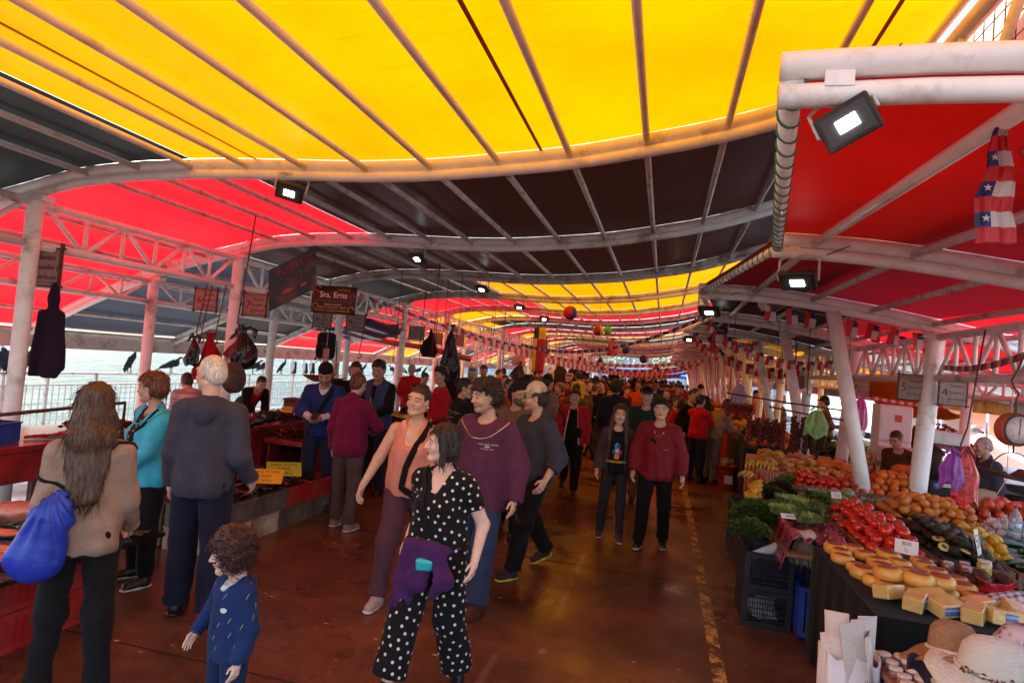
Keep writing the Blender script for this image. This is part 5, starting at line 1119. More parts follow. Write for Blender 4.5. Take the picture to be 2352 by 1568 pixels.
    if kind == 'block':
        g.box((0, 0, .037), (.16, .095, .074), b=.006); g.smooth = False
        return g.mesh('cheese_block', [mat('block_cheese', (.66, .40, .13), .25, var=.1, coat=.6, bump=.4, bs=25)])
    if kind == 'jarlid':
        g.lathe([(0, 0), (.026, 0), (.028, .006), (.028, .028), (.025, .034)], 18, mi=0); g.lathe([(.0285, .034), (.029, .036), (.029, .044), (.027, .046), (0, .046)], 18, mi=1)
        return g.mesh('small_jar', [mat('jar_glass', (.30, .12, .08), .1, var=.3), mat('jar_lid', (.62, .48, .42), .3, var=.05)])
PR = {}
def put(kind, name, label, cat, group, pts, rz=None, s=1., tilt=.6):
    """one top-level object per fruit, sharing one mesh"""
    me = PR.get(kind) or PR.setdefault(kind, fruit(kind))
    for p in pts:
        o = bpy.data.objects.new(name, me); COL.objects.link(o); o.location = p; k = s*rnd.uniform(.86, 1.14); o.scale = (k, k, k*rnd.uniform(.94, 1.05))
        o.rotation_euler = (rnd.uniform(-tilt, tilt), rnd.uniform(-tilt, tilt), rnd.uniform(0, 6.28) if rz is None else rz+rnd.uniform(-.2, .2)); tag(o, label, cat, group)
def pile(quad, z, pitch, layers=2, dz=None, hmax=300, jit=.18, px=None, mound=0):
    """centres of a stacked pile over a quadrilateral (image corners on the plane z, or world xy corners)"""
    Q = [atZ(*q, z) if abs(q[0]) > 30 else Vector((*q, z)) for q in quad]; out = []; dz = dz or pitch*.72; px = px or pitch
    a = ((Q[1]-Q[0]).length+(Q[2]-Q[3]).length)/2; b = ((Q[3]-Q[0]).length+(Q[2]-Q[1]).length)/2
    for l in range(layers):
        na = int(a/px)-l; nb = int(b/pitch)-l
        if na < 1 or nb < 1: break
        for i in range(na):
            for j in range(nb):
                u = (i+.5+.5*l+rnd.uniform(-jit, jit))/(na+l); v = (j+.5+.5*l+rnd.uniform(-jit, jit))/(nb+l); u = min(max(u+(.25/na if j % 2 else 0), .02), .98); v = min(max(v, .02), .98)
                p = (Q[0]*(1-u)+Q[1]*u)*(1-v)+(Q[3]*(1-u)+Q[2]*u)*v; m = mound*(1-(2*u-1)**2)*(1-(2*v-1)**2); out.append(Vector((p.x, p.y, z+l*dz+m+rnd.uniform(0, .004))))
    return out[:hmax]
woodm = mat('stall_wood', (.20, .10, .06), .7, var=.3, vs=7, stretch=(8, 1, 8), bump=.3, dirt=(.06, .03, .02)); blackcloth = cloth('black_tablecloth', (.006, .005, .005), vs=3)
legm = mat('table_leg_steel', (.2, .2, .21), .4, metal=.6)
def table(label, x0, x1, y0, y1, z, top=woodm, skirt=None, cat='table', name='stall_table', legs=True, th=.03, group=None):
    t = thing(name, label, cat, ((x0+x1)/2, (y0+y1)/2, 0), group=group); w_, d_ = x1-x0, y1-y0
    g = G(); g.box((0, 0, z-th/2), (w_, d_, th), b=.005); g.build('tabletop', top, t)
    if skirt:
        g = G()
        per = [(-w_/2-.012, -d_/2-.012), (w_/2+.012, -d_/2-.012), (w_/2+.012, d_/2+.012), (-w_/2-.012, d_/2+.012)]; n = 30; pts = []
        for k in range(4):
            a, b = per[k], per[(k+1) % 4]
            for i in range(n): f_ = i/n; nx, ny = (b[1]-a[1]), -(b[0]-a[0]); l_ = math.hypot(nx, ny); pts.append((a[0]+(b[0]-a[0])*f_, a[1]+(b[1]-a[1])*f_, nx/l_, ny/l_, f_, k))
        N_ = len(pts); vs = []
        for j in range(7):
            zz = z+.006-(z-.03)*j/6
            for i, (x, y, nx, ny, f_, k) in enumerate(pts): o_ = (.016*math.sin(f_*34+k)+.010*math.sin(f_*61+2*k))*(j/6)**.6+.01*(j > 0); vs.append((x+nx*o_, y+ny*o_, zz))
        g.raw(vs, [(j*N_+i, (j+1)*N_+i, (j+1)*N_+(i+1) % N_, j*N_+(i+1) % N_) for j in range(6) for i in range(N_)]); g.raw([(x, y, z+.0065) for x, y, *_ in pts], [tuple(range(N_))]); g.build('cloth', skirt, t)
    if legs:
        for sx in (-1, 1):
            for sy in (-1, 1): g = G(); g.tube([(sx*(w_/2-.06), sy*(d_/2-.06), 0), (sx*(w_/2-.08), sy*(d_/2-.08), z-th)], .016, 6); g.build('leg', legm, t)
    return t
def tray(label, x0, x1, y0, y1, z, h=.07, m=woodm, rot=0, group=None):
    t = thing('tray', label, 'tray', ((x0+x1)/2, (y0+y1)/2, z), rot, group); w_, d_ = x1-x0, y1-y0
    g = G(); g.box((0, 0, .008), (w_-.03, d_-.03, .012)); g.build('bottom', m, t)
    for q in (-1, 1): g = G(); g.box((q*(w_/2-.0075), 0, h/2), (.015, d_, h), b=.002); g.build('side_board', m, t); g = G(); g.box((0, q*(d_/2-.0075), h/2), (w_-.031, .015, h), b=.002); g.build('end_board', m, t)
    return t
def crate(label, loc, dims, m, rz=0, holes=(7, 5), group=None, name='crate', solid=False, cat='crate'):
    """plastic crate: rim, ribs and lattice walls, open on top"""
    w_, d_, h = dims; t = thing(name, label, cat, loc, rz, group); g = G(); th = .012
    g.box((0, 0, .008), (w_-.03, d_-.03, .012)); g.build('floor_panel', m, t)
    for ax in (0, 1):
        L_, off = (w_, d_) if ax == 0 else (d_, w_)
        for q in (-1, 1):
            g = G(); Mx = Matrix.Translation((0, 0, 0)) @ Euler((0, 0, 0 if ax == 0 else PI/2)).to_matrix().to_4x4() @ Matrix.Translation((0, q*(off/2-th/2), 0)); Lq = L_ if ax == 0 else L_-2*th-.002
            g.box((0, 0, h-.02), (Lq, th, .04), Mx); g.box((0, 0, .02), (Lq, th, .04), Mx)
            for sx in (-1, 1): g.box((sx*(Lq/2-.022), 0, h/2), (.044, th, h-.081), Mx)
            if solid:
                g.box((0, -.003*q, h/2), (Lq-.089, th*.3, h-.081), Mx); nb = 6
                for k in range(nb+1): g.box((-Lq/2+.05+(Lq-.1)*k/nb, -q*0+q*.004*(1 if ax == 0 else -1), h/2), (.014, th*2.6, h-.082), Mx)
                g.box((0, q*.007*(1 if ax == 0 else -1), h*.55), (Lq*.22, th*.6, .05), Mx)
            else:
                for k in range(holes[0]*2): g.box((-Lq/2+.05+(Lq-.1)*(k+.5)/(holes[0]*2), 0, h/2), (.006, th*.6, h-.082), Mx)
                for k in range(holes[1]): g.box((0, 0, .04+(h-.08)*(k+.5)/holes[1]), (Lq-.09, th*.45, .007), Mx)
            g.build('wall', m, t)
            g = G(); g.box((0, q*.004, h-.004), (Lq+.012, th+.010, .012), Mx); g.build('rim', m, t)
    return t
blackp = mat('black_crate_plastic', (.014, .014, .02), .4, var=.3); bluep = mat('blue_crate_plastic', (.02, .05, .30), .4, var=.2, dirt=(.05, .05, .1)); navyp = mat('navy_crate_plastic', (.012, .02, .06), .45, var=.3)
redp = mat('red_crate_plastic', (.42, .02, .02), .42, var=.25, vs=3, dirt=(.22, .05, .04), damt=.6); greyp = mat('grey_crate_plastic', (.14, .12, .11), .55, var=.25, dirt=(.06, .04, .03)); whitep = mat('dirty_white_plastic', (.50, .44, .40), .55, var=.15, dirt=(.25, .14, .09), damt=.7)
def leafy(name, label, cat, loc, r, h, m, n, ls, seed, group=None, up=.6, m2=None, curl=.5):
    """bunch of small cupped leaves on stems"""
    rs = random.Random(seed); g = G()
    for k in range(n):
        a = rs.random()*2*PI; t_ = math.sqrt(rs.random()); el = rs.random(); rad = r*t_; zz = h*(1-.55*t_*t_)*(.55+.45*el); p = Vector((rad*math.cos(a), rad*math.sin(a), zz))
        d = Vector((math.cos(a)*(.35+t_), math.sin(a)*(.35+t_), up*rs.uniform(-.4, 1.))).normalized(); sd = d.cross(Vector((0, 0, 1))).normalized(); nn = sd.cross(d); l = ls*rs.uniform(.6, 1.3); w_ = l*rs.uniform(.35, .6); tw = rs.uniform(-.8, .8); sd2 = sd*math.cos(tw)+nn*math.sin(tw); c_ = rs.uniform(-1, 1)*curl
        v = [p, p+d*l*.45+sd2*w_+nn*l*.15*c_, p+d*l*.5-nn*l*.12, p+d*l*.45-sd2*w_+nn*l*.15*c_, p+d*l+nn*l*.2*c_, p+d*l*.8+sd2*w_*.6+nn*l*.25*c_, p+d*l*.8-sd2*w_*.6+nn*l*.25*c_]
        g.raw(v, [(0, 1, 2), (0, 2, 3), (1, 5, 2), (2, 5, 4), (2, 4, 6), (3, 2, 6)], mi=0 if (not m2 or rs.random() < .7) else 1, smooth=False)
        if k % 5 == 0: g.tube([(p.x*.3, p.y*.3, 0), (p.x*.7, p.y*.7, zz*.6), p], .0018, 3, mi=0, cap=False)
    return g.build(name, [m, m2 or m], loc=loc, label=label, cat=cat, group=group)
grn = mat('parsley_green', (.035, .085, .015), .5, var=.35, vs=40); grn2 = mat('herb_green', (.07, .13, .02), .5, var=.3, vs=40); lett = mat('lettuce_green', (.18, .29, .05), .45, var=.3, vs=12, col2=(.32, .40, .12)); purp = mat('purple_lettuce', (.06, .012, .018), .45, var=.4, vs=12, col2=(.03, .05, .012)); cab = mat('cabbage_green', (.28, .30, .15), .45, var=.2, vs=8)
def head_of(kind, loc, r, seed, label, group, m):
    rs = random.Random(seed); g = G(); g.ball(T(0, 0, r*.7, s=r*(.80 if kind == 'cabbage' else .5)), 3)
    n = 9 if kind == 'cabbage' else 30
    for k in range(n):
        a = k*2.4+rs.random()*.5; t_ = (k/n); op = .15+.75*t_ if kind != 'cabbage' else .05+.3*t_
        def fn(u, v, a=a, op=op):
            uu = (u-.5)*1.5; th = v*1.35*(1 if kind == 'cabbage' else 1.05); rr = r*(.86+op*.62*v*v)*(1 if kind == 'cabbage' else .5+.5*v)*(1+.05*math.sin(u*20+v*8+a)*v); fr = .06*r*math.sin(u*26+a)*v*v*(4.2 if kind != 'cabbage' else .5)
            x = rr*math.sin(th+.2)*math.cos(uu)*.98; y = rr*math.sin(th+.2)*math.sin(uu); z = r*.8-rr*math.cos(th+.2)*.9+fr+.1*r*v; return (x*math.cos(a)-y*math.sin(a), x*math.sin(a)+y*math.cos(a), max(0, z))
        g.grid(fn, 9, 6)
    return g.build(kind, m, loc=loc, label=label, cat=kind, group=group)
def price_card(loc, label, txt, w_=.12, h=.075, rz=0, rx=75, m=None, group=None, ink=signink):
    t = thing('price_card', label, 'price card', loc, rz, group); Mx = T(0, 0, h/2, rx=R(rx)); g = G(); g.box((0, 0, 0), (w_, h, .002), Mx); g.build('card', m or mat('white_card', (.7, .66, .62), .6, var=.04), t)
    g = G()
    for i, s_ in enumerate(txt.split('|')): g.text(s_, h*.78/len(txt.split('|')), Mx @ Matrix.Translation((0, h*(.5-(i+.5)/len(txt.split('|')))*.9, .0012)), ext=.0004)
    g.build('handwriting', ink, t); return t
# ---------------- near cheese table
table('table under a long black cloth carrying rows of cheese wheels', 1.17, 2.3, 3.70, 5.06, .78, skirt=blackcloth)
CH = []
for i in range(7):
    for j in range(4):
        x = 1.25+.172*j+.03*rnd.uniform(-1, 1)+.012*i; y = 4.95-.142*i+.035*j+.02*rnd.uniform(-1, 1)
        if j == 3 and i < 1: continue
        CH.append((x, y, .788))
put('cheese', 'round_cheese', 'orange yellow cheese wheel with a red brown top label on the black cloth', 'cheese', 'cheese wheels in rows on the black cloth', CH, tilt=.06, s=.98)
put('cheese', 'round_cheese', 'cheese wheel stacked on the nearest rows, before the wrapped blocks', 'cheese', 'stacked cheese wheels', [(1.33, 4.10, .79), (1.36, 4.17, .855), (1.5, 4.12, .86), (1.62, 4.16, .86)], tilt=.12, s=.95)
me = fruit('block'); lab = mat('blue_label', (.05, .14, .38), .4, var=.3, vs=40); film = mat('wrap_label_white', (.6, .6, .62), .3, var=.3, vs=30)
for k, (x, y, z, rz, nm) in enumerate(((1.31, 3.98, .79, 40, 'leftmost wrapped cheese block at the table corner'), (1.40, 3.88, .79, 62, 'wrapped cheese block with small blue print, second from the left'), (1.54, 3.86, .79, 25, 'wrapped cheese block with the large blue label'), (1.66, 3.83, .79, 60, 'plain wrapped cheese block, middle of the front row'), (1.79, 3.83, .79, 10, 'wrapped cheese block with round blue label, fourth of the front row'),
        (1.93, 3.84, .79, -8, 'rightmost wrapped cheese block of the front row'), (1.74, 3.98, .79, 35, 'tilted wrapped cheese wedge behind the front row'), (1.90, 3.98, .79, 80, 'wrapped block lying behind the rightmost one'), (1.52, 4.00, .79, 15, 'wrapped block half hidden behind the large blue label'))):
    o = bpy.data.objects.new('cheese_block', me); COL.objects.link(o); o.location = (x, y, z); o.rotation_euler = (rnd.uniform(-.25, .25), rnd.uniform(-.12, .12), R(rz)); tag(o, nm, 'cheese', 'wrapped cheese blocks')
    o.location.z += .012
    if k in (1, 2, 4, 5):
        g = G(); g.box((.01 if k != 2 else .0, -.0485, .040), (.06 if k != 2 else .11, .002, .045)); g.build('label', lab if k != 5 else film, o)
        g = G(); g.text(('QUESO', 'MANTECOSO', 'QUESO', 'QUESO')[(1, 2, 4, 5).index(k)], .018, Matrix.Translation((.01 if k != 2 else 0, -.0505, .048)) @ Euler((R(90), 0, 0)).to_matrix().to_4x4(), ext=.0003); g.build('label_print', mat('white_lettering', (.8, .78, .74), .6, var=0), o)
# sausages, jars, towel on the same cloth
saus = mat('brown_sausage', (.09, .035, .02), .5, var=.5, vs=30, bump=.6, bs=60)
for k, (x, y, z, rz) in enumerate(((1.86, 4.62, .815, 100), (1.98, 4.62, .815, 95), (2.08, 4.58, .815, 105), (1.98, 4.50, .87, 80), (2.1, 4.48, .87, 92))):
    g = G(); g.tube([(-.13, 0, 0), (-.11, 0, 0), (-.06, .004, 0), (0, -.004, 0), (.06, .004, 0), (.11, 0, 0), (.13, 0, 0)], [.008, .026, .034, .036, .034, .026, .008], 10)
    for q in range(5): g.tube([(-.09+.045*q+.036*0, .037*math.cos(a*PI/6), .037*math.sin(a*PI/6)) for a in range(13)], .002, 3)
    g.build('smoked_roll', saus, loc=(x, y, z), rz=R(rz), label='dark smoked roll tied with string beside the cheese wheels', cat='sausage', group='smoked rolls tied with string')
def jar(loc, r, h, col, lidc, label, group=None, name='jar', lid=True):
    t = thing(name, label, 'jar', loc, 0, group); g = G(); g.lathe([(0, .002), (r*.92, .002), (r, .012), (r, h*.82), (r*.86, h*.9), (r*.82, h*.92)], 18); g.build('glass', mat('jar_'+'%d_%d_%d' % tuple(int(c*99) for c in col), col, .12, var=.3, vs=50, coat=.5), t)
    g = G(); g.lathe([(0, h*.921), (r*.9, h*.921), (r*.93, h*.935), (r*.93, h*.995), (r*.85, h), (0, h)], 18); g.build('lid', mat('lid_'+'%d_%d_%d' % tuple(int(c*99) for c in lidc), lidc, .35), t); return t
jar((2.12, 4.80, .79), .042, .12, (.45, .28, .05), (.6, .5, .5), 'taller honey coloured jar with pale lid behind the smoked rolls')
for k, (x, y) in enumerate(((1.92, 4.82), (2.0, 4.75), (2.04, 4.88))): jar((x, y, .79), .032, .075, (.3, .1, .06), (.62, .5, .5), 'small jar with pale pink lid left of the honey jar', 'small pale lid jars')
g = G(); S = SDF(); S.ell((0, 0, .04), (.17, .11, .05)); S.ell((.05, 0, .07), (.12, .08, .05)); v, q = S.mesh(.01); n = normals(v, q); v = v+n*wob(v, 5, 40, .008)[:, None]
def checked(name, c1, c2, sc1):
    m, nt, out = _new(name); L = nt.links.new; p = N(nt, 'ShaderNodeBsdfPrincipled'); p.inputs['Roughness'].default_value = .9; L(p.outputs[0], out.inputs[0]); tc = N(nt, 'ShaderNodeTexCoord'); mp = N(nt, 'ShaderNodeMapping'); mp.inputs['Scale'].default_value = (sc1, sc1, sc1); L(tc.outputs['Object'], mp.inputs[0])
    sx = N(nt, 'ShaderNodeSeparateXYZ'); L(mp.outputs[0], sx.inputs[0]); fx = []
    for k in (0, 1):
        f = N(nt, 'ShaderNodeMath', operation='FRACT'); L(sx.outputs[k if k == 0 else 1], f.inputs[0]); g_ = N(nt, 'ShaderNodeMath', operation='GREATER_THAN'); g_.inputs[1].default_value = .6; L(f.outputs[0], g_.inputs[0]); fx.append(g_)
    ad = N(nt, 'ShaderNodeMath', operation='ADD'); L(fx[0].outputs[0], ad.inputs[0]); L(fx[1].outputs[0], ad.inputs[1]); hf = N(nt, 'ShaderNodeMath', operation='MULTIPLY'); hf.inputs[1].default_value = .5; L(ad.outputs[0], hf.inputs[0])
    mx = N(nt, 'ShaderNodeMix', data_type='RGBA'); mx.inputs[6].default_value = (*c1, 1); mx.inputs[7].default_value = (*c2, 1); L(hf.outputs[0], mx.inputs[0]); L(mx.outputs[2], p.inputs['Base Color']); return m
o = npobj('tea_towel', v, q, checked('check_towel', (.62, .52, .58), (.10, .06, .14), 28)); o.location = (2.02, 4.16, .785); tag(o, 'bundle under a purple and white checked towel right of the cheese', 'towel')
S = SDF(); S.ell((0, 0, .03), (.10, .07, .04)); 
for a in (-40, 30, 160, 210): S.cone((0, 0, .05), (.12*math.cos(R(a)), .07*math.sin(R(a)), .10), .014, .006, .02)
v, q = S.mesh(.008); n = normals(v, q); o = npobj('knotted_bag', v+n*wob(v, 6, 60, .005)[:, None], q, mat('red_film', (.55, .02, .04), .2, var=.3, trans=.3)); o.location = (2.0, 4.34, .80); tag(o, 'red knotted plastic bag behind the checked towel', 'bag')
g = G(); g.box((0, 0, .016), (.14, .055, .032), b=.012); g.build('red_packet', mat('salmon_packet', (.6, .09, .06), .3, coat=.4), loc=(1.83, 4.33, .79), rz=R(-20), label='small red sausage packet on the cloth right of the cheese wheels', cat='packet')
# ---------------- jar table, hats, paper sack in the lower right corner
table('low board crowded with little jars in the lower right corner', 1.04, 1.75, 2.55, 3.42, .70, top=mat('reddish_board', (.28, .09, .06), .6, var=.2))
pts = [(1.08+.068*i+.01*(j % 2), 2.72+.072*j, .702) for i in range(4) for j in range(9)]
put('jarlid', 'small_jar', 'tiny jar with a pale lid on the crowded board', 'jar', 'tiny jars on the crowded board', pts, tilt=.03, s=1.05)
for k, (x, y, c, lb) in enumerate(((1.30, 3.30, (.12, .45, .08), 'short jar with bright green lid'), (1.335, 3.20, (.68, .15, .03), 'short jar with orange lid'), (1.37, 3.09, (.70, .50, .03), 'short jar with yellow lid'), (1.47, 3.10, (.65, .03, .28), 'short jar with magenta lid'), (1.44, 3.24, (.05, .04, .04), 'short jar with black lid'))): jar((x, y, .702), .04, .052, (.4, .2, .12), c, lb)
for k, (x, y, c1, c2, lb) in enumerate(((1.52, 3.33, (.06, .35, .20), (.04, .25, .12), 'left of the two tall spice tins with green lids'), (1.60, 3.34, (.06, .35, .20), (.04, .25, .12), 'right of the two tall spice tins with green lids'), (1.57, 3.22, (.62, .45, .42), (.55, .02, .03), 'tall white spice tub with red lid, left one'), (1.62, 3.14, (.55, .40, .20), (.6, .02, .03), 'nearer tall spice tub with red lid'))): jar((x, y, .702), .038, .125, c1, c2, lb)
straw = mat('cream_straw', (.62, .54, .46), .85, var=.08, vs=60, bump=.6, bs=90, stretch=(1, 1, 6)); strawb = mat('brown_straw', (.28, .13, .06), .85, var=.1, vs=60, bump=.6, bs=90)
def hat(loc, label, m, s=1., rz=0, crown=True, seed=0, tilt=0):
    t = thing('straw_hat', label, 'hat', loc, rz, 'stack of straw hats'); t.rotation_euler = (R(tilt), 0, rz); n = 40
    def pr(r_, z_, w_=1): return [((r_+(.012*math.sin(3*a+seed)+.006*math.sin(7*a))*w_*s)*math.cos(a), (r_*.92+(.010*math.sin(2*a+seed))*w_)*math.sin(a), z_+.022*math.sin(2*a+seed)*w_) for a in [2*PI*k/n for k in range(n)]]
    rings = [pr(.185*s, -.012, 1), pr(.187*s, -.004, 1), pr(.15*s, .004, .7), pr(.115*s, .004, .3), pr(.096*s, .012, 0), pr(.093*s, .05, 0), pr(.086*s, .085, 0), pr(.066*s, .108, 0), pr(.035*s, .117, 0), pr(.004, .119, 0)]
    g = G(); vs = sum(rings, []); g.raw(vs, [(i*n+j, i*n+(j+1) % n, (i+1)*n+(j+1) % n, (i+1)*n+j) for i in range(len(rings)-1) for j in range(n)]); g.raw([(x, y, z-.006) for x, y, z in rings[1]+rings[4]], [(j, n+j, n+(j+1) % n, (j+1) % n) for j in range(n)])
    g.build('brim_and_crown', m, t); g = G(); g.tube([(.099*s*math.cos(a*PI/18), .092*s*math.sin(a*PI/18), .022) for a in range(37)], .006, 6, cap=False); g.build('band', mat('cream_band', (.6, .5, .42), .7), t); return t
g = G(); g.lathe([(.16, 0), (.16, .02), (.03, .03), (.03, .91), (.10, .92), (.10, .94)], 20); g.build('hat_stand', mat('stand_wood', (.25, .12, .06), .6), loc=(1.06, 2.34, 0), label='turned stand under the stack of straw hats', cat='stand')
for k in range(6): hat((1.07+.004*k, 2.34, .955+.019*k), 'cream straw hat in the stack, its brim under the topmost hat', straw, .95, R(20*k), seed=k)
topmost = hat((1.075, 2.34, 1.07), 'topmost cream straw hat of the stack, with dried flowers on its band', straw, 1.0, 0, seed=3)
for k in range(5): leafy('dried_flower', None, None, (0, 0, 0), .014, .012, mat('dry_flower', (.12, .04, .03), .8), 26, .010, k).parent = topmost
for k, o in enumerate([c for c in topmost.children if c.name.startswith('dried_flower')]): a = R(-150+22*k); o.location = (.11*math.cos(a), .10*math.sin(a), .018); [o.__delitem__(q) for q in ('label', 'category') if q in o]
hat((1.03, 2.50, 1.055), 'brown straw hat behind the cream stack', strawb, .8, 0, seed=5, tilt=-10)
floral = mat('floral_cloth', (.62, .50, .55), .8, var=.1, vs=22, col2=(.25, .04, .10), thr=(.52, .58), dirt=(.05, .04, .2), dscale=16, damt=.6)
g = G(); g.lathe([(0, .02), (.08, .018), (.11, -.03), (.13, -.10)], 24); g.sheet(lambda u, v: ((.13+.09*v)*math.cos(u*6.28), (.12+.08*v)*math.sin(u*6.28), -.10-.04*v+.02*math.sin(u*25)*v), 48, 4, .004); g.build('sun_hat', floral, loc=(1.27, 2.52, 1.16), label='soft floral sun hat at the right photo border', cat='hat')
g = G(); g.sheet(lambda u, v: (.0+.34*u, .03*math.sin(u*9)+.05*u, .02-.22*u+.05*(v-.5)*(1+u)+.02*math.sin(u*14)), 30, 4, .003); g.build('dotted_scarf', [mat('dot_scarf', (.03, .015, .03), .8)], loc=(.86, 2.42, 1.02), rz=0, label='dark dotted scarf end hanging left of the straw hats', cat='scarf')
sack = mat('white_sack', (.66, .62, .64), .6, var=.06, vs=3, bump=.4, bs=9)
def sackf(loc, w_, d_, h, label, m, seed=0):
    g = G(); n = 40; rs = random.Random(seed); ph = rs.random()*6
    def ring(z, k, w2=1): return [((abs(math.cos(a))**.55*math.copysign(1, math.cos(a))*w_/2*k)*(1+.05*math.sin(5*a+z*9+ph)), (abs(math.sin(a))**.55*math.copysign(1, math.sin(a))*d_/2*k)*(1+.07*math.sin(4*a+z*7+ph)), z+(.012*math.sin(7*a) if z > h*.9 else 0)) for a in [2*PI*j/n for j in range(n)]]
    R_ = [ring(.0, .85), ring(.03, .95), ring(h*.25, 1.02), ring(h*.5, 1.0), ring(h*.75, .98), ring(h, 1.02), ring(h-.002, .97), ring(h*.6, .95)]; vs = sum(R_, []); g.raw(vs, [(i*n+j, i*n+(j+1) % n, (i+1)*n+(j+1) % n, (i+1)*n+j) for i in range(len(R_)-1) for j in range(n)]); g.raw(R_[0], [tuple(range(n))[::-1]]); g.raw(R_[-1], [tuple(range(n))])
    return g.build('sack', m, loc=loc, label=label, cat='sack')
sackf((.93, 3.28, 0), .24, .22, .73, 'white sack stuffed with folded newspapers at the lower right', sack, 1); sackf((1.04, 3.05, 0), .16, .3, .66, 'second white sack behind the newspaper sack', sack, 2)
paper = mat('newsprint', (.60, .52, .48), .8, var=.15, vs=90, stretch=(1, 1, 7))
for k in range(11):
    g = G(); g.sheet(lambda u, v: (-.05+.1*u, .012*math.sin(u*3+k), .0+(.26+.05*(k % 3))*v), 3, 4, .006); o = g.build('newspaper', paper, loc=(.86+.015*k, 3.20+.018*(k % 5), .55), rz=R(-40+13*k), label='folded newspaper standing in the white sack', cat='newspaper', group='newspapers in the white sack'); o.rotation_euler = (R(rnd.uniform(-10, 8)), R(rnd.uniform(-12, 10)), R(-30+9*k))
g = G(); g.box((0, 0, .17), (.10, .012, .36)); o = g.build('paper_bundle', paper, loc=(.965, 3.20, .56), label='tallest folded paper bundle rising from the white sack', cat='newspaper'); o.rotation_euler = (R(5), R(-14), R(10))
# ---------------- crates beside the aisle
crate('upper of two black slatted crates at the aisle edge', (.93, 5.72, .291), (.37, .52, .29), blackp, group=None); crate('lower of two black slatted crates at the aisle edge', (.93, 5.72, 0), (.37, .52, .29), blackp)
g = G(); g.tube([(-.2, 0, 0), (.22, 0, 0)], [.03, .055], 12); o = g.build('newspaper_roll', paper, loc=(.98, 5.55, .62), label='rolled newspapers sticking out of the upper black crate', cat='newspaper'); o.rotation_euler = (0, R(-24), R(10))
drape('plastic_bag', 'pale crumpled bag inside the lower black crate', 'bag', (.93, 5.68, .26), .28, .3, .22, mat('pale_bag', (.5, .5, .55), .4, bump=.6), 71, 0, .5, bot=1)
crate('bright blue crate standing on edge beside the black cloth', (1.19, 5.55, .02), (.10, .40, .38), bluep); crate('black crate between the blue one and the cloth, upper', (1.36, 5.35, .30), (.3, .5, .28), blackp); crate('black crate between the blue one and the cloth, lower', (1.36, 5.35, 0), (.3, .5, .29), blackp)
g = G(); g.tube([(0, 0, 0), (.06, .04, .2), (.10, .3, .42)], .014, 8); g.build('bent_tube', legm, loc=(1.12, 4.2, .0), label='bent grey tube foot in front of the black cloth', cat='tube')
S = SDF(); S.ell((0, 0, 0), (.07, .06, .04)); S.ell((.03, .02, .01), (.05, .05, .035)); v, q = S.mesh(.008); n = normals(v, q); g = G()
for k in range(160): a = rnd.random()*6.28; r_ = rnd.random()*.06; g.tube([(r_*math.cos(a), r_*math.sin(a)-.01, -.02), (r_*1.4*math.cos(a), r_*1.4*math.sin(a)-.02, -.10), (r_*1.8*math.cos(a+.3), r_*1.5*math.sin(a)-.02, -.17-.05*rnd.random())], .0012, 3, cap=False)
o = npobj('leek_roots', v+n*wob(v, 7, 60, .006)[:, None], q, mat('root_cream', (.45, .34, .25), .7, var=.2, vs=30), g=g); o.location = (1.13, 5.28, .80); tag(o, 'hairy root bunch hanging over the table edge beside the cheese', 'vegetable')
# ---------------- near vegetable table
table('vegetable stall table at the aisle edge, hidden under greens', .98, 2.05, 5.1, 7.45, .70, top=woodm, legs=False)
for j in range(6):
    for k in range(2): crate('stacked navy crate supporting the vegetable table along the aisle', (1.02, 6.02+.36*j+.0, .0+.295*k+.001), (.33, .34, .29), navyp if (j+k) % 3 else blackp, group='navy crates under the vegetable table')
plum = mat('purple_film', (.22, .03, .06), .15, var=.6, vs=14, bump=1.0, bs=16, coat=.5)
g = G()
def crk(u, v): x = -.02+.50*u; y = -.25+.60*v; return (x, y, .035*math.sin(u*9+v*7)*math.sin(v*8)+.018*math.sin(u*31+v*17)+.012*math.sin(u*13-v*37)-(.28*max(0, .14-u)/.14)*.9)
g.sheet(crk, 44, 44, .004); g.build('crinkled_film', plum, loc=(.98, 5.42, .80), label='crinkled purple and silver film spread over produce left of the tomatoes', cat='film')
for k, (px, py, r_, h_, n_, l_, m_, m2, lb) in enumerate(((1735, 1185, .20, .17, 1500, .030, grn, grn2, 'big parsley bunch spilling over the aisle edge'), (1722, 1215, .16, .10, 900, .026, grn, grn2, 'lower parsley bunch hanging at the aisle edge'), (1775, 1178, .15, .13, 700, .03, grn2, grn, 'coriander bunch behind the big parsley'),
        (1825, 1112, .22, .15, 1000, .045, lett, grn2, 'curly green lettuce heap at the back'), (1858, 1120, .17, .13, 600, .045, lett, grn2, 'second curly lettuce heap at the back right'), (1762, 1140, .20, .13, 800, .05, purp, grn, 'dark purple lettuce heap'), (1790, 1128, .15, .14, 500, .045, purp, purp, 'purple lettuce behind the dark heap'), (1905, 1200, .18, .07, 420, .06, lett, grn, 'loose green leaves beside the tomato tray'), (1870, 1150, .2, .09, 420, .06, lett, grn, 'loose outer leaves between the lettuces'))):
    p = atZ(px, py+12, .74); leafy('leafy_bunch', lb, 'greens', (p.x, p.y, .71), r_, h_+.06, m_, n_, l_, k+100, m2=m2)
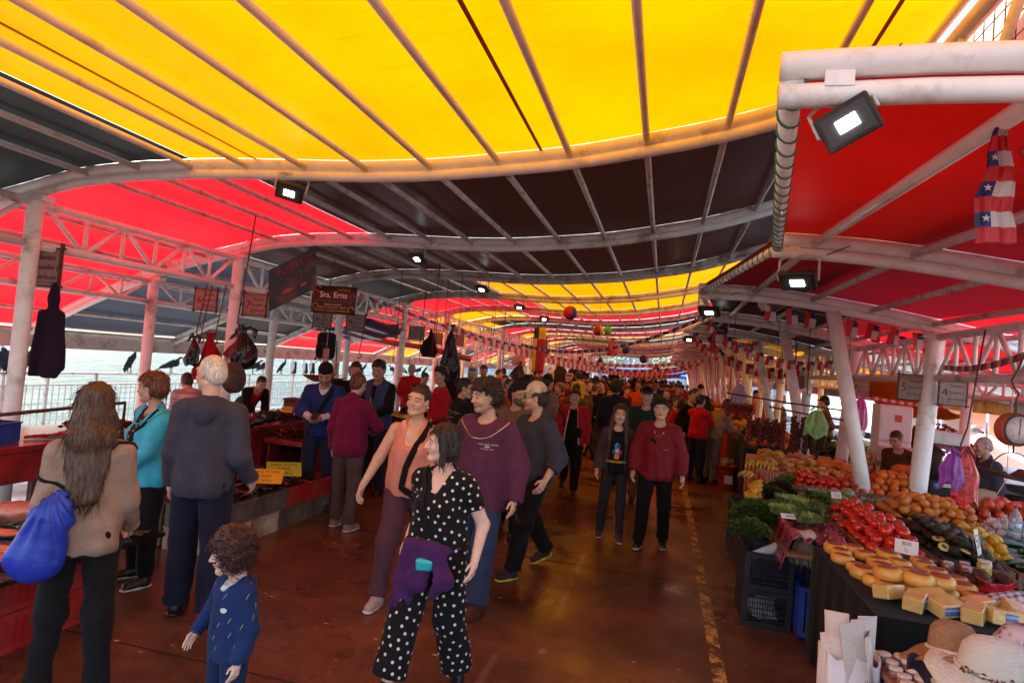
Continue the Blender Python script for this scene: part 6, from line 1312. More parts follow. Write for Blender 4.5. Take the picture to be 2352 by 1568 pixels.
for k, (px, py, r_, kd, lb) in enumerate(((1835, 1180, .125, 'lettuce', 'largest round lettuce in the middle of the greens'), (1810, 1165, .10, 'lettuce', 'lettuce head left of the largest one'), (1800, 1195, .11, 'lettuce', 'lettuce head in front of the greens, left'), (1870, 1185, .10, 'lettuce', 'lettuce head right of the largest one'), (1885, 1150, .10, 'lettuce', 'lettuce at the back beside the cabbages'), (1850, 1212, .10, 'lettuce', 'lettuce head nearest the tomato tray'),
        (1945, 1150, .095, 'cabbage', 'upper round cabbage beside the leaning column'), (1930, 1172, .10, 'cabbage', 'front round cabbage beside the leaning column'), (1915, 1150, .09, 'cabbage', 'left round cabbage by the leaning column'), (1965, 1172, .08, 'cabbage', 'small cabbage touching the leaning column'), (1985, 1182, .07, 'cabbage', 'smallest cabbage behind the tomatoes'))):
    p = atZ(px, py+10, .76); head_of(kd, (p.x, p.y, .80), r_*.98, 30+k, lb, 'lettuces and cabbages', lett if kd == 'lettuce' else cab)
put('lemon', 'lemon', 'yellow fruit heaped at the aisle corner beside the bananas', 'fruit', 'yellow fruit at the aisle corner', pile([(1712, 1150), (1745, 1150), (1752, 1125), (1722, 1120)], .80, .070, 2), s=1.15)
ban = mat('banana_skin', (.58, .36, .05), .45, var=.1, vs=20, dirt=(.15, .08, .02), dscale=25, damt=.3)
def bananas(px, py, n_, lb, rz=0, z=.82, s=1.):
    p = atZ(px, py, z); g = G()
    for k in range(n_):
        q0 = (k-n_/2); pts = [Vector((q0*(.010+.024*math.sin(t_*1.8)), .09-.19*t_, .015+.055*math.sin(t_*2.9)+.012*(k % 2)-.004*q0*q0*.3)) for t_ in [i/8 for i in range(9)]]; g.tube([q_*s for q_ in pts], [r_*s for r_ in (.007, .010, .016, .019, .020, .019, .017, .012, .005)], 7)
    g.tube([(0, .13*s, .03*s), (0, .07*s, .02*s)], [.014*s, .012*s], 6); g.build('banana_bunch', ban, loc=(p.x, p.y, z), rz=rz, label=lb, cat='bananas')
bananas(1720, 1100, 5, 'small banana bunch hanging over the aisle corner', -.6); bananas(1750, 1080, 8, 'large banana bunch above the yellow fruit', -.3, .9, 1.25); bananas(1760, 1045, 5, 'banana bunch behind the large one, tips up', .5, .95); bananas(1785, 1050, 5, 'banana bunch nearest the small tomatoes', 1.2, .95)
price_card(atZ(1812, 1192, .86), 'small white price card lying on the greens', '600', .13, .05, R(10), 40)
# trays of tomatoes, avocados, zucchini
table('sloping produce table carrying the tomato and avocado trays', 1.46, 3.45, 5.08, 7.3, .74, top=woodm)
tray('wooden tray of large tomatoes right of the greens', 1.47, 1.92, 4.98, 6.45, .76); tray('wooden tray of dark avocados', 1.94, 2.36, 4.93, 6.3, .76); tray('wooden tray of zucchini at the right border', 2.38, 3.1, 4.93, 6.1, .76); tray('wooden tray of peaches and apples at the back right', 2.0, 3.5, 6.34, 7.28, .78)
put('tomato', 'tomato', 'large red tomato in the tray beside the greens', 'tomato', 'large tomatoes in the wooden tray', pile([(1.50, 5.05), (1.89, 5.05), (1.89, 6.4), (1.50, 6.4)], .785, .088, 3, px=.082, hmax=150), s=1.18)
put('avocado', 'avocado', 'dark ripe avocado in the tray between tomatoes and zucchini', 'avocado', 'avocados in the wooden tray', pile([(1.97, 4.98), (2.33, 4.98), (2.33, 6.1), (1.97, 6.1)], .785, .085, 3, px=.075), s=1.05)
g = G(); g.ball(T(0, 0, 0, s=(.045, .034, .012)), 3, mi=0); g.ball(T(-.008, 0, .010, s=(.018, .018, .008)), 2, mi=1)
o = g.build('cut_avocado', [mat('avocado_flesh', (.62, .50, .12), .4), mat('avocado_stone', (.16, .06, .02), .4)], loc=(2.0, 5.10, .90), rz=.4, label='halved avocado showing its stone on the avocado tray', cat='avocado'); o.rotation_euler = (R(50), 0, .4)
for k, (x, y) in enumerate(((2.06, 5.35), (2.1, 5.02), (2.2, 5.6))): o = dup(o, (x, y, .905), (R(20), R(10*k), k)); tag(o, ('halved avocado near the back of its tray', 'halved avocado at the front corner of its tray', 'halved avocado beside the big price card')[k], 'avocado')
put('zucchini', 'zucchini', 'long dark green zucchini stacked in the right tray', 'zucchini', 'zucchini in the right tray', pile([(2.48, 5.0), (3.0, 5.0), (3.0, 5.95), (2.48, 5.95)], .785, .062, 4, px=.25, dz=.045, jit=.3), rz=.25, tilt=.12, s=1.12)
put('zucchini', 'zucchini', 'slim cucumber lying behind the avocados', 'cucumber', 'cucumbers behind the avocados', [(2.02+.10*k, 6.2+.03*(k % 3), .80+.03*(k % 2)) for k in range(7)], rz=-.5, tilt=.1, s=.8)
put('lemon', 'lemon', 'yellow lemon in the heap left of the zucchini', 'lemon', 'lemons left of the zucchini', pile([(2.28, 5.25), (2.52, 5.25), (2.52, 5.85), (2.28, 5.85)], .80, .065, 3, mound=.03), s=1.1)
put('pepper', 'red_pepper', 'glossy red pepper behind the avocados', 'pepper', 'red peppers behind the avocados', [(2.28, 5.98, .80), (2.36, 6.02, .80), (2.32, 5.92, .85)], s=1.1)
put('mango', 'peach', 'yellow orange peach in the long back tray', 'peach', 'peaches in the back tray', pile([(2.12, 6.4), (2.85, 6.4), (2.85, 7.0), (2.12, 7.0)], .80, .085, 3, mound=.05), s=1.05)
put('apple', 'apple', 'large red and yellow apple in the back tray', 'apple', 'apples in the back tray', pile([(2.85, 6.6), (3.42, 6.6), (3.42, 7.22), (2.85, 7.22)], .81, .088, 3, mound=.06), s=1.2)
put('tomato', 'tomato', 'small bright tomato at the far right behind the garlic', 'tomato', 'small tomatoes behind the garlic', pile([(3.0, 6.2), (3.45, 6.2), (3.45, 6.6), (3.0, 6.6)], .80, .07, 2), s=.95)
put('garlic', 'garlic_bulb', 'white garlic bulb in the heap at the right border', 'garlic', 'garlic bulbs at the right border', pile([(2.62, 5.98), (3.35, 5.75), (3.4, 6.25), (2.7, 6.35)], .80, .066, 3, mound=.05), s=1.1)
for k in range(9): p = (2.05+.09*k, 7.08+.02*(k % 3), .80); leafy('cauliflower', 'pale frilly cauliflower at the back edge of the peach tray', 'cauliflower', p, .07, .09, mat('cauli_cream', (.50, .34, .24), .6, var=.2), 90, .03, 200+k, 'cauliflowers at the back edge', m2=lett)
price_card((1.72, 4.97, .84), 'white price card with pencilled marks between tomatoes and cheese', '800|½', .14, .10, R(-20), 62); price_card((2.16, 5.0, .90), 'tall blank side of a price card standing in the avocados', '1.500', .10, .17, R(55), 78); price_card((1.64, 6.5, .93), 'small price card behind the big tomatoes', '700', .09, .06, R(10), 60)
# ---------------- second stall: small tomatoes, oranges, cheeses
table('second fruit table behind the leaning column', 1.42, 2.98, 7.55, 8.5, .80, top=woodm); tray('low wooden tray of small tomatoes and oranges', 1.45, 2.95, 7.6, 8.3, .81, .05)
put('tomato', 'tomato', 'small orange red tomato left of the leaning column', 'tomato', 'small tomatoes on the second table', pile([(1.50, 7.66), (2.02, 7.66), (2.02, 8.25), (1.50, 8.25)], .82, .066, 3, px=.066, hmax=110), s=.9)
put('apple', 'apple', 'red and yellow apple just left of the leaning column', 'apple', 'apples on the second table', pile([(1.98, 7.66), (2.26, 7.66), (2.26, 8.2), (1.98, 8.2)], .82, .078, 3), s=1.)
put('orange', 'orange', 'bright orange between the two white columns', 'orange', 'oranges on the second table', pile([(2.26, 7.66), (2.78, 7.66), (2.78, 8.25), (2.26, 8.25)], .82, .085, 4, px=.085), s=1.12)
for j in range(4): crate('grey lattice crate under the second fruit table', (1.62+.36*j, 7.75, .0), (.34, .34, .29), (navyp, greyp, bluep, greyp)[j], group='crates under the second table'); crate('grey lattice crate stacked under the second fruit table, upper row', (1.62+.36*j, 7.75, .292), (.34, .34, .29), greyp, group='upper crates under the second table')
stripe = checked('striped_cloth', (.6, .45, .42), (.42, .03, .03), 0)
stripe, nt, out = _new('stripe_cloth'); _p = N(nt, 'ShaderNodeBsdfPrincipled'); nt.links.new(_p.outputs[0], out.inputs[0]); _w = N(nt, 'ShaderNodeTexWave', i_Scale=9.0, i_Distortion=.5); _c = N(nt, 'ShaderNodeTexCoord'); nt.links.new(_c.outputs['Object'], _w.inputs[0]); _rr = N(nt, 'ShaderNodeValToRGB'); _rr.color_ramp.interpolation = 'CONSTANT'; _rr.color_ramp.elements[0].color = (.62, .48, .45, 1); _rr.color_ramp.elements[1].position = .55; _rr.color_ramp.elements[1].color = (.45, .03, .03, 1); nt.links.new(_w.outputs[0], _rr.inputs[0]); nt.links.new(_rr.outputs[0], _p.inputs[0])
table('cheese table under a red and white striped cloth', 1.40, 4.1, 8.75, 10.9, .80, skirt=stripe)
def parcel(name, label, cat, group, pts, dims, m, b=.02):
    g = G(); g.box((0, 0, dims[2]/2), dims, b=b); me = g.mesh(name, m)
    for p in me.polygons: p.use_smooth = False
    for (x, y, z, rz) in pts: o = bpy.data.objects.new(name, me); COL.objects.link(o); o.location = (x, y, z); o.rotation_euler = (rnd.uniform(-.06, .06), rnd.uniform(-.06, .06), rz); k = rnd.uniform(.85, 1.1); o.scale = (k, k, k); tag(o, label, cat, group)
pk = [mat('wrapped_yellow', (.66, .38, .10), .2, var=.2, vs=9, coat=.6, bump=.4), mat('wrapped_salmon', (.62, .24, .12), .2, var=.2, vs=9, coat=.6, bump=.4), mat('cheese_orange', (.70, .20, .03), .35, var=.1, coat=.2)]
parcel('cheese_packet', 'shrink wrapped yellow cheese packet in the long rows', 'cheese', 'yellow cheese packets in long rows', [(1.52+.20*i+.02*rnd.random(), 9.05+.15*j, .81+.055*(rnd.random() < .4), rnd.uniform(-.2, .2)+1.4) for i in range(6) for j in range(9)], (.15, .10, .06), pk[0])
parcel('ham_packet', 'shrink wrapped pink packet behind the yellow cheese', 'packet', 'pink packets behind the yellow cheese', [(1.6+.22*i, 10.45+.16*j, .81+.05*(j % 2), rnd.uniform(-.3, .3)) for i in range(9) for j in range(3)], (.17, .10, .055), pk[1])
parcel('cheese_loaf', 'long orange cheese loaf on the striped table', 'cheese', 'orange cheese loaves', [(2.95, 9.2, .81, .1), (3.3, 9.5, .81, .1), (3.15, 9.15, .93, .12), (2.65, 9.7, .81, .05), (2.4, 9.9, .81, .1), (3.55, 9.2, .81, .3)], (.42, .17, .13), pk[2], .05)
put('cheese', 'round_cheese', 'small pale cheese wheel before the orange loaves', 'cheese', 'small cheese wheels before the loaves', [(2.6+.17*k, 8.9+.02*(k % 2), .81+(.07 if k in (2, 3, 5) else 0)) for k in range(8)]+[(2.1+.18*k, 9.45, .81) for k in range(4)], tilt=.04, s=.95)
jm = [(.42, .22, .08), (.30, .08, .04), (.5, .3, .1)]
for k in range(9): jar((2.75+.11*(k % 5), 9.75+.13*(k//5), .82), .045, .16, jm[k % 3], (.35, .2, .15), 'jar of preserves in the cluster behind the orange loaves', 'preserve jars behind the loaves')
for k in range(4): jar((2.78+.12*k, 9.95, .985), .045, .13, jm[(k+1) % 3], (.55, .4, .35), 'jar on top of the preserve cluster', 'upper preserve jars')
for k in range(7): jar((2.2+.1*k, 8.42, .82), .038, .09, (.35, .1, .07), (.5, .42, .42), 'small jar in the row behind the oranges', 'row of jars behind the oranges')
mugm = mat('mug_white', (.68, .6, .6), .2)
for k, (x, y) in enumerate(((3.28, 8.95), (3.4, 8.8), (3.47, 8.95))):
    t = thing('mug', 'small white mug beside the display case', 'mug', (x, y, .82), 0, 'white mugs by the display case'); g = G(); g.lathe([(0, .004), (.032, .0), (.035, .01), (.036, .075), (.033, .075), (.031, .012), (0, .010)], 16); g.build('cup', mugm, t); g = G(); g.tube([(.034, 0, .06), (.056, 0, .055), (.058, 0, .03), (.035, 0, .02)], .004, 6); g.build('handle', mugm, t)
# hanging strings of chillies, garlic and sausages on two poles
for (p0, p1, lb) in (((.93, 10, 1.76), (2.55, 10.0, 1.66), 'upper horizontal pole strung with chillies'), ((1.55, 10.1, 1.61), (2.62, 9.9, 1.52), 'lower horizontal pole strung with sausages')): g = G(); g.tube([p0, ((p0[0]+p1[0])/2, 10, (p0[2]+p1[2])/2-.01), p1], .013, 7); g.tube([(p0[0]+.05, 10, p0[2]), (p0[0]+.05, 10, zr(p0[0]+.2)+.05)], .004, 4); g.tube([(p1[0]-.05, 10, p1[2]), (p1[0]-.05, 10, zr(p1[0])+.05)], .004, 4); g.build('hanging_pole', rust, label=lb, cat='pole')
def string_of(x, y, ztop, z0, z1, m, kind, lb, gp, seed):
    rs = random.Random(seed); g = G(); g.tube([(0, 0, ztop), (0, 0, z0)], .0025, 4); n = int((z0-z1)/.013)
    for k in range(n):
        zz = z0-.013*k; a = k*2.4; r_ = .022
        if kind == 'chorizo': g.ball(T(r_*math.cos(a), r_*math.sin(a), zz, rz=a, ry=.5, s=(.026, .022, .030)), 1)
        else: g.ball(T(r_*math.cos(a)*1.2, r_*math.sin(a)*1.2, zz, rz=a, ry=.8, s=(.015, .015, .038)), 1)
    g.build('produce_string', m, loc=(x, y, 0), label=lb, cat='string of produce', group=gp)
chil = mat('dried_chilli', (.20, .015, .012), .35, var=.4, vs=30, coat=.3); chor = mat('dark_chorizo', (.09, .015, .012), .4, var=.4, vs=30); brow = mat('brown_garland', (.06, .03, .018), .5, var=.4, vs=30)
for k in range(11): string_of(.96+.035*k, 10.0+.03*(k % 3), 1.75, 1.62-.02*(k % 3), 1.40+.03*(k % 4), chil, 'chilli', 'bright red chilli string on the left end of the upper pole', 'red chilli strings on the upper pole', k)
for k in range(13): string_of(1.28+.04*k, 10.02+.03*(k % 3), 1.68, 1.42-.05*(k % 3), 1.02+.05*(k % 4), chor if k % 4 else chil, 'chorizo', 'dark red sausage string hanging under the poles, middle group', 'dark red strings in the middle', 30+k)
for k in range(10): string_of(1.88+.045*k, 9.95+.03*(k % 3), 1.56, 1.50-.09*(k % 3), .98+.08*(k % 4)-(.12 if k in (2, 6) else 0), brow if k > 1 else chor, 'chorizo', 'brown string hanging at the right end of the lower pole', 'brown strings at the right end', 60+k)
filmg = mat('green_film', (.22, .42, .12), .3, var=.3, vs=8, bump=.6, bs=12); filmp = mat('pink_film', (.55, .05, .28), .3, var=.3, vs=8, bump=.6, bs=12)
def carrier(loc, w_, h, m, label, seed, rz=0):
    """flat hanging carrier bag: two handles, gussets and creases"""
    rs = random.Random(seed); p_ = rs.random()*6; g = G(); nu, nv = 26, 18
    for sd in (-1, 1):
        def fn(u, v):
            wv = w_*(.55+.45*min(1, v*2.4)); x = (u-.5)*wv+.006*math.sin(v*9+p_); th = .035*math.sin(u*PI)*min(1, v*3)+.012*math.sin(u*19+v*3+p_)*math.sin(u*PI); z = -h*v-(.03*math.sin(u*9+p_) if v > .9 else 0)-(.10*h*(1-v)*4*(u-.5)**2); return (x, sd*th, z)
        g.grid(fn, nu, nv)
    for q in (-1, 1): g.sheet(lambda u, v: (q*w_*.27*(1-.8*u)+.028*(v-.5), 0, .10*h*0-.10*h*(1-u)*.3+.16*h*u), 4, 2, .003)
    return g.build('carrier_bag', m, loc=loc, rz=rz, label=label, cat='bag')
p = atY(1877, 945, 9.3); carrier((p.x, 9.3, p.z+.02), .30, .36, filmg, 'green plastic carrier bag hanging from the lower pole', 81)
p = atY(1977, 915, 8.6); carrier((p.x, 8.6, p.z), .24, .36, filmp, 'pink plastic bag hanging beside the leaning column', 82, .4); p = atY(1700, 880, 12.5); carrier((p.x, 12.5, p.z), .26, .40, mat('lilac_film', (.42, .34, .6), .3, bump=.5), 'lilac plastic bag hanging at the left end of the pole', 83)
p = atY(2205, 1040, 5.6); carrier((p.x+.05, 5.6, p.z), .22, .38, mat('red_film2', (.62, .02, .03), .25, var=.2, bump=.6, bs=12), 'red plastic bag hanging from the hook before the display case', 84, .3); carrier((p.x-.07, 5.55, p.z), .16, .26, mat('violet_film', (.30, .06, .42), .25, var=.3, bump=.6, bs=12), 'violet plastic bag hanging left of the red one', 85, -.3)
g = G(); g.tube([(p.x+.12, 5.6, 2.5), (p.x+.04, 5.6, p.z+.2), (p.x, 5.6, p.z+.06), (p.x+.03, 5.6, p.z+.02), (p.x+.06, 5.6, p.z+.06)], .006, 6); g.build('hook_rod', rust, label='long dark hook holding the red and violet bags', cat='hook')
# round dial scale with pan, right
t = thing('dial_scale', 'red round dial scale with its hanging pan at the right border', 'scale', (1.87, 4.0, 1.80), R(12)); t.scale = (.78,)*3; s_ = .115
g = G(); g.lathe([(0, -.05), (s_*.95, -.05), (s_, -.04), (s_, .03), (s_*.97, .04), (0, .04)], 32, T(rx=R(90))); g.build('case', mat('scale_red', (.42, .06, .04), .45, dirt=(.25, .13, .08), damt=.7, dscale=14), t)
g = G(); g.lathe([(0, 0), (s_*.80, 0), (s_*.80, .003), (0, .003)], 32, T(0, -.0415, 0, rx=R(90))); g.build('dial', mat('dial_white', (.66, .58, .58), .4, var=.04), t); g = G(); g.tube([(s_*.88*math.cos(a*PI/20), -.042, s_*.88*math.sin(a*PI/20)) for a in range(41)], .009, 6, cap=False); g.build('bezel', rust, t)
g = G()
for k in range(40): a = k*PI/20; r0 = s_*(.66 if k % 5 else .6); g.box((0, 0, (r0+s_*.74)/2), (.0015, .001, s_*.74-r0), T(0, -.0458, 0) @ Euler((0, a, 0)).to_matrix().to_4x4())
for k in range(8): a = k*PI/4; g.text(str(k), .02, Matrix.Translation((s_*.5*math.sin(a), -.0456, s_*.5*math.cos(a))) @ Euler((R(90), 0, 0)).to_matrix().to_4x4(), ext=.0004)
g.build('dial_marks', signink, t); g = G(); g.box((0, -.048, .02), (.006, .002, .12), T(ry=R(4))); g.build('needle', br_, t)
g = G(); g.tube([(0, 0, s_), (0, 0, .22), (.02, 0, .25), (-.02, 0, .29), (-.04, 0, .34), (.0, 0, .42), (.06, 0, .60)], .007, 6); g.tube([(0, 0, -s_), (0, 0, -.16)], .006, 6); g.build('suspension_hook', rust, t)
g = G(); g.tube([(.155*math.cos(a*PI/14), 0, -.32+.16*math.sin(a*PI/14)) for a in range(15)], .005, 5); g.build('pan_loop', rust, t); g = G(); g.sheet(lambda u, v: (.2*(u*2-1)*math.sqrt(max(0, 1-(v*2-1)**2*.5)), .13*(v*2-1), -.345+.06*((u*2-1)**2)), 16, 8, .004); g.build('pan', rust, t)
# display case
t = thing('display_case', 'black curved glass pastry display case between the thick column and the man', 'display case', (3.34, 8.55, .80), R(-8)); caseb = mat('case_black', (.012, .012, .013), .3)
g = G(); g.box((0, 0, .10), (.44, .40, .20), b=.01); g.build('base', caseb, t)
for q in (-1, 1): g = G(); g.tube([(q*.21, -.19, .2), (q*.21, -.19, .42), (q*.21, -.15, .54), (q*.21, -.06, .60), (q*.21, .19, .60), (q*.21, .19, .2)], .012, 6); g.build('side_frame', caseb, t)
g = G(); g.tube([(0, -.19, .2), (0, -.19, .42), (0, -.15, .54), (0, -.06, .60)], .010, 6); g.build('mullion', caseb, t)
g = G(); g.box((0, .06, .605), (.43, .26, .012)); g.build('top', caseb, t)
g = G()
for q in (.33, .46): g.box((0, .02, q), (.41, .32, .006))
g.build('shelf', galv, t)
glass = mat('case_glass', (.9, .92, .92), .03, var=0, trans=.95)
g = G(); g.sheet(lambda u, v: (-.2+.4*u, [-.19, -.19, -.15, -.06][min(3, int(v*3.01))], [.2, .42, .54, .60][min(3, int(v*3.01))]), 1, 3, .003); g.build('curved_glass', glass, t)
for k in range(10): c_ = ((.6, .3, .08), (.62, .55, .5), (.5, .12, .05))[k % 3]; g = G(); g.box((-.16+.08*(k % 5), .0, (.215, .345, .475)[k//4]+.035), (.06, .08, .07), b=.015); o = g.build('packet', mat('pastry%d' % (k % 3), c_, .4), loc=t.location, rz=R(-8), label='small packet or pastry inside the display case', cat='packet', group='packets in the display case')
g = G(); g.lathe([(0, 0), (.035, 0), (.035, .002), (0, .002)], 20, T(-.15, -.203, .13, rx=R(90))); g.build('blue_sticker', mat('sticker_blue', (.02, .22, .5), .4), t); g = G(); g.box((-.03, -.202, .15), (.13, .002, .04)); g.box((.09, -.202, .08), (.10, .002, .10)); g.build('white_sticker', mat('white_card', (.7, .66, .62), .6), t)
g = G(); g.text('AMERICAN', .014, Matrix.Translation((-.03, -.2035, .15)) @ Euler((R(90), 0, 0)).to_matrix().to_4x4(), ext=.0003); g.build('sticker_print', signink, t)
table('board before the display case at the edge of the fruit stall', 2.92, 3.9, 8.2, 8.95, .79, top=woodm); g = G(); g.box((0, 0, .015), (.26, .06, .03), b=.008); g.build('power_strip', mat('strip_white', (.6, .5, .5), .4), loc=(3.25, 8.28, .792), rz=.1, label='white power strip on the board below the display case', cat='power strip')
g = G(); g.tube([atY(px, py, 8.0+.02*k) for k, (px, py) in enumerate(((2200, 1132), (2240, 1150), (2290, 1135), (2312, 1100), (2318, 1000), (2325, 920), (2330, 865)))], .005, 5); g.build('cable', mat('pale_cable', (.6, .42, .38), .5), label='pale cable looping up from the power strip to the roof', cat='cable')
# fridge, boxes, red pepper heap, tarp
t = thing('fridge', 'white two door fridge standing behind the fruit stalls', 'fridge', (3.22, 10.15, 0), R(-6)); fw = mat('fridge_white', (.66, .64, .66), .3, var=.03)
g = G(); g.box((0, .03, .9), (.42, .46, 1.8), b=.015); g.build('cabinet', fw, t)
for (z0, z1) in ((.08, 1.28), (1.30, 1.79)):
    g = G(); g.box((0, -.225, (z0+z1)/2), (.41, .04, z1-z0), b=.01); d_ = g.build('door', fw, t); g = G(); g.box((-.17, -.25, (z0+z1)/2), (.015, .012, .16)); g.build('handle', galv, d_)
g = G(); g.box((.03, -.247, 1.62), (.09, .003, .10)); g.build('sticker', mat('sticker_red', (.5, .06, .03), .5), t)
parcel('foam_box', 'white foam box stacked before the fridge', 'box', 'foam boxes before the fridge', [(3.35, 9.72, .80, .1), (3.2, 9.75, 1.01, 0)], (.42, .3, .2), mat('foam_white', (.62, .60, .60), .7), .01)
parcel('foam_box', 'white cardboard box on top of the display case', 'box', None, [(3.3, 8.62, 1.412, -.1)], (.42, .22, .16), mat('foam_white', (.62, .60, .60), .7), .005)
parcel('cardboard_box', 'small brown cardboard box under the hanging pan', 'box', None, [(2.98, 6.9, .95, .2)], (.16, .16, .16), mat('cardboard', (.35, .22, .14), .8), .003)
t = thing('water_bottle', 'clear plastic water bottle at the right border', 'bottle', (2.80, 5.9, .88)); g = G(); g.lathe([(0, 0), (.04, .0), (.043, .01), (.043, .16), (.03, .20), (.013, .23), (.013, .245)], 20); g.build('bottle_body', mat('bottle_clear', (.75, .8, .85), .08, var=0, trans=.8), t); g = G(); g.lathe([(0, .246), (.015, .246), (.015, .262), (0, .262)], 14); g.build('cap', br_, t); g = G(); g.lathe([(.0436, .07), (.0438, .13)], 20); g.build('label', mat('bottle_label', (.35, .5, .6), .4, var=.5, vs=30), t)
leafy('pepper_heap', 'heap of dried red peppers beyond the fridge under the orange tarp', 'peppers', (4.9, 13.2, .75), .62, .75, mat('heap_red', (.35, .02, .015), .5, var=.3), 2200, .07, 300, m2=chil)
orm = mat('orange_tarp', (.75, .20, .01), .45, var=.06, vs=3); orm = membrane('orange_translucent', (.75, .20, .01), .45, .4, (.65, .17, .01))
g = G(); A0, A1, A2, A3 = atY(1975, 875, 12.5), atY(2125, 868, 12.2), atY(2235, 960, 12.6), atY(2070, 962, 14.0)
g.sheet(lambda u, v: ((Vector(A0)*(1-u)+Vector(A1)*u)*(1-v)+(Vector(A3)*(1-u)+Vector(A2)*u)*v)+Vector((0, 0, -.18*math.sin(v*PI)+.03*math.sin(u*9+v*5))), 24, 16, .004); g.build('orange_tarp', orm, label='orange tarp stretched down beside the fruit stalls, lit by the sun', cat='tarp')
# bucket, pail and greens near the red sweater man
def bucket(loc, r, h, m, lb):
    t = thing('bucket', lb, 'bucket', loc); g = G(); g.lathe([(0, .01), (r*.86, 0), (r*.9, .02), (r, h), (r*1.04, h), (r*1.04, h-.02), (r*.96, h-.005), (r*.85, .03), (0, .03)], 28); g.build('body', m, t); g = G(); g.lathe([(r*.985, h*.72), (r*1.02, h*.73), (r*1.0, h*.75)], 28); g.build('rib', m, t)
    g = G(); g.box((.02, -r*.96-.003, h*.42), (r*.9, .006, h*.35)); g.build('label', mat('white_card', (.7, .66, .62), .6), t)
bucket((1.24, 12.2, 0), .16, .42, mat('bucket_red', (.40, .03, .02), .4), 'red bucket full of ginger roots at the aisle edge'); bucket((1.12, 12.75, 0), .15, .42, mat('bucket_white', (.6, .56, .52), .4), 'white bucket behind the red one')
S = SDF(); 
for k in range(26): a = rnd.random()*6.28; r_ = rnd.random()*.13; S.cone((r_*math.cos(a), r_*math.sin(a), .0+.10*rnd.random()), (r_*math.cos(a)+rnd.uniform(-.05, .05), r_*math.sin(a)+rnd.uniform(-.05, .05), .04+.10*rnd.random()), .024, .018, .015)
v, q = S.mesh(.010); o = npobj('ginger_heap', v, q, mat('ginger_skin', (.30, .18, .10), .7, var=.25, vs=30)); o.location = (1.24, 12.2, .40); tag(o, 'heap of knobbly ginger roots in the red bucket', 'ginger')
crate('black crate of herbs on the floor behind the red sweater man', (.93, 13.2, 0), (.3, .4, .28), blackp); leafy('leafy_bunch', 'herb bunch overflowing the black crate at the far aisle edge', 'greens', (.93, 13.1, .22), .2, .2, grn, 700, .035, 301)
# further stalls on the right, every three metres
def blockstall(x0, x1, y0, y1, z, cl, lb, nm='stall_counter', panel=None):
    return table(lb, x0, x1, y0, y1, z, top=woodm if not panel else panel, skirt=cl, name=nm)
clm = [cloth('stall_cloth_navy', (.02, .025, .05)), cloth('stall_cloth_red', (.25, .02, .02)), cloth('stall_cloth_dark', (.02, .015, .015)), cloth('stall_cloth_green', (.02, .06, .03))]
kinds = (('orange',), ('lemon',), ('apple',), ('lemon',))
for k in range(7):
    y0 = 11.6+3.0*k; blockstall(1.45, 2.6, y0, y0+2.4, .82, clm[k % 4], ('small table with packets and a white bag behind the chilli strings', 'second distant fruit counter on the right', 'third distant fruit counter on the right', 'fourth distant fruit counter on the right', 'fifth distant fruit counter on the right', 'sixth distant fruit counter on the right', 'last visible fruit counter on the right')[k])
    kd = kinds[k % 4]; put(kd[0], kd[0], 'fruit heaped on the distant right counter number %s from the front' % ('one', 'two', 'three', 'four', 'five', 'six', 'seven')[k], 'fruit', 'fruit on distant right counter '+'abcdefg'[k], pile([(1.5, y0+.1), (2.5, y0+.1), (2.5, y0+1.0), (1.5, y0+1.0)], .84, .15, 2, mound=.08), s=1.7)
    leafy('leafy_bunch', 'greens heaped on distant right counter %s' % ('one', 'two', 'three', 'four', 'five', 'six', 'seven')[k], 'greens', (1.9, y0+1.7, .83), .4, .25, grn if k % 2 else lett, 500, .09, 310+k, m2=purp)
for k, (x, y, m_, r_) in enumerate(((3.6, 11.5, ban, .5), (2.9, 12.3, purp, .45), (3.4, 13.4, grn, .6), (4.6, 11.2, purp, .5), (3.9, 15.5, grn2, .6))): leafy('produce_heap', ('yellow fruit and greens heap below the green bag', 'purple produce heap below the green bag', 'green produce heap beyond the poles', 'dark produce heap beside the fridge', 'far green heap beyond the right columns')[k], 'produce', (x, y, .6), r_, .35, m_, 500, .08, 330+k)
table('low table holding produce heaps beyond the sausage strings', 2.75, 5.3, 11.0, 16.2, .62, top=woodm, skirt=clm[2])
# ================================================================ LEFT STALLS
wetred = mat('red_counter', (.26, .02, .02), .25, var=.3, vs=4, dirt=(.10, .02, .02), damt=.6, coat=.2)
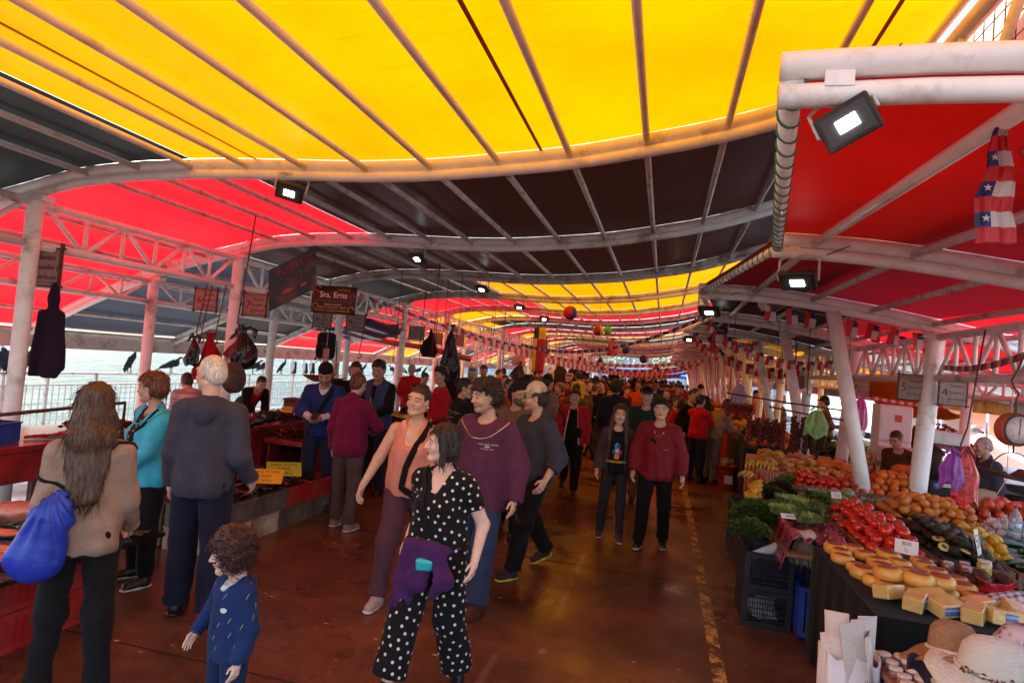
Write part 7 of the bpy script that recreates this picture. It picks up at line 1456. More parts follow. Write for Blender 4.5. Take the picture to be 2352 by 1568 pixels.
# near fish table on red crates
for j in range(4):
    for k in range(2): crate('red plastic crate carrying the salmon table', (-3.72-.0, 2.1+.45*j, .0+.235*k+.001), (.34, .44, .23), redp, group='red crates under the salmon table', solid=True)
table('fish table of black plastic with salmon fillets on red crates, lower left', -4.75, -3.38, 1.3, 3.9, .50, top=mat('wet_black_sheet', (.014, .012, .012), .15, var=.3, bump=.5, bs=12), legs=False)
fishm = mat('salmon_flesh', (.66, .20, .10), .22, var=.25, vs=10, stretch=(1, 8, 4), coat=.4); skinm = mat('fish_skin', (.10, .09, .09), .25, var=.5, vs=20, coat=.4); sil = mat('silver_fish', (.35, .30, .32), .2, var=.4, vs=14, metal=.3, coat=.4)
def fillet(loc, rz, L_, label, group, m=fishm, name='fish_fillet', tail=True, cat='fish'):
    g = G(); n = 16
    def prof(t): return .5*L_*.30*(math.sin(min(1, t*1.25+.12)*PI*.5)**.8 if t < .5 else (1-((t-.5)/.5)**2.2*.88))
    def fn(u, v):
        t = u; w_ = prof(t); y = (v*2-1); return (L_*(t-.5), y*w_, .012+.022*(1-y*y)*math.sin(min(1, t*1.1+.1)*PI)**.5+.002*math.sin(t*40))
    g.grid(fn, 22, 8, mi=0); g.raw([fn(i/22, 0)[:2]+(.001,) for i in range(23)]+[fn(i/22, 1)[:2]+(.001,) for i in range(23)], [(i, i+1, 24+i, 23+i) for i in range(22)], mi=1)
    g.raw([fn(i/22, 0) for i in range(23)]+[fn(i/22, 0)[:2]+(.001,) for i in range(23)], [(i, 23+i, 24+i, i+1) for i in range(22)], mi=1); g.raw([fn(i/22, 1) for i in range(23)]+[fn(i/22, 1)[:2]+(.001,) for i in range(23)], [(i, i+1, 24+i, 23+i) for i in range(22)], mi=1)
    if tail: x = L_*.5; g.raw([(x-.02, -.012, .012), (x-.02, .012, .012), (x+.09, .065, .02), (x+.06, 0, .012), (x+.09, -.065, .02), (x-.02, 0, .03)], [(0, 3, 4), (1, 2, 3), (5, 1, 2), (5, 2, 3), (5, 3, 4), (5, 4, 0)], mi=1)
    o = g.build(name, [m, skinm], loc=loc, rz=rz, label=label, cat=cat, group=group); return o
for k, (x, y, z, rz) in enumerate(((-3.72, 3.62, .51, 18), (-3.74, 3.36, .52, 12), (-3.70, 3.12, .51, 14), (-3.8, 2.9, .53, 8), (-4.2, 3.3, .51, 20), (-4.25, 3.0, .52, 14), (-4.3, 2.7, .51, 10), (-3.75, 2.6, .52, 16))):
    fillet((x, y, z), R(rz), .52, ('salmon side at the far end, tail pointing to the aisle', 'second salmon side from the far end', 'third salmon side, beside the beige sweater', 'salmon side behind the blue bag', 'salmon side at the wall end of the table', 'pale salmon side left of the blue bag', 'salmon side at the left border', 'lowest salmon side near the left border')[k], 'salmon sides on the black table')
S = SDF(); S.ell((0, 0, 0), (.16, .11, .07)); S.ell((.1, .02, .02), (.09, .08, .06)); v, q = S.mesh(.010); n = normals(v, q); o = npobj('fish_chunk', v+n*wob(v, 9, 40, .012)[:, None], q, mat('pink_flesh', (.45, .16, .12), .3, var=.3, vs=12, coat=.4)); o.location = (-4.35, 3.55, .58); tag(o, 'chunky pink fish piece on the near table, behind the sweater arm', 'fish')
# counter behind with blue crate
t = thing('fish_counter', 'dark red wet counter with side rails behind the salmon table', 'counter', (-5.5, 4.3, 0)); g = G(); g.box((0, 0, .87), (.95, 2.6, .06), b=.008); g.build('top', wetred, t)
for y in (-1.2, 0, 1.2):
    for x in (-.4, .4): g = G(); g.box((x, y, .42), (.05, .05, .84)); g.build('leg', rust, t)
g = G(); g.box((.462, 0, .72), (.02, 2.5, .24)); g.build('apron', wetred, t)
g = G(); g.tube([(.44, -.9, .90), (.44, -.9, 1.14), (.36, .9, 1.20), (.36, .9, .9)], .016, 6); g.tube([(.44, -.9, 1.14), (.30, -1.0, .1)], .012, 6); g.build('rail', rust, t)
crate('blue crate with red print on the counter at the left border', (-5.40, 4.02, .902), (.46, .34, .17), bluep, R(10), solid=False); drape('plastic_bag', 'orange plastic bag bulging from the blue crate', 'bag', (-5.45, 4.02, 1.20), .46, .34, .22, mat('orange_film', (.75, .10, .015), .3, var=.15, bump=.7, bs=12), 91, 0, .35, bot=1)
for k in range(5): fillet((-5.25+.05*(k % 2), 4.55+.13*k, .905+.012*k), R(70+12*k), .4, 'dark red meat slab piled right of the blue crate', 'dark red slabs on the counter', m=mat('dark_flesh', (.28, .02, .03), .25, var=.4, vs=12, coat=.3), tail=False)
g = G(); g.tube([(-4.62, 3.4, .95), (-4.5, 3.5, .75), (-4.48, 3.55, .4), (-4.6, 3.6, .1), (-4.9, 3.7, .05)], .012, 6); g.build('hose', mat('pale_hose', (.5, .22, .18), .4), label='pale red hose hanging from the counter at the left', cat='hose')
# crate row with mussels
for (y, dy, z, m_, lb) in ((5.12, .55, 0, whitep, 'dirty white crate at the near bottom of the crate stack'), (5.62, .44, 0, whitep, 'second dirty white crate of the bottom row'), (6.13, .55, 0, greyp, 'grey crate of the bottom row, third'), (6.70, .55, 0, greyp, 'grey crate at the far bottom of the stack'), (5.15, .62, .205, greyp, 'dark grey crate under the near mussels'), (5.72, .48, .205, greyp, 'dark grey crate under the far mussels'),
        (6.20, .44, .205, redp, 'red crate beside the green price sign, nearer one'), (6.70, .52, .205, redp, 'red crate at the far end of the stack')): crate(lb, (-3.98, y, z+.001), (.50, dy, .20), m_, solid=True)
g = G(); g.box((-4.62, 5.9, .2), (.7, 2.1, .39), b=.01); g.build('crate_block', greyp, label='grey crate block behind the mussel crates', cat='crate')
mus = mat('mussel_shell', (.010, .008, .012), .15, var=.5, vs=20, coat=.5); musr = mat('mussel_red', (.22, .02, .015), .2, var=.4, coat=.4); musc = mat('mussel_open', (.45, .26, .10), .4)
g = G(); g.ball(T(0, 0, .012, s=(.042, .019, .013)), 2, fn=lambda v: Vector((v.x, v.y*(1-.35*v.x), v.z))); mm = [g.mesh('mussel', m_) for m_ in (mus, musr, musc)]
for k in range(290):
    x = -3.76-.95*rnd.random(); y = 4.90+1.5*rnd.random(); h_ = .07*math.sin(min(1, max(0, (x+4.75)/1.0))*PI)*1+.10*rnd.random()*.6; j = 0 if rnd.random() < .84 else 1
    if k > 284: j = 2; x, y, h_ = -4.35+.05*(k-284), 5.75+.03*(k % 3), .16
    o = bpy.data.objects.new('mussel', mm[j]); COL.objects.link(o); o.location = (x, y, .41+h_); o.rotation_euler = (rnd.uniform(-.7, .7), rnd.uniform(-.7, .7), rnd.random()*6.28); s_ = rnd.uniform(.95, 1.5); o.scale = (s_,)*3
    tag(o, ('black mussel in the heap on the crate stack', 'reddish mussel in the heap on the crate stack', 'opened cream mussel on top of the heap')[j], 'mussel', ('black mussels in the heap', 'reddish mussels in the heap', 'opened mussels on the heap')[j])
g = G(); g.sheet(lambda u, v: (-4.78+1.04*u, 4.9+1.5*v, .385+.05*math.sin(u*PI)*math.sin(v*PI)), 12, 12, .01); g.build('mussel_sheet', blackm, label='black sheet lining the mussel crates', cat='sheet')
mark = mat('marker_ink', (.05, .03, .02), .6, var=0)
price_card((-3.86, 5.72, .43), 'orange yellow price sign reading MALTON 2000 on the mussels', 'MALTON|2000|el kilo', .36, .26, R(28), 22, mat('card_orange', (.72, .50, .03), .6, var=.04), ink=mark); price_card((-3.90, 6.12, .44), 'green yellow price sign reading MALTON 2000, behind the orange one', 'MALTON|2000|el kilo', .36, .26, R(35), 24, mat('card_green', (.35, .50, .04), .6, var=.15, vs=4), ink=mark)
price_card((-4.92, 5.6, .80), 'yellow green price sign with 50 on a dark bowl behind the old man', '1.50', .22, .14, R(20), 60, mat('card_lime', (.45, .45, .05), .6, var=.1), ink=mark)
g = G(); g.lathe([(0, 0), (.1, .01), (.18, .08), (.2, .12), (.18, .12), (.1, .04), (0, .03)], 20); g.build('bowl', blackm, loc=(-4.9, 5.72, .68), label='dark bowl with a lime price sign', cat='bowl')
# middle counters
def counter(x0, x1, y0, y1, z, lb, m=wetred, slope=0):
    t = thing('fish_counter', lb, 'counter', ((x0+x1)/2, (y0+y1)/2, 0)); w_, d_ = x1-x0, y1-y0; g = G(); g.box((0, 0, z-.03), (w_, d_, .06), b=.008); o = g.build('top', m, t)
    g = G(); g.box((w_/2-.05, 0, (z-.06)/2), (.03, d_-.1, z-.062)); g.build('front_panel', m, t); g = G(); g.box((-w_/2+.05, 0, (z-.06)/2), (.03, d_-.1, z-.062)); g.build('back_panel', m, t)
    for k in range(int(d_/.6)): g = G(); g.box((w_/2-.03, -d_/2+.3+.6*k, (z-.06)/2), (.02, .05, z-.07)); g.build('batten', m, t)
    return t
counter(-5.75, -4.75, 6.05, 9.4, .88, 'dark red slab counter behind the mussel crates'); counter(-4.72, -4.15, 6.9, 8.3, .74, 'lower red board beside the man in the blue sweater')
S = SDF()
for k in range(12): S.cone((-.3+.05*k, rnd.uniform(-.2, .2), .04), (-.35+.07*k, rnd.uniform(-.3, .3), .10+.1*rnd.random()), .07, .05, .04)
v, q = S.mesh(.014); n = normals(v, q); o = npobj('black_sheet_heap', v+n*wob(v, 11, 45, .018)[:, None], q, bagk); o.location = (-4.95, 6.55, .88); tag(o, 'heap of crumpled black plastic behind the white haired man', 'plastic heap')
g = G(); g.box((0, 0, .11), (.46, .30, .17), b=.012); g.box((0, 0, .215), (.48, .32, .035), b=.01); g.box((0, -.165, .19), (.08, .012, .05)); g.build('tool_box', mat('maroon_box', (.10, .02, .02), .5, dirt=(.25, .1, .08), damt=.5), loc=(-5.25, 8.55, .88), rz=R(8), label='worn maroon wooden box standing on the red counter', cat='box')
g = G(); g.lathe([(0, 0), (.06, 0), (.085, .12), (.09, .14), (.08, .14), (0, .02)], 20); g.build('flower_pot', mat('terracotta', (.42, .13, .06), .6), loc=(-5.6, 7.1, .88), label='terracotta pot behind the white haired man', cat='pot')
for k in range(6): fillet((-5.2+.03*(k % 2), 6.9+.22*k, .885), R(70), .5, 'dark fish laid across the red counter', 'dark fish on the red counter', m=mat('dark_fish', (.08, .03, .03), .25, var=.5, coat=.4))
counter(-4.9, -3.85, 8.6, 11.4, .80, 'fish counter right of the magenta fleece woman'); crate('red crate on the floor beyond the magenta fleece woman', (-3.66, 8.45, 0), (.34, .5, .27), redp, solid=True)
g = G(); g.sheet(lambda u, v: (-3.83+.02*math.sin(v*44), 8.55+2.9*v, .83-.62*u), 6, 60, .006); g.build('counter_drape', blackm, label='black plastic drape on the front of the far fish counter', cat='sheet')
ray = mat('pink_ray', (.60, .30, .28), .3, var=.3, vs=8, coat=.3)
for k in range(9): fillet((-4.25-.1*(k % 2), 8.8+.27*k, .81+.01*(k % 3)), R(8+7*(k % 3)), .55, 'pale pink fish side on the counter behind the frowning woman', 'pale fish sides on the far counter', m=ray)
for k in range(10):
    y0 = 11.7+2.9*k; counter(-4.8, -3.7, y0, y0+2.5, .82, 'distant fish counter on the left, number %s' % ('one', 'two', 'three', 'four', 'five', 'six', 'seven', 'eight', 'nine', 'ten')[k], m=wetred if k % 2 else mat('stained_wood', (.22, .12, .08), .5, var=.3))
    for j in range(5): fillet((-4.2, y0+.3+.42*j, .83), R(10*j), .5, 'fish on distant left counter %s' % ('one', 'two', 'three', 'four', 'five', 'six', 'seven', 'eight', 'nine', 'ten')[k], 'fish on distant left counter '+'abcdefghij'[k], m=(ray, sil, fishm)[(j+k) % 3])
for k, (x, y, z) in enumerate(((-5.1, 6.3, .88), (-5.0, 7.6, .88), (-4.42, 7.3, .74), (-4.2, 9.3, .81), (-5.4, 5.2, .90), (-4.3, 10.7, .81))): leafy('shellfish_heap', ('dark shellfish heap beside the crumpled black plastic', 'dark shellfish heap in the middle of the slab counter', 'shellfish on the low red board', 'shellfish heap beyond the magenta fleece', 'seaweed heap beside the dark red slabs', 'shellfish heap near the thermos')[k], 'shellfish', (x, y, z), .3, .12, mus, 420, .05, 400+k, m2=musr, up=.3); price_card((x+.18, y-.1, z+.12), 'yellow price card on the %s shellfish heap' % ('first', 'second', 'third', 'fourth', 'fifth', 'sixth')[k], ('3000', '4500', '2500', '5000', '1500', '6000')[k], .14, .10, R(25), 40, mat('card_yellow', (.6, .5, .04), .6, var=.05), ink=mark)
t = thing('thermos', 'steel thermos with yellow top standing left of the frowning woman', 'thermos', (-4.0, 10.2, .80)); g = G(); g.lathe([(0, 0), (.04, 0), (.042, .01), (.042, .22), (.03, .24)], 18); g.build('flask', mat('steel_flask', (.4, .38, .36), .25, metal=.8), t); g = G(); g.lathe([(0, .241), (.03, .241), (.028, .28), (0, .285)], 14); g.build('cap', yp, t)
parcel('yellow_bag', 'yellow paper and cloth bundle beside the thermos', 'bundle', None, [(-4.2, 9.9, .81, .3)], (.34, .24, .10), mat('yellow_cloth', (.7, .45, .05), .7, bump=.5), .04)
parcel('white_bin', 'white plastic tub behind the beanie man', 'tub', None, [(-4.5, 8.35, .745, .2)], (.36, .3, .34), mat('tub_white', (.6, .5, .5), .5, dirt=(.3, .1, .08)), .03)
# things beyond the hall, right
def vehicle(name, label, loc, rz, L_, W, Hh, col, prof, win, kind='car', wheels=(.18, .82), scale=1):
    """side profile extruded with rounded edges, windows, wheels, lights"""
    t = thing(name, label, kind, loc, rz); n = len(prof); g = G(); m = mat('paint_'+name, col, .3, var=.03, coat=.6)
    secs = [(-W/2, .90), (-W/2+.10, .985), (0, 1.0), (W/2-.10, .985), (W/2, .90)]; vs = []
    cx = L_/2
    for (y, k) in secs:
        for (x, z) in prof: vs.append((cx+(x-cx)*(.96+.04*(k-.9)*10), y*(1 if z < Hh*.5 else .94-(z/Hh-.5)*.12), .25+(z-.25)*k if z > Hh*.5 else z))
    fs = [(i*n+j, i*n+(j+1) % n, (i+1)*n+(j+1) % n, (i+1)*n+j) for i in range(4) for j in range(n)]; g.raw(vs, fs, smooth=False); g.raw([vs[j] for j in range(n)], [tuple(range(n))[::-1]], smooth=False); g.raw([vs[4*n+j] for j in range(n)], [tuple(range(n))], smooth=False)
    g.build('body', m, t); gl = mat('car_glass', (.015, .02, .025), .06, var=0, coat=.5)
    for sd in (-1, 1):
        for w_ in win:
            g = G(); yy = sd*(W/2*.915+.012); g.raw([(x, yy*(1-.05*(z/Hh)), z) for x, z in w_]+[(x, yy*(1-.05*(z/Hh))-sd*.02, z) for x, z in w_], [tuple(range(len(w_)))[::sd], tuple(range(len(w_), 2*len(w_)))[::-sd]]+[(i, (i+1) % len(w_), len(w_)+(i+1) % len(w_), len(w_)+i) for i in range(len(w_))], smooth=False); g.build('side_window', gl, t)
    for wx in wheels:
        for sd in (-1, 1):
            Mx = T(wx*L_, sd*(W/2-.10), .32, rx=R(90)); g = G(); g.lathe([(.17, -.1), (.30, -.1), (.32, -.06), (.32, .06), (.30, .1), (.17, .1)], 24, Mx); w2 = g.build('tyre', mat('tyre_black', (.02, .02, .02), .8), t); g = G(); g.lathe([(0, -.09), (.168, -.098), (.168, .098), (0, .09)], 16, Mx); g.build('rim', galv, t)
    for sd in (-1, 1): g = G(); g.box((.03, sd*(W/2-.25), Hh*.38), (.06, .28, .13), b=.02); g.build('headlight', mat('headlight', (.7, .7, .7), .1), t); g = G(); g.box((L_-.02, sd*(W/2-.2), Hh*.42), (.05, .16, .22), b=.015); g.build('tail_light', br_, t)
    return t
vehicle('minibus', 'large silver blue minibus parked beyond the fruit stalls', (9.6, 20.2, 0), R(86), 7.0, 2.0, 2.15, (.50, .60, .74), [(0, .3), (0, .8), (.25, 1.05), (.9, 1.35), (1.7, 1.95), (2.4, 2.12), (6.8, 2.15), (6.95, 1.9), (7.0, .3)], [[(1.25, 1.15), (2.1, 1.15), (2.1, 1.78), (1.75, 1.74)], [(2.2, 1.15), (3.7, 1.15), (3.7, 1.80), (2.2, 1.80)], [(3.8, 1.15), (5.2, 1.15), (5.2, 1.80), (3.8, 1.80)], [(5.3, 1.15), (6.75, 1.15), (6.75, 1.80), (5.3, 1.80)]], 'minibus')
carp = [(0, .3), (.02, .65), (.9, .85), (1.6, 1.32), (2.0, 1.42), (3.1, 1.40), (3.9, 1.0), (4.3, .92), (4.35, .3)]; carw = [[(1.25, .90), (2.2, .90), (2.2, 1.33), (1.72, 1.28)], [(2.28, .90), (3.5, .92), (3.05, 1.30), (2.28, 1.33)]]
vehicle('parked_car', 'white car parked in front of the silver minibus', (7.9, 15.5, 0), R(80), 4.35, 1.7, 1.45, (.72, .72, .74), carp, carw); vehicle('parked_car', 'dark pink red car parked nearest behind the dial scale', (8.2, 11.0, 0), R(75), 4.35, 1.7, 1.45, (.35, .01, .05), carp, carw); vehicle('parked_car', 'second white car beyond the red one', (10.8, 14.5, 0), R(80), 4.35, 1.7, 1.45, (.7, .7, .72), carp, carw); vehicle('parked_car', 'white car far beyond the right stalls', (9.5, 30, 0), R(85), 4.35, 1.7, 1.45, (.7, .7, .72), carp, carw); vehicle('parked_car', 'blue car far beyond the right stalls', (9.2, 36, 0), R(85), 4.35, 1.7, 1.45, (.03, .08, .3), carp, carw)
t = thing('handcart', 'blue violet market cart with striped reflector under the dial scale', 'cart', (5.6, 9.6, 0), R(15)); g = G(); g.box((0, 0, .85), (.7, 1.0, .5), b=.01); g.build('box_body', mat('cart_blue', (.12, .14, .42), .5, var=.1), t)
for k in range(7): g = G(); g.box((-.3+.1*k, -.506, .64), (.099, .008, .05)); g.build('reflector', br_ if k % 2 else bw, t)
for q in (-1, 1): g = G(); g.lathe([(.0, -.03), (.26, -.03), (.28, 0), (.26, .03), (0, .03)], 20, T(q*.38, 0, .29, ry=R(90))); g.build('wheel', mat('tyre_black', (.02, .02, .02), .8), t)
# distant buildings, trees, tents beyond the end and the right
def building(label, loc, rz, w_, d_, h, m, rows, cols, extra=None):
    t = thing('building', label, 'building', loc, rz); g = G(); g.box((0, 0, h/2), (w_, d_, h), b=.02); g.build('wall', m, t); g = G(); g.box((0, 0, h+.15), (w_+.4, d_+.4, .3)); g.build('roof', mat('flat_roof', (.2, .2, .21), .8), t)
    gl = mat('window_glass', (.3, .42, .5), .08, var=.4, vs=1)
    for r_ in range(rows):
        for c in range(cols):
            x = -w_/2+w_*(c+.5)/cols; z = h*(r_+.5)/rows; g = G(); g.box((x, -d_/2-.03, z), (w_/cols*.86, .06, h/rows*.78)); o = g.build('window', gl, t); g = G()
            for q in (-1, 0, 1): g.box((x+q*w_/cols*.43, -d_/2-.075, z), (.09, .03, h/rows*.8))
            for q in (-1, 1): g.box((x, -d_/2-.075+.001, z+q*h/rows*.39), (w_/cols*.86-.1, .028, .09))
            g.build('frame', galv, o)
    return t
building('glass fronted blue grey building beyond the end of the hall', (-1, 84, 0), 0, 30, 10, 9, mat('blue_render', (.5, .58, .68), .6), 2, 9); building('pale yellow building left of the glass front', (-23, 80, 0), 0, 12, 10, 7, mat('cream_render', (.6, .45, .2), .7), 2, 4); building('long dark terminal building far right of the road', (24, 55, 0), R(75), 60, 8, 8, mat('dark_render', (.10, .11, .13), .6), 2, 14)
building('white shop building beyond the parked cars', (26, 22, 0), R(80), 26, 8, 6, mat('white_render', (.66, .66, .66), .7), 2, 7)
bark = mat('pale_bark', (.28, .22, .17), .8, var=.3, vs=6, bump=.5); leafm = mat('olive_leaf', (.10, .13, .05), .6, var=.4, vs=2); leafm2 = mat('pale_leaf', (.30, .32, .20), .6, var=.3, vs=2)
def tree(loc, h, r_, m, label, seed, n=1600):
    t = thing('tree', label, 'tree', loc); rs = random.Random(seed); g = G(); g.tube([(0, 0, 0), (.1, 0, h*.25), (0, .1, h*.45), (.1, .1, h*.6)], [.20, .15, .12, .07], 8); tips = []
    for k in range(9):
        a = k*.8+rs.random(); e = Vector((r_*.6*math.cos(a)*rs.uniform(.6, 1), r_*.6*math.sin(a)*rs.uniform(.6, 1), h*rs.uniform(.55, .92))); g.tube([(0, .05, h*rs.uniform(.25, .45)), tuple(e*.6+Vector((0, 0, h*.12))), e], [.07, .045, .02], 6); tips.append(e)
    g.build('trunk', bark, t); g = G()
    for k in range(n):
        c = rs.choice(tips); d = Vector((rs.gauss(0, 1), rs.gauss(0, 1), rs.gauss(0, .8))); p = c+d*r_*.26; s_ = rs.uniform(.06, .15)*r_/2.2; a = Vector((rs.gauss(0, 1), rs.gauss(0, 1), rs.gauss(0, 1))).normalized(); b = a.orthogonal().normalized(); g.raw([p+a*s_, p+b*s_*.5, p-a*s_, p-b*s_*.5], [(0, 1, 2, 3)], smooth=False)
    g.build('crown', m, t)
tree((-6.5, 66, 0), 5.0, 2.6, leafm2, 'pale blossoming tree beyond the end of the aisle, left one', 1); tree((-.5, 64, 0), 5.5, 2.8, leafm2, 'pale leafy tree just beyond the end of the aisle', 2); tree((4.5, 66, 0), 5.0, 2.4, leafm, 'olive tree right of the aisle end', 3); tree((-13, 68, 0), 6, 3, leafm, 'dark tree left of the hall end', 4); tree((14, 40, 0), 6, 3, leafm, 'tree beside the road beyond the right stalls', 5)
def tent(loc, s, m, lb):
    t = thing('market_tent', lb, 'tent', loc); g = G(); w_ = s/2; g.raw([(-w_, -w_, 2.1), (w_, -w_, 2.1), (w_, w_, 2.1), (-w_, w_, 2.1), (0, 0, 2.9)], [(0, 1, 4), (1, 2, 4), (2, 3, 4), (3, 0, 4)], smooth=False); g.raw([(-w_, -w_, 2.1), (w_, -w_, 2.1), (w_, -w_, 1.85), (-w_, -w_, 1.85)], [(3, 2, 1, 0)]); g.raw([(-w_, -w_, 2.1), (-w_, w_, 2.1), (-w_, w_, 1.85), (-w_, -w_, 1.85)], [(0, 1, 2, 3)]); g.build('canopy', m, t)
    for x in (-1, 1):
        for y in (-1, 1): g = G(); g.tube([(x*(w_-.03), y*(w_-.03), 0), (x*(w_-.03), y*(w_-.03), 2.1)], .03, 6); g.build('pole', galv, t)
tent((9.0, 22, 0), 3, orm, 'orange roofed tent beyond the pepper heap'); tent((8.0, 27, 0), 3, membrane('tent_yellow', (.8, .45, .02), .4, .4, (.7, .4, .02)), 'yellow roofed tent beyond the right columns'); tent((-4, 70, 0), 3, mat('tent_blue', (.02, .12, .45), .5), 'blue market tent beyond the end of the hall'); tent((1.5, 69, 0), 3, mat('tent_blue', (.02, .12, .45), .5), 'second blue market tent beyond the end of the hall'); tent((8.2, 17.2, 0), 2.6, orm, 'orange tent just beyond the fridge')
# ================================================================ PEOPLE
def K(n, r, g, b, **kw): return cloth('cloth_'+n, (r, g, b), **kw)
CB = K('black', .010, .009, .010); CN = K('navy', .016, .02, .045); CD = K('denim', .03, .045, .10, bs=160); CG = K('charcoal', .045, .04, .045); WH = K('white', .6, .58, .58); shk = mat('shoe_black', (.012, .012, .012), .4); shw = mat('sole_white', (.55, .5, .5), .6)
WALK = ((20, 8, 2), (-16, 20, 2)); WALKR = ((-16, 20, 2), (20, 8, 2)); STEP = ((12, 6, 2), (-8, 12, 2)); STAND = ((1, 2, 4), (-1, 2, 4))
def cap(P, m, brim=1, h=.03, name='cap', back=False):
    S = SDF(); Rh = P.Rh; k = P.hs; S.ell(P.hp(0, .018, .050), np.array((.088, .105, .086+h))*k, Rh, .01); S.half(P.hp(0, 0, .044), Rh @ np.array([0, .12, -1.]), k=.006)
    if brim: S.ell(P.hp(0, -.118, .055), np.array((.074, .078, .012))*k, Rh @ rotm('x', .18), .012)
    v, q = S.mesh(.007); P.out(name, v, q, m)
def bagon(P, c, dims, m, name='handbag', rz=0, res=.012, wr=.006):
    S = SDF(); S.box(P.t(*c), np.array(dims)/2, rotm('z', rz), min(dims)*.35, .02); v, q = S.mesh(res); v = v+normals(v, q)*wob(v, 5, 40, wr)[:, None]; return P.out(name, v, q, m)
def neckl(P, m, r, dz, name='necklace', w=.0035, n=26):
    bv = bvh_of(*P.surf) if P.surf else None; g = G(); pts = []
    for k in range(n+1):
        a = -2.2+4.4*k/n; z_ = .50-dz*(math.cos(a)+1)*.5; ax = Vector(P.t(0, 0, z_-.05)*P.sc); d = (Vector(P.t(math.sin(a)*r, -.02-math.cos(a)*r*.75, z_)*P.sc)-ax).normalized(); h = bv.ray_cast(ax+d*.6, -d, .6); p = Vector(P.t(math.sin(a)*r, -.02-math.cos(a)*r*.75, z_+.01)*P.sc)
        if h[0] is not None: p = h[0]+d*.004
        pts.append(p)
    g.tube(pts, w, 6, cap=True)
    if w > .005:
        for p in pts: g.ball(T(*p, s=w*1.5), 1)
    g.build(name, m, P.root)
def glasses(P, m, up=0, name='sunglasses'):
    g = G(); z = .012+up; y = -.10+(up*.75)
    for q in (-1, 1): g.ball(Matrix.Translation(Vector(P.hp(q*.034, y, z)*P.sc)) @ Matrix(P.Rh.tolist()).to_4x4() @ Matrix.Diagonal((.029, .007, .019, 1)), 2); g.tube([P.hp(q*.062, y, z)*P.sc, P.hp(q*.080, 0, z-.002-up*.4)*P.sc], .0028, 5)
    g.tube([P.hp(-.01, y-.004, z)*P.sc, P.hp(.01, y-.004, z)*P.sc], .003, 5); g.build(name, m, P.root)
gold = mat('pale_gold', (.6, .5, .35), .25, metal=.9); turq = mat('turquoise', (.02, .42, .42), .3); dk = mat('dark_lens', (.015, .012, .012), .08)
SH = dict(m=shk); SHW = dict(m=shk, s=shw)
# woman in beige, seen from behind
def x1(P, r):
    bl = mat('blue_nylon', (.010, .035, .34), .4, var=.15, bump=.4, bs=14); S = SDF(); S.cone(P.t(.12, .18, .14), P.t(.17, .18, -.06), .09, .135, .05, fl=(P.Rt @ np.array([.0, 1, 0.]), .5)); S.cone(P.t(.09, .17, .25), P.t(.12, .18, .14), .03, .10, .05, fl=(P.Rt @ np.array([0, 1, 0.]), .6)); S.half(P.t(.15, .2, -.21), P.Rt @ np.array([-.1, 0, -1.])); v, q = S.mesh(.010)
    l = (v-P.t(0, 0, 0)) @ P.Rt; v = v+normals(v, q)*(.009*np.sin(np.arctan2(l[:, 0]-.13, l[:, 2]-.30)*26)*np.clip((l[:, 2]+.15)*3, 0, 1)+wob(v, 5, 26, .006))[:, None]; P.out('drawstring_bag', v, q, bl)
    strap_on(P, [(.08, .17, .25), (-.02, .14, .40), (-.11, .05, .50), (-.16, -.08, .40)], .016, CB); strap_on(P, [(.05, .19, .24), (.17, .12, .30), (.20, .0, .35)], .016, CB); strap_on(P, [(.05, .18, .22), (.13, .16, .08), (.08, .19, -.08), (.02, .20, -.15)], .014, CB)
make_person('long haired woman in a beige sweater with a blue drawstring bag, from behind', -2.80, 2.66, -142, 0, dict(H=1.62, fem=1, fat=.92, shw=.92, arms=(((.21, -.04, -.05), (.0, 1, 0)), ((-.20, -.20, .0), (-.1, 1, 0))), head=(20, 12, 0), legs=STAND, hs=1.), 1, 'brown', 'long', dict(m=K('beige_knit', .30, .21, .16, bs=110, bump=.5), hem=-.08, loose=.010, drape=.02, th=.012, name='sweater'), dict(m=CB), dict(m=shk, boot=1), extra=x1)
def x2(P, r):
    neckl(P, turq, .085, .12, w=.006); S = strap_on(P, [(.10, -.02, .50), (.03, -.14, .30), (-.06, -.15, .12), (-.12, -.15, .02)], .02, CB); bagon(P, (-.05, -.20, -.02), (.21, .06, .20), mat('black_leather', (.012, .011, .011), .3, bump=.2))
make_person('older woman with short auburn hair in a turquoise jacket, looking left', -3.80, 4.12, -22, 0, dict(H=1.59, fem=1, fat=1.25, head=(-52, 6, 0), arms=(((.04, -.24, .02), (.7, .4, -.1), (-.7, -.4, -.5)), ((-.29, -.02, .0), (-.4, .8, 0))), legs=STAND), 1, 'auburn', 'puff', dict(m=K('aqua', .05, .42, .62, rough=.45, bump=.2), open=(.055, .085), collar=.02, hem=-.10, loose=.02, th=.024, neck=.08, name='jacket'), dict(m=CB), dict(m=shk, s=shw), inner=dict(m=K('blouse', .02, .014, .014), th=.012, name='blouse', dots=(.009, .04, mat('petal', (.45, .28, .12), .7)), hem=-.05), extra=x2)
make_person('old man with white hair in a dark blue hooded sweater, seen from behind', -3.0, 3.76, -162, 0, dict(H=1.78, fat=1.05, head=(58, 4, 0), arms=(((.235, -.06, -.06), (.0, 1, 0)), ((-.27, -.10, .0), (-.1, 1, 0))), legs=((6, 3, 3), (-4, 4, 4))), 0, 'white', 'buzz', dict(m=K('slate_hoodie', .05, .05, .075, bs=110, bump=.35), hood=1, hem=-.10, loose=.010, th=.016, name='hoodie'), dict(m=K('navy_trousers', .012, .013, .030), flare=.02, th=.02), SH)
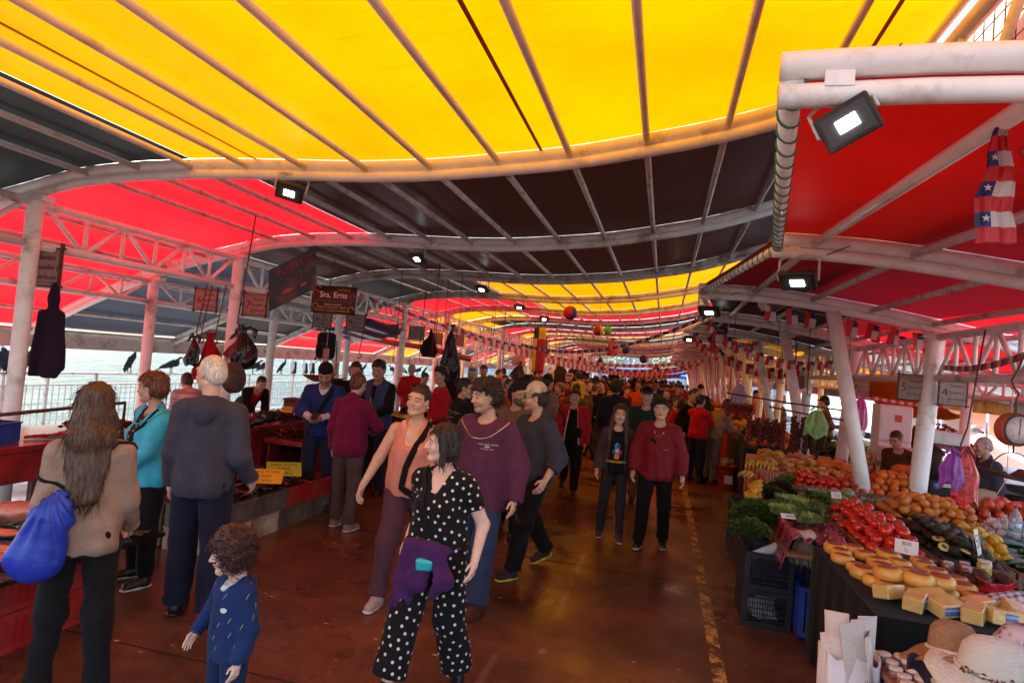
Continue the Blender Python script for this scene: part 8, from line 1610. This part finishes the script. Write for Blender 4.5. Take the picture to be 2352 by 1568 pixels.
def x4(P, r):
    g = G(); g.tube([(0, z*.01, 0) for z in range(-20, 21)], .004, 4); on = G()
    on.raw([(-.004, -.30), (.004, -.30), (.004, .18), (-.004, .18)], [(0, 1, 2, 3)]) if 0 else None
    g2 = G(); g2.v = []
    for k in range(20): z0 = -.30+.025*k; g2.raw([(-.003, z0, 0), (.003, z0, 0), (.003, z0+.022, 0), (-.003, z0+.022, 0)], [(0, 1, 2, 3)])
    on_front(P, g2, None, CB, 'zip', (0, .18)); g3 = G(); g3.raw([(.028*math.cos(a*PI/7)*(1+.15*math.sin(a*2.3)), .02*math.sin(a*PI/7), 0) for a in range(14)], [tuple(range(14))]); on_front(P, g3, None, WH, 'badge', (.085, .33))
    S = SDF(); S.cone(P.t(-.07, -.02, .50), P.t(0, -.095, .475), .02, .022, .02); S.cone(P.t(.07, -.02, .50), P.t(0, -.095, .475), .02, .022, .02); v, q = S.mesh(.01); P.out('white_collar', v, q, WH)
make_person('small child with curly brown hair in a dark blue patterned zip jacket', -1.85, 2.6, -22, 0, dict(H=.975, hs=1.42, fat=1.12, shw=.92, head=(-32, 10, 0), arms=(((.24, -.06, -.06), (.1, 1, 0)), ((-.34, -.10, .02), (-.5, .8, 0))), legs=STAND), 3, 'redb', 'kid', dict(m=K('kid_blue', .012, .028, .10, bump=.4), dots=(.006, .05, mat('yellow_dash', (.35, .36, .12), .7), 2.2), hem=-.09, loose=.022, th=.024, hood=1, name='jacket'), dict(m=K('kid_trousers', .012, .022, .07), th=.025), SH, extra=x4)
def x5(P, r):
    cap(P, CB, 0, .012, 'beanie'); strap_on(P, [(.10, -.05, .50), (.02, -.13, .30), (-.10, -.13, .05)], .045, CB); g = G(); g.box((0, 0, 0), (.075, .15, .01), b=.003); o = g.build('phone', mat('phone_black', (.01, .01, .012), .6), loc=P.root.matrix_basis @ Vector(P.t(.0, -.40, .20)*P.sc), label='black phone held by the man in the beanie', cat='phone'); o.rotation_euler = (R(30), 0, R(20))
make_person('man in a black beanie and blue v-neck sweater looking down at his phone', -3.92, 6.85, 18, 0, dict(H=1.75, head=(4, 34, 0), arms=(((.05, -.34, .17), (.7, .5, -.2), (-.5, -.6, .1), .8), ((-.06, -.34, .17), (-.7, .5, -.2), (.5, -.6, .1), .8)), legs=STAND), 2, 'black', 'buzz', dict(m=K('royal_blue', .016, .030, .14, bump=.3), vneck=.10, hem=-.07, loose=.02, th=.02, name='sweater', sleeve=.78), dict(m=CN, th=.02), SH, beard=.35, inner=dict(m=WH, th=.006, neck=.06), extra=x5)
make_person('woman in a magenta fleece and grey trousers with a hair bun, seen from behind', -3.22, 6.25, 172, 0, dict(H=1.66, fem=1, fat=1.12, head=(0, 14, 0), arms=(((.26, -.05, -.06), (.2, 1, 0)), ((-.10, -.32, .16), (-.8, .5, 0))), legs=((3, 3, 3), (-3, 4, 3))), 1, 'auburn', 'bun', dict(m=K('magenta_fleece', .15, .008, .05, bs=30, bump=.4), collar=.03, hem=-.10, loose=.012, th=.02, name='fleece'), dict(m=K('grey_trek', .075, .055, .055), th=.012), dict(m=K('trail_shoe', .25, .18, .2), s=shw))
def x7(P, r):
    g2 = G()
    for q in (-1, 1):
        for k in range(16): z0 = .0+.02*k; w_ = .028*(k/16)**2; g2.raw([(q*w_-.004, z0, 0), (q*w_+.004, z0, 0), (q*w_+.004, z0+.019, 0), (q*w_-.004, z0+.019, 0)], [(0, 1, 2, 3)])
    on_front(P, g2, None, mat('zip_yellow', (.5, .4, .12), .4), 'zip', (0, .02))
make_person('smiling dark haired man in a blue padded vest over black, standing behind the magenta woman', -3.78, 8.0, 2, 0, dict(H=1.80, fat=1.15, head=(4, 16, 0), arms=(((.05, -.26, .10), (.8, .3, -.2), (-.6, -.5, -.3), .9), ((-.05, -.27, .08), (-.8, .3, -.2), (.6, -.5, -.3), .9)), legs=STAND), 2, 'black', 'short', dict(m=K('vest_blue', .030, .055, .15, rough=.6, bump=.3), sleeve=0, collar=.04, open=(.028, .0), hem=-.08, th=.034, name='vest'), dict(m=CN), SH, inner=dict(m=CB, th=.014, collar=.03), extra=x7, chub=.004)
def x8(P, r):
    strap_on(P, [(.085, .0, .50), (.05, -.12, .36), (.0, -.15, .18), (-.02, -.14, .02), (.10, -.12, -.06)], .05, CB); bagon(P, (.17, -.12, -.02), (.10, .14, .20), CB); glasses(P, dk, .085)
make_person('frowning woman in a salmon tank top with sunglasses on her head and a black strap', -1.88, 4.74, 4, 0, dict(H=1.70, fem=1, fat=1.30, head=(-12, 0, 6), arms=(((.24, -.02, -.05), (.2, 1, 0)), ((-.37, -.12, -.02), (-.3, .9, 0), (-.2, -.1, -.9), .5)), legs=WALKR), 0, 'dark', 'bun', dict(m=K('salmon_top', .62, .24, .17, bump=.15), tank=1, sleeve=0, hem=-.06, th=.014, name='tank_top', waist=1.0), dict(m=K('mauve_trousers', .085, .035, .05), th=.014), dict(m=K('pale_trainer', .4, .33, .33), s=shw), mouth=1, teeth=1, extra=x8, chub=.004, lips=(.8, .36, .34))
def x9(P, r):
    neckl(P, gold, .075, .16, w=.0045); g = G(); g.text('MAUI AND SONS', .018, Matrix.Translation((0, .012, 0)), ext=.0003); g.text('THE REAL SURF', .014, Matrix.Translation((0, -.022, 0)), ext=.0003); g.raw([(.02*math.cos(a*.524), .006*math.sin(a*.524)-.004, 0) for a in range(12)], [tuple(range(12))]); on_front(P, g, None, WH, 'shirt_print', (.085, .33))
make_person('young man with dark curls, a chain and a plum long sleeved shirt', -1.33, 4.86, -14, 0, dict(H=1.77, fat=1.05, shw=1.06, head=(-30, 10, 0), arms=(((.29, .0, -.05), (.3, 1, 0)), ((-.26, -.05, -.05), (-.2, 1, 0))), legs=STEP), 0, 'dark', 'curly', dict(m=K('plum', .10, .028, .065, bump=.35), hem=-.16, loose=.04, th=.026, drape=.02, neck=.075, name='shirt', folds=.6), dict(m=CD, th=.022, flare=.02), dict(m=K('brown_boot', .09, .03, .02)), extra=x9, beard=.25)
polk = (.0085, .043, mat('dot_white', (.62, .60, .60), .8, var=0))
def x10(P, r):
    for q in (-1, 1): g = G(); g.tube([P.hp(q*.083+.0*a, .002+.010*math.cos(a*PI/8), -.046+.015*math.sin(a*PI/8))*P.sc for a in range(17)], .0055, 6); g.build('earring', turq, P.root)
    strap_on(P, [(-.09, .0, .50), (-.06, -.10, .42), (-.03, -.14, .28), (.0, -.15, .12)], .035, CB)
    S = SDF(); F_ = P.Rt @ np.array([0, 1., 0])
    for k in range(12): a0, a1 = -2.0+.34*k, -1.66+.34*k; S.cone(P.t(.155*math.sin(a0), -.145*math.cos(a0)-.01, .07-.02*math.cos(a0)), P.t(.155*math.sin(a1), -.145*math.cos(a1)-.01, .07-.02*math.cos(a1)), .030, .030, .04)
    S.cone(P.t(-.10, -.17, .04), P.t(-.13, -.20, -.34), .050, .085, .06, fl=(F_, .45)); S.cone(P.t(.0, -.18, .05), P.t(-.02, -.21, -.14), .06, .075, .06, fl=(F_, .5)); S.cone(P.t(.08, -.17, .05), P.t(.17, -.20, -.10), .05, .06, .05, fl=(F_, .7)); S.cone(P.t(.17, -.20, -.10), P.t(.10, -.21, -.20), .045, .03, .05); S.cone(P.t(-.17, -.08, .04), P.t(-.19, -.12, -.16), .04, .05, .05)
    v, q = S.mesh(.010); n = normals(v, q); v = v+n*(wob(v, 8, 40, .010, (1.6, 1, .18))+wob(v, 9, 70, .003))[:, None]; P.out('tied_jacket', v, q, K('violet_jacket', .060, .016, .085, bump=.4))
    bagon(P, (.03, -.225, -.03), (.11, .035, .07), turq, 'pouch', .3)
make_person('young woman in a black polka dot jumpsuit, a violet jacket round her waist', -1.19, 3.50, -8, 0, dict(H=1.53, fem=1, fat=1.22, head=(-52, 2, 0), arms=(((.30, -.06, .0), (.3, 1, 0)), ((-.24, .02, .02), (-.2, 1, 0))), legs=((-4, 14, 5), (22, 4, 3))), 3, 'dark', 'bob', dict(m=CB, vneck=.17, sleeve=.30, hem=-.02, loose=.012, th=.014, name='blouse', dots=polk), dict(m=CB, dots=polk, to=.80, flare=.045, th=.018, slim=1), SH, extra=x10, lips=(.55, .10, .12), chub=.003)
make_person('stocky man with goatee in a beige brown zip jacket glancing right, behind the plum shirt', -1.62, 7.1, 0, 0, dict(H=1.70, fat=1.35, head=(42, 6, 0), legs=STEP), 1, 'black', 'curly', dict(m=K('tan_jacket', .17, .10, .065), hem=-.1, loose=.02, th=.024, collar=.02, name='jacket'), dict(m=CB), SH, beard=.8, chub=.008)
def x12(P, r): cap(P, K('beige_cap', .60, .50, .40)); glasses(P, mat('blue_frame', (.02, .12, .2), .2), 0)
make_person('man in a beige cap and dark blue half zip sweater, looking left', -1.13, 5.85, -38, 0, dict(H=1.76, fat=1.08, head=(-38, 4, 0), arms=(((.30, -.10, .0), (.3, 1, 0)), ((-.26, -.05, -.05), (-.2, 1, 0))), legs=WALK), 0, 'dark', 'short', dict(m=K('steel_blue', .045, .05, .075), collar=.035, hem=-.10, loose=.03, th=.022, sleeve=.78, name='sweater'), dict(m=CB, th=.02, flare=.01), dict(m=K('runner', .05, .03, .03), s=mat('sole_lime', (.45, .5, .05), .5)), extra=x12, beard=.4)
def x13(P, r):
    strap_on(P, [(-.12, .02, .48), (-.14, -.10, .36), (-.13, -.16, .2)], .05, CN); strap_on(P, [(.06, -.10, .40), (.05, -.15, .2), (.13, -.15, .08)], .03, CB); bagon(P, (.08, -.21, .12), (.18, .07, .17), CB, 'chest_bag')
make_person('stout man in an open red track jacket with white piping and a black shirt', -1.34, 10.0, 4, 0, dict(H=1.62, fat=1.40, head=(-4, 4, 0), legs=WALK), 1, 'black', 'short', dict(m=K('track_red', .42, .012, .02), open=(.06, .12), collar=.03, hem=-.12, loose=.03, th=.03, name='jacket', panel=(lambda l, v, P: (np.abs(np.abs(l[:, 0])-(.128-.07*np.clip((l[:, 2]+.1)/.6, 0, 1))) < .012) & (l[:, 1] < -.03), WH)), dict(m=CB, th=.02), dict(m=shk, boot=1), inner=dict(m=CB, th=.012), extra=x13, chub=.010)
make_person('tall man in a long dark navy coat walking away down the aisle', -.80, 11.3, 168, 1, dict(H=1.78, fat=1.25, legs=STEP), 1, 'dark', 'curly', dict(m=CN, hem=-.36, loose=.03, th=.03, drape=.03, collar=.02, name='coat'), dict(m=CB), SH)
def x15(P, r):
    g = G(); g.text('COMPADRETE', .040, Matrix.Translation((0, -.13, 0)), bold=.001, ext=.0003); on_front(P, g, None, mat('print_gold', (.7, .38, .05), .6), 'shirt_print', (0, .22)); 
    for k, (x, z, a, b, c_) in enumerate(((0, .07, .035, .05, (.05, .25, .6)), (-.035, .0, .03, .035, (.02, .10, .35)), (.035, .0, .03, .035, (.4, .05, .04)), (0, .015, .026, .03, (.6, .58, .55)), (0, -.06, .035, .036, (.6, .25, .05)))): g = G(); g.raw([(x+a*math.cos(q*.45), z+b*math.sin(q*.45), .001*k) for q in range(14)], [tuple(range(14))]); on_front(P, g, None, mat('print%d' % k, c_, .6), 'shirt_patch', (0, .22), off=.004+.001*k)
P_hair = lambda P: None
_oi = Person.__init__
def _ni(s, *a, hairlen=None, hairfront=0, **k):
    _oi(s, *a, **k)
    if hairlen: s.hairlen = hairlen
    s.hairfront = hairfront
Person.__init__ = _ni
make_person('girl with very long brown hair in a printed black t-shirt and grey cardigan, holding hands', -.47, 7.52, 6, 0, dict(H=1.54, fem=1, fat=.88, shw=.92, head=(0, 2, 4), hairlen=.40, hairfront=.36, hs=1.04, arms=(((.32, -.05, .0), (.3, 1, 0)), ((-.24, -.05, -.04), (-.2, 1, 0))), legs=((10, 6, 2), (-4, 8, 4))), 3, 'brown', 'long', dict(m=K('grey_cardigan', .07, .045, .05, bs=140, bump=.6), open=(.075, .12), hem=-.16, loose=.010, th=.022, name='cardigan'), dict(m=K('dark_jeans', .03, .026, .035), th=.008, slim=1), dict(m=K('walking_boot', .07, .05, .05), boot=1, s=shw), inner=dict(m=CB, th=.012, hem=-.08), extra=x15)
def x17(P, r):
    g = G()
    for q in (-1, 1): g.raw([(0, -.055, 0), (q*.006, -.045, 0), (q*.06, .02, 0), (q*.052, .026, 0)][::q], [(0, 1, 2, 3)])
    on_front(P, g, None, WH, 'collar_stripe', (0, .42)); g = G(); g.text('surf club', .016, Matrix.Translation((0, 0, 0)) @ Euler((0, 0, -.2)).to_matrix().to_4x4(), ext=.0003); on_front(P, g, None, WH, 'chest_print', (.09, .24))
make_person('teenage boy with dark fringe in a dark red pullover over a black hood, holding hands', .0, 7.43, -2, 0, dict(H=1.66, fat=1.05, shw=1.05, head=(0, 2, 0), arms=(((.30, -.06, -.05), (.3, 1, 0)), ((-.27, -.05, -.05), (-.3, 1, 0))), legs=((-3, 8, 3), (14, 6, 4))), 3, 'black', 'short', dict(m=K('maroon_nylon', .19, .012, .022, rough=.5, bump=.3), hem=-.13, loose=.028, th=.022, drape=.02, name='pullover', folds=.8), dict(m=CB, th=.018), dict(m=shk, s=shw), inner=dict(m=CB, th=.020, hem=.2, sleeve=0, hood=1, name='hood'), extra=x17)
def x16(P, r): cap(P, K('black_cap', .012, .012, .010))
make_person('old man in a dark cap and dark green sweater behind the boy and girl', -.22, 9.6, 0, 1, dict(H=1.73, fat=1.3, shw=1.08, legs=STEP), 0, 'grey', 'short', dict(m=K('bottle_green', .02, .04, .03), collar=.025, hem=-.08, loose=.02, th=.02, name='sweater'), dict(m=K('khaki', .22, .15, .09), th=.02), SH, extra=x16)
make_person('man in a bright red sweatshirt with arms crossed, seen from behind', .70, 12.5, 142, 1, dict(H=1.63, fat=1.12, arms=(((-.10, -.24, .24), (.8, .2, 0)), ((.08, -.26, .24), (-.8, .2, 0))), legs=STAND), 1, 'black', 'short', dict(m=K('bright_red', .50, .012, .018), hem=-.06, loose=.015, th=.018, name='sweatshirt'), dict(m=CN, th=.014), SH)
make_person('woman with dark bob in a grey beige sweater leaning over the far fruit stall', 1.0, 12.7, 125, 1, dict(H=1.64, fem=1, fat=1.12, lean=24, head=(0, 22, 0), arms=(((.15, -.5, .1), None), ((-.15, -.5, .1), None)), legs=STAND), 1, 'black', 'bob', dict(m=K('grey_beige', .28, .20, .15), hem=-.08, loose=.02, th=.02, name='sweater'), dict(m=K('print_trousers', .18, .14, .12, vs=60, var=.6)), SH)
make_person('grey cropped man in a dark grey jacket behind the display case, facing left', 3.72, 8.55, -80, 0, dict(H=1.53, fat=1.25, head=(-6, 8, 0), legs=STAND), 1, 'grey', 'buzz', dict(m=K('dark_jacket', .045, .045, .055), collar=.03, hem=-.10, loose=.02, th=.022, name='jacket'), dict(m=CD), SH)
make_person('vendor woman bending behind the thick right column, brown hair', 3.08, 9.3, -30, 1, dict(H=1.5, fem=1, fat=1.1, lean=14, head=(-20, 25, 0), legs=STAND), 1, 'dark', 'bun', dict(m=K('brown_vest', .08, .04, .02), sleeve=1, hem=-.05, name='shirt'), dict(m=CB), SH)
def x22(P, r):
    rs = random.Random(3); ga, gb = G(), G()
    for k in range(34):
        x, z = rs.uniform(-.10, .14), rs.uniform(-.02, .38); g = ga if k % 3 else gb; a = rs.uniform(-.6, .6); q_ = [(x+.018*i*math.cos(a)+.006*math.sin(i*1.7+k), z+.018*i*math.sin(a)+.006*math.cos(i*2+k)) for i in range(6)]
        for (a0, b0), (a1, b1) in zip(q_[:-1], q_[1:]): g.raw([(a0, b0-.002, 0), (a1, b1-.002, 0), (a1, b1+.002, 0), (a0, b0+.002, 0)], [(0, 1, 2, 3)])
    on_front(P, ga, None, mat('embroidery_green', (.35, .38, .12), .6), 'embroidery', (0, .05), back=True); on_front(P, gb, None, mat('embroidery_pink', (.55, .22, .22), .6), 'embroidery', (0, .05), back=True)
make_person('dark haired woman in a black jacket with pale floral embroidery on the back, facing right', -2.35, 7.3, 128, 0, dict(H=1.68, fem=1, fat=1.3, head=(-30, 8, 0), arms=(((.15, -.3, .15), None), ((-.15, -.3, .15), None)), legs=STAND), 1, 'black', 'bun', dict(m=CB, hem=-.08, loose=.03, th=.026, name='jacket'), dict(m=CB), SH, extra=x22)
make_person('vendor in a beige sweater looking down beside the white scales', -3.85, 13.4, 10, 1, dict(H=1.84, fat=1.15, head=(0, 24, 0), arms=(((.1, -.3, .1), None), ((-.1, -.3, .1), None)), legs=STAND), 1, 'black', 'buzz', dict(m=K('cream_sweater', .42, .27, .18), hem=-.06, loose=.02, th=.018, name='sweater'), dict(m=CB), SH, beard=.3)
make_person('vendor with tied hair in black bending over the fish behind the blue vest man', -5.1, 12.6, 60, 1, dict(H=1.62, fem=1, lean=26, head=(0, 20, 0), arms=(((.15, -.4, .05), None), ((-.15, -.4, .05), None)), legs=STAND), 1, 'brown', 'bun', dict(m=CB, hem=-.06, name='sweater'), dict(m=CB), SH)
make_person('person in a grey striped shirt bending behind the turquoise jacket woman', -5.85, 7.1, -120, 1, dict(H=1.66, fat=1.15, lean=58, head=(0, 20, 0), arms=(((.15, -.55, -.1), None), ((-.15, -.55, -.1), None)), legs=STAND), 1, 'dark', 'buzz', dict(m=stripe if 0 else K('grey_stripe', .32, .28, .27, stretch=(.2, .2, 6), var=.6, vs=8), hem=-.06, name='shirt'), dict(m=CN), SH)
make_person('person in black and red with white bending near the quay, head lowered', -6.7, 9.2, 60, 1, dict(H=1.6, lean=55, head=(0, 30, 0), arms=(((.15, -.50, -.25), None), ((-.15, -.5, -.25), None)), legs=STAND), 1, 'black', 'buzz', dict(m=CB, hem=-.06, loose=.02, name='jacket', panel=(lambda l, v, P: np.abs(l[:, 0]) < .08, K('track_red', .42, .012, .02))), dict(m=CB), SH)
make_person('bearded man in a maroon cap behind the blue vest man, facing right', -5.2, 10.0, 70, 1, dict(H=1.62, head=(0, 5, 0), legs=STAND), 1, 'black', 'short', dict(m=K('rust_plaid', .25, .06, .04, var=.5, vs=30), name='shirt'), dict(m=CB), SH, beard=.9, extra=lambda P, r: cap(P, K('maroon_cap', .14, .03, .03)))
make_person('vendor with dark hair behind the magenta woman, only his brow and hair showing', -4.6, 8.9, 20, 1, dict(H=1.72, head=(0, 10, 0), arms=(((.25, -.05, -.05), None), ((-.30, -.10, .65), (-.8, .2, 0), (0, 0, 1))), legs=STAND), 1, 'dark', 'short', dict(m=CB, name='shirt'), dict(m=CB), SH)
make_person('person in a black cap seen from behind, above the tan jacket man', -2.35, 11.0, 170, 1, dict(H=1.70, fat=1.2, legs=STAND), 1, 'black', 'short', dict(m=CG, name='jacket', loose=.02), dict(m=CB), SH, extra=lambda P, r: cap(P, K('black_cap', .012, .012, .010)))
make_person('young woman in orange with her hair tied, face towards the right', -2.75, 11.3, 60, 1, dict(H=1.62, fem=1, legs=STAND), 0, 'dark', 'bun', dict(m=K('orange_red', .5, .10, .04), name='top'), dict(m=CB), SH)
make_person('heavy man in a black cap and black sweater walking towards the camera', -1.45, 14.0, 4, 1, dict(H=1.76, fat=1.4, legs=WALK), 1, 'black', 'short', dict(m=CB, name='sweater', loose=.02), dict(m=CG), SH, beard=.8, extra=lambda P, r: cap(P, K('black_cap', .012, .012, .010)))
make_person('woman with short blond hair in a navy vest over a floral shirt, facing left', -2.1, 13.2, -60, 1, dict(H=1.58, fem=1, fat=1.25, legs=STAND, arms=(((.15, -.3, .1), None), ((-.15, -.3, .1), None))), 0, 'golden', 'puff', dict(m=CN, sleeve=0, th=.03, name='vest'), dict(m=CB), SH, inner=dict(m=K('floral_red', .30, .06, .03, var=.7, vs=40), th=.014))
make_person('man in an olive coat carrying a child on his shoulders', -1.62, 12.2, 178, 1, dict(H=1.62, fat=1.2, legs=STAND), 1, 'black', 'short', dict(m=K('olive', .12, .08, .03), hem=-.2, loose=.03, th=.028, hood=1, name='coat'), dict(m=CB), SH)
make_person('small child in a yellow hooded sweater riding on the shoulders of the olive coat man', -1.58, 12.22, -150, 1, dict(H=1.0, hs=1.25, fat=1.1, lean=10, legs=((70, 60, 8), (70, 60, 8)), arms=(((.10, -.3, .1), None), ((-.10, -.3, .1), None))), 1, 'black', 'short', dict(m=K('bright_yellow', .62, .38, .02), hood=1, th=.024, loose=.02, name='hoodie'), dict(m=CD), SH, z0=1.00)
# ---------------- the crowd: eight bodies, each built once, then copied with clothes of other colours
cols = dict(black=(.012, .011, .012), charcoal=(.05, .045, .05), navy=(.015, .02, .05), maroon=(.14, .012, .02), red=(.42, .014, .02), brown=(.11, .05, .03), olive=(.08, .06, .02), grey=(.2, .17, .16), pink=(.5, .2, .2), white=(.55, .5, .48), blue=(.02, .05, .2), orange=(.5, .14, .03))
pal = ['black']*7+['charcoal']*4+['navy']*3+['maroon']*5+['red']*4+['brown', 'olive', 'grey', 'pink', 'white', 'blue', 'orange', 'brown']
protos = []
for k, (f_, fem, hs_, hc, fa) in enumerate(((0, 0, 'short', 'black', 1.1), (180, 0, 'short', 'dark', 1.2), (170, 1, 'bob', 'dark', 1.1), (30, 1, 'bun', 'dark', 1.15), (-40, 0, 'curly', 'black', 1.15), (150, 0, 'buzz', 'grey', 1.25), (-10, 0, 'short', 'dark', 1.3), (195, 1, 'ponytail', 'brown', 1.05))):
    r_, P = make_person('x', 0, 0, 0, 2, dict(H=1.7, fat=fa, fem=fem, legs=WALK if k % 2 else STEP, head=(rnd.uniform(-30, 30), 5, 0), arms=(((.22, -.12, .02*k), (.3, 1, 0)), ((-.24, -.05, -.03), (-.3, 1, 0)))), k % 3, hc, hs_, dict(m=CB, name='jacket', loose=.02, th=.024, hem=-.10-.04*(k % 3)), dict(m=CB), dict(m=shk))
    if k in (1, 6): cap(P, K('black_cap', .012, .012, .010))
    protos.append((r_, f_, fem))
spots = []
for k in range(150):
    for _ in range(60):
        Y = 11.8+32*rnd.random()**1.3; X = rnd.uniform(-3.4, 1.15)
        if (abs(X-(-.55)) < .45 and Y < 17) or (X > -2.6 and Y < 13.2): continue
        if all((X-a)**2+(Y-b)**2 > .30 for a, b in spots): spots.append((X, Y)); break
spots += [(-2.75, 9.3), (-3.1, 10.4), (-2.45, 12.3), (-1.95, 10.7), (.4, 13.6), (.6, 15.2), (-3.2, 8.9)]
for k in range(16): spots.append((-5.4+rnd.uniform(-.2, .2), 13.5+2.1*k)); 
for k in range(8): spots.append((3.2+rnd.uniform(-.3, .5), 12.5+3*k))
usedp = set()
for i, (X, Y) in enumerate(spots):
    k = i % 8; pr_, f_, fem = protos[k]; c1 = rnd.choice(pal); c2 = rnd.choice(('black', 'navy', 'charcoal'))
    first = k not in usedp; usedp.add(k); o = pr_ if first else dup(pr_)
    o.location = (X, Y, 0); o.rotation_euler = (0, 0, R(f_+rnd.uniform(-35, 35)+(90 if X < -4.5 else (-90 if X > 2.5 else 0)))); s_ = rnd.uniform(.90, 1.05)*(.97 if fem else 1.0); o.scale = (s_, s_, s_)
    for ch in o.children:
        b = ch.name.split('.')[0]
        if b in ('jacket', 'trousers'): ch.material_slots[0].link = 'OBJECT'; n_ = c1 if b == 'jacket' else c2; ch.material_slots[0].material = K('crowd_'+n_, *cols[n_])
    where = 'behind the far left fish counters' if X < -4.5 else ('behind the far right fruit stalls' if X > 2.5 else ('left of the aisle' if X < -1.6 else ('in the middle of the aisle' if X < .1 else 'right of the aisle')))
    lb = '%s in a %s jacket in the %s crowd, %s' % ('woman' if fem else 'man', c1, 'nearer' if Y < 20 else ('distant' if Y < 30 else 'farthest'), where)
    tag(o, lb, 'person', lb[:60])
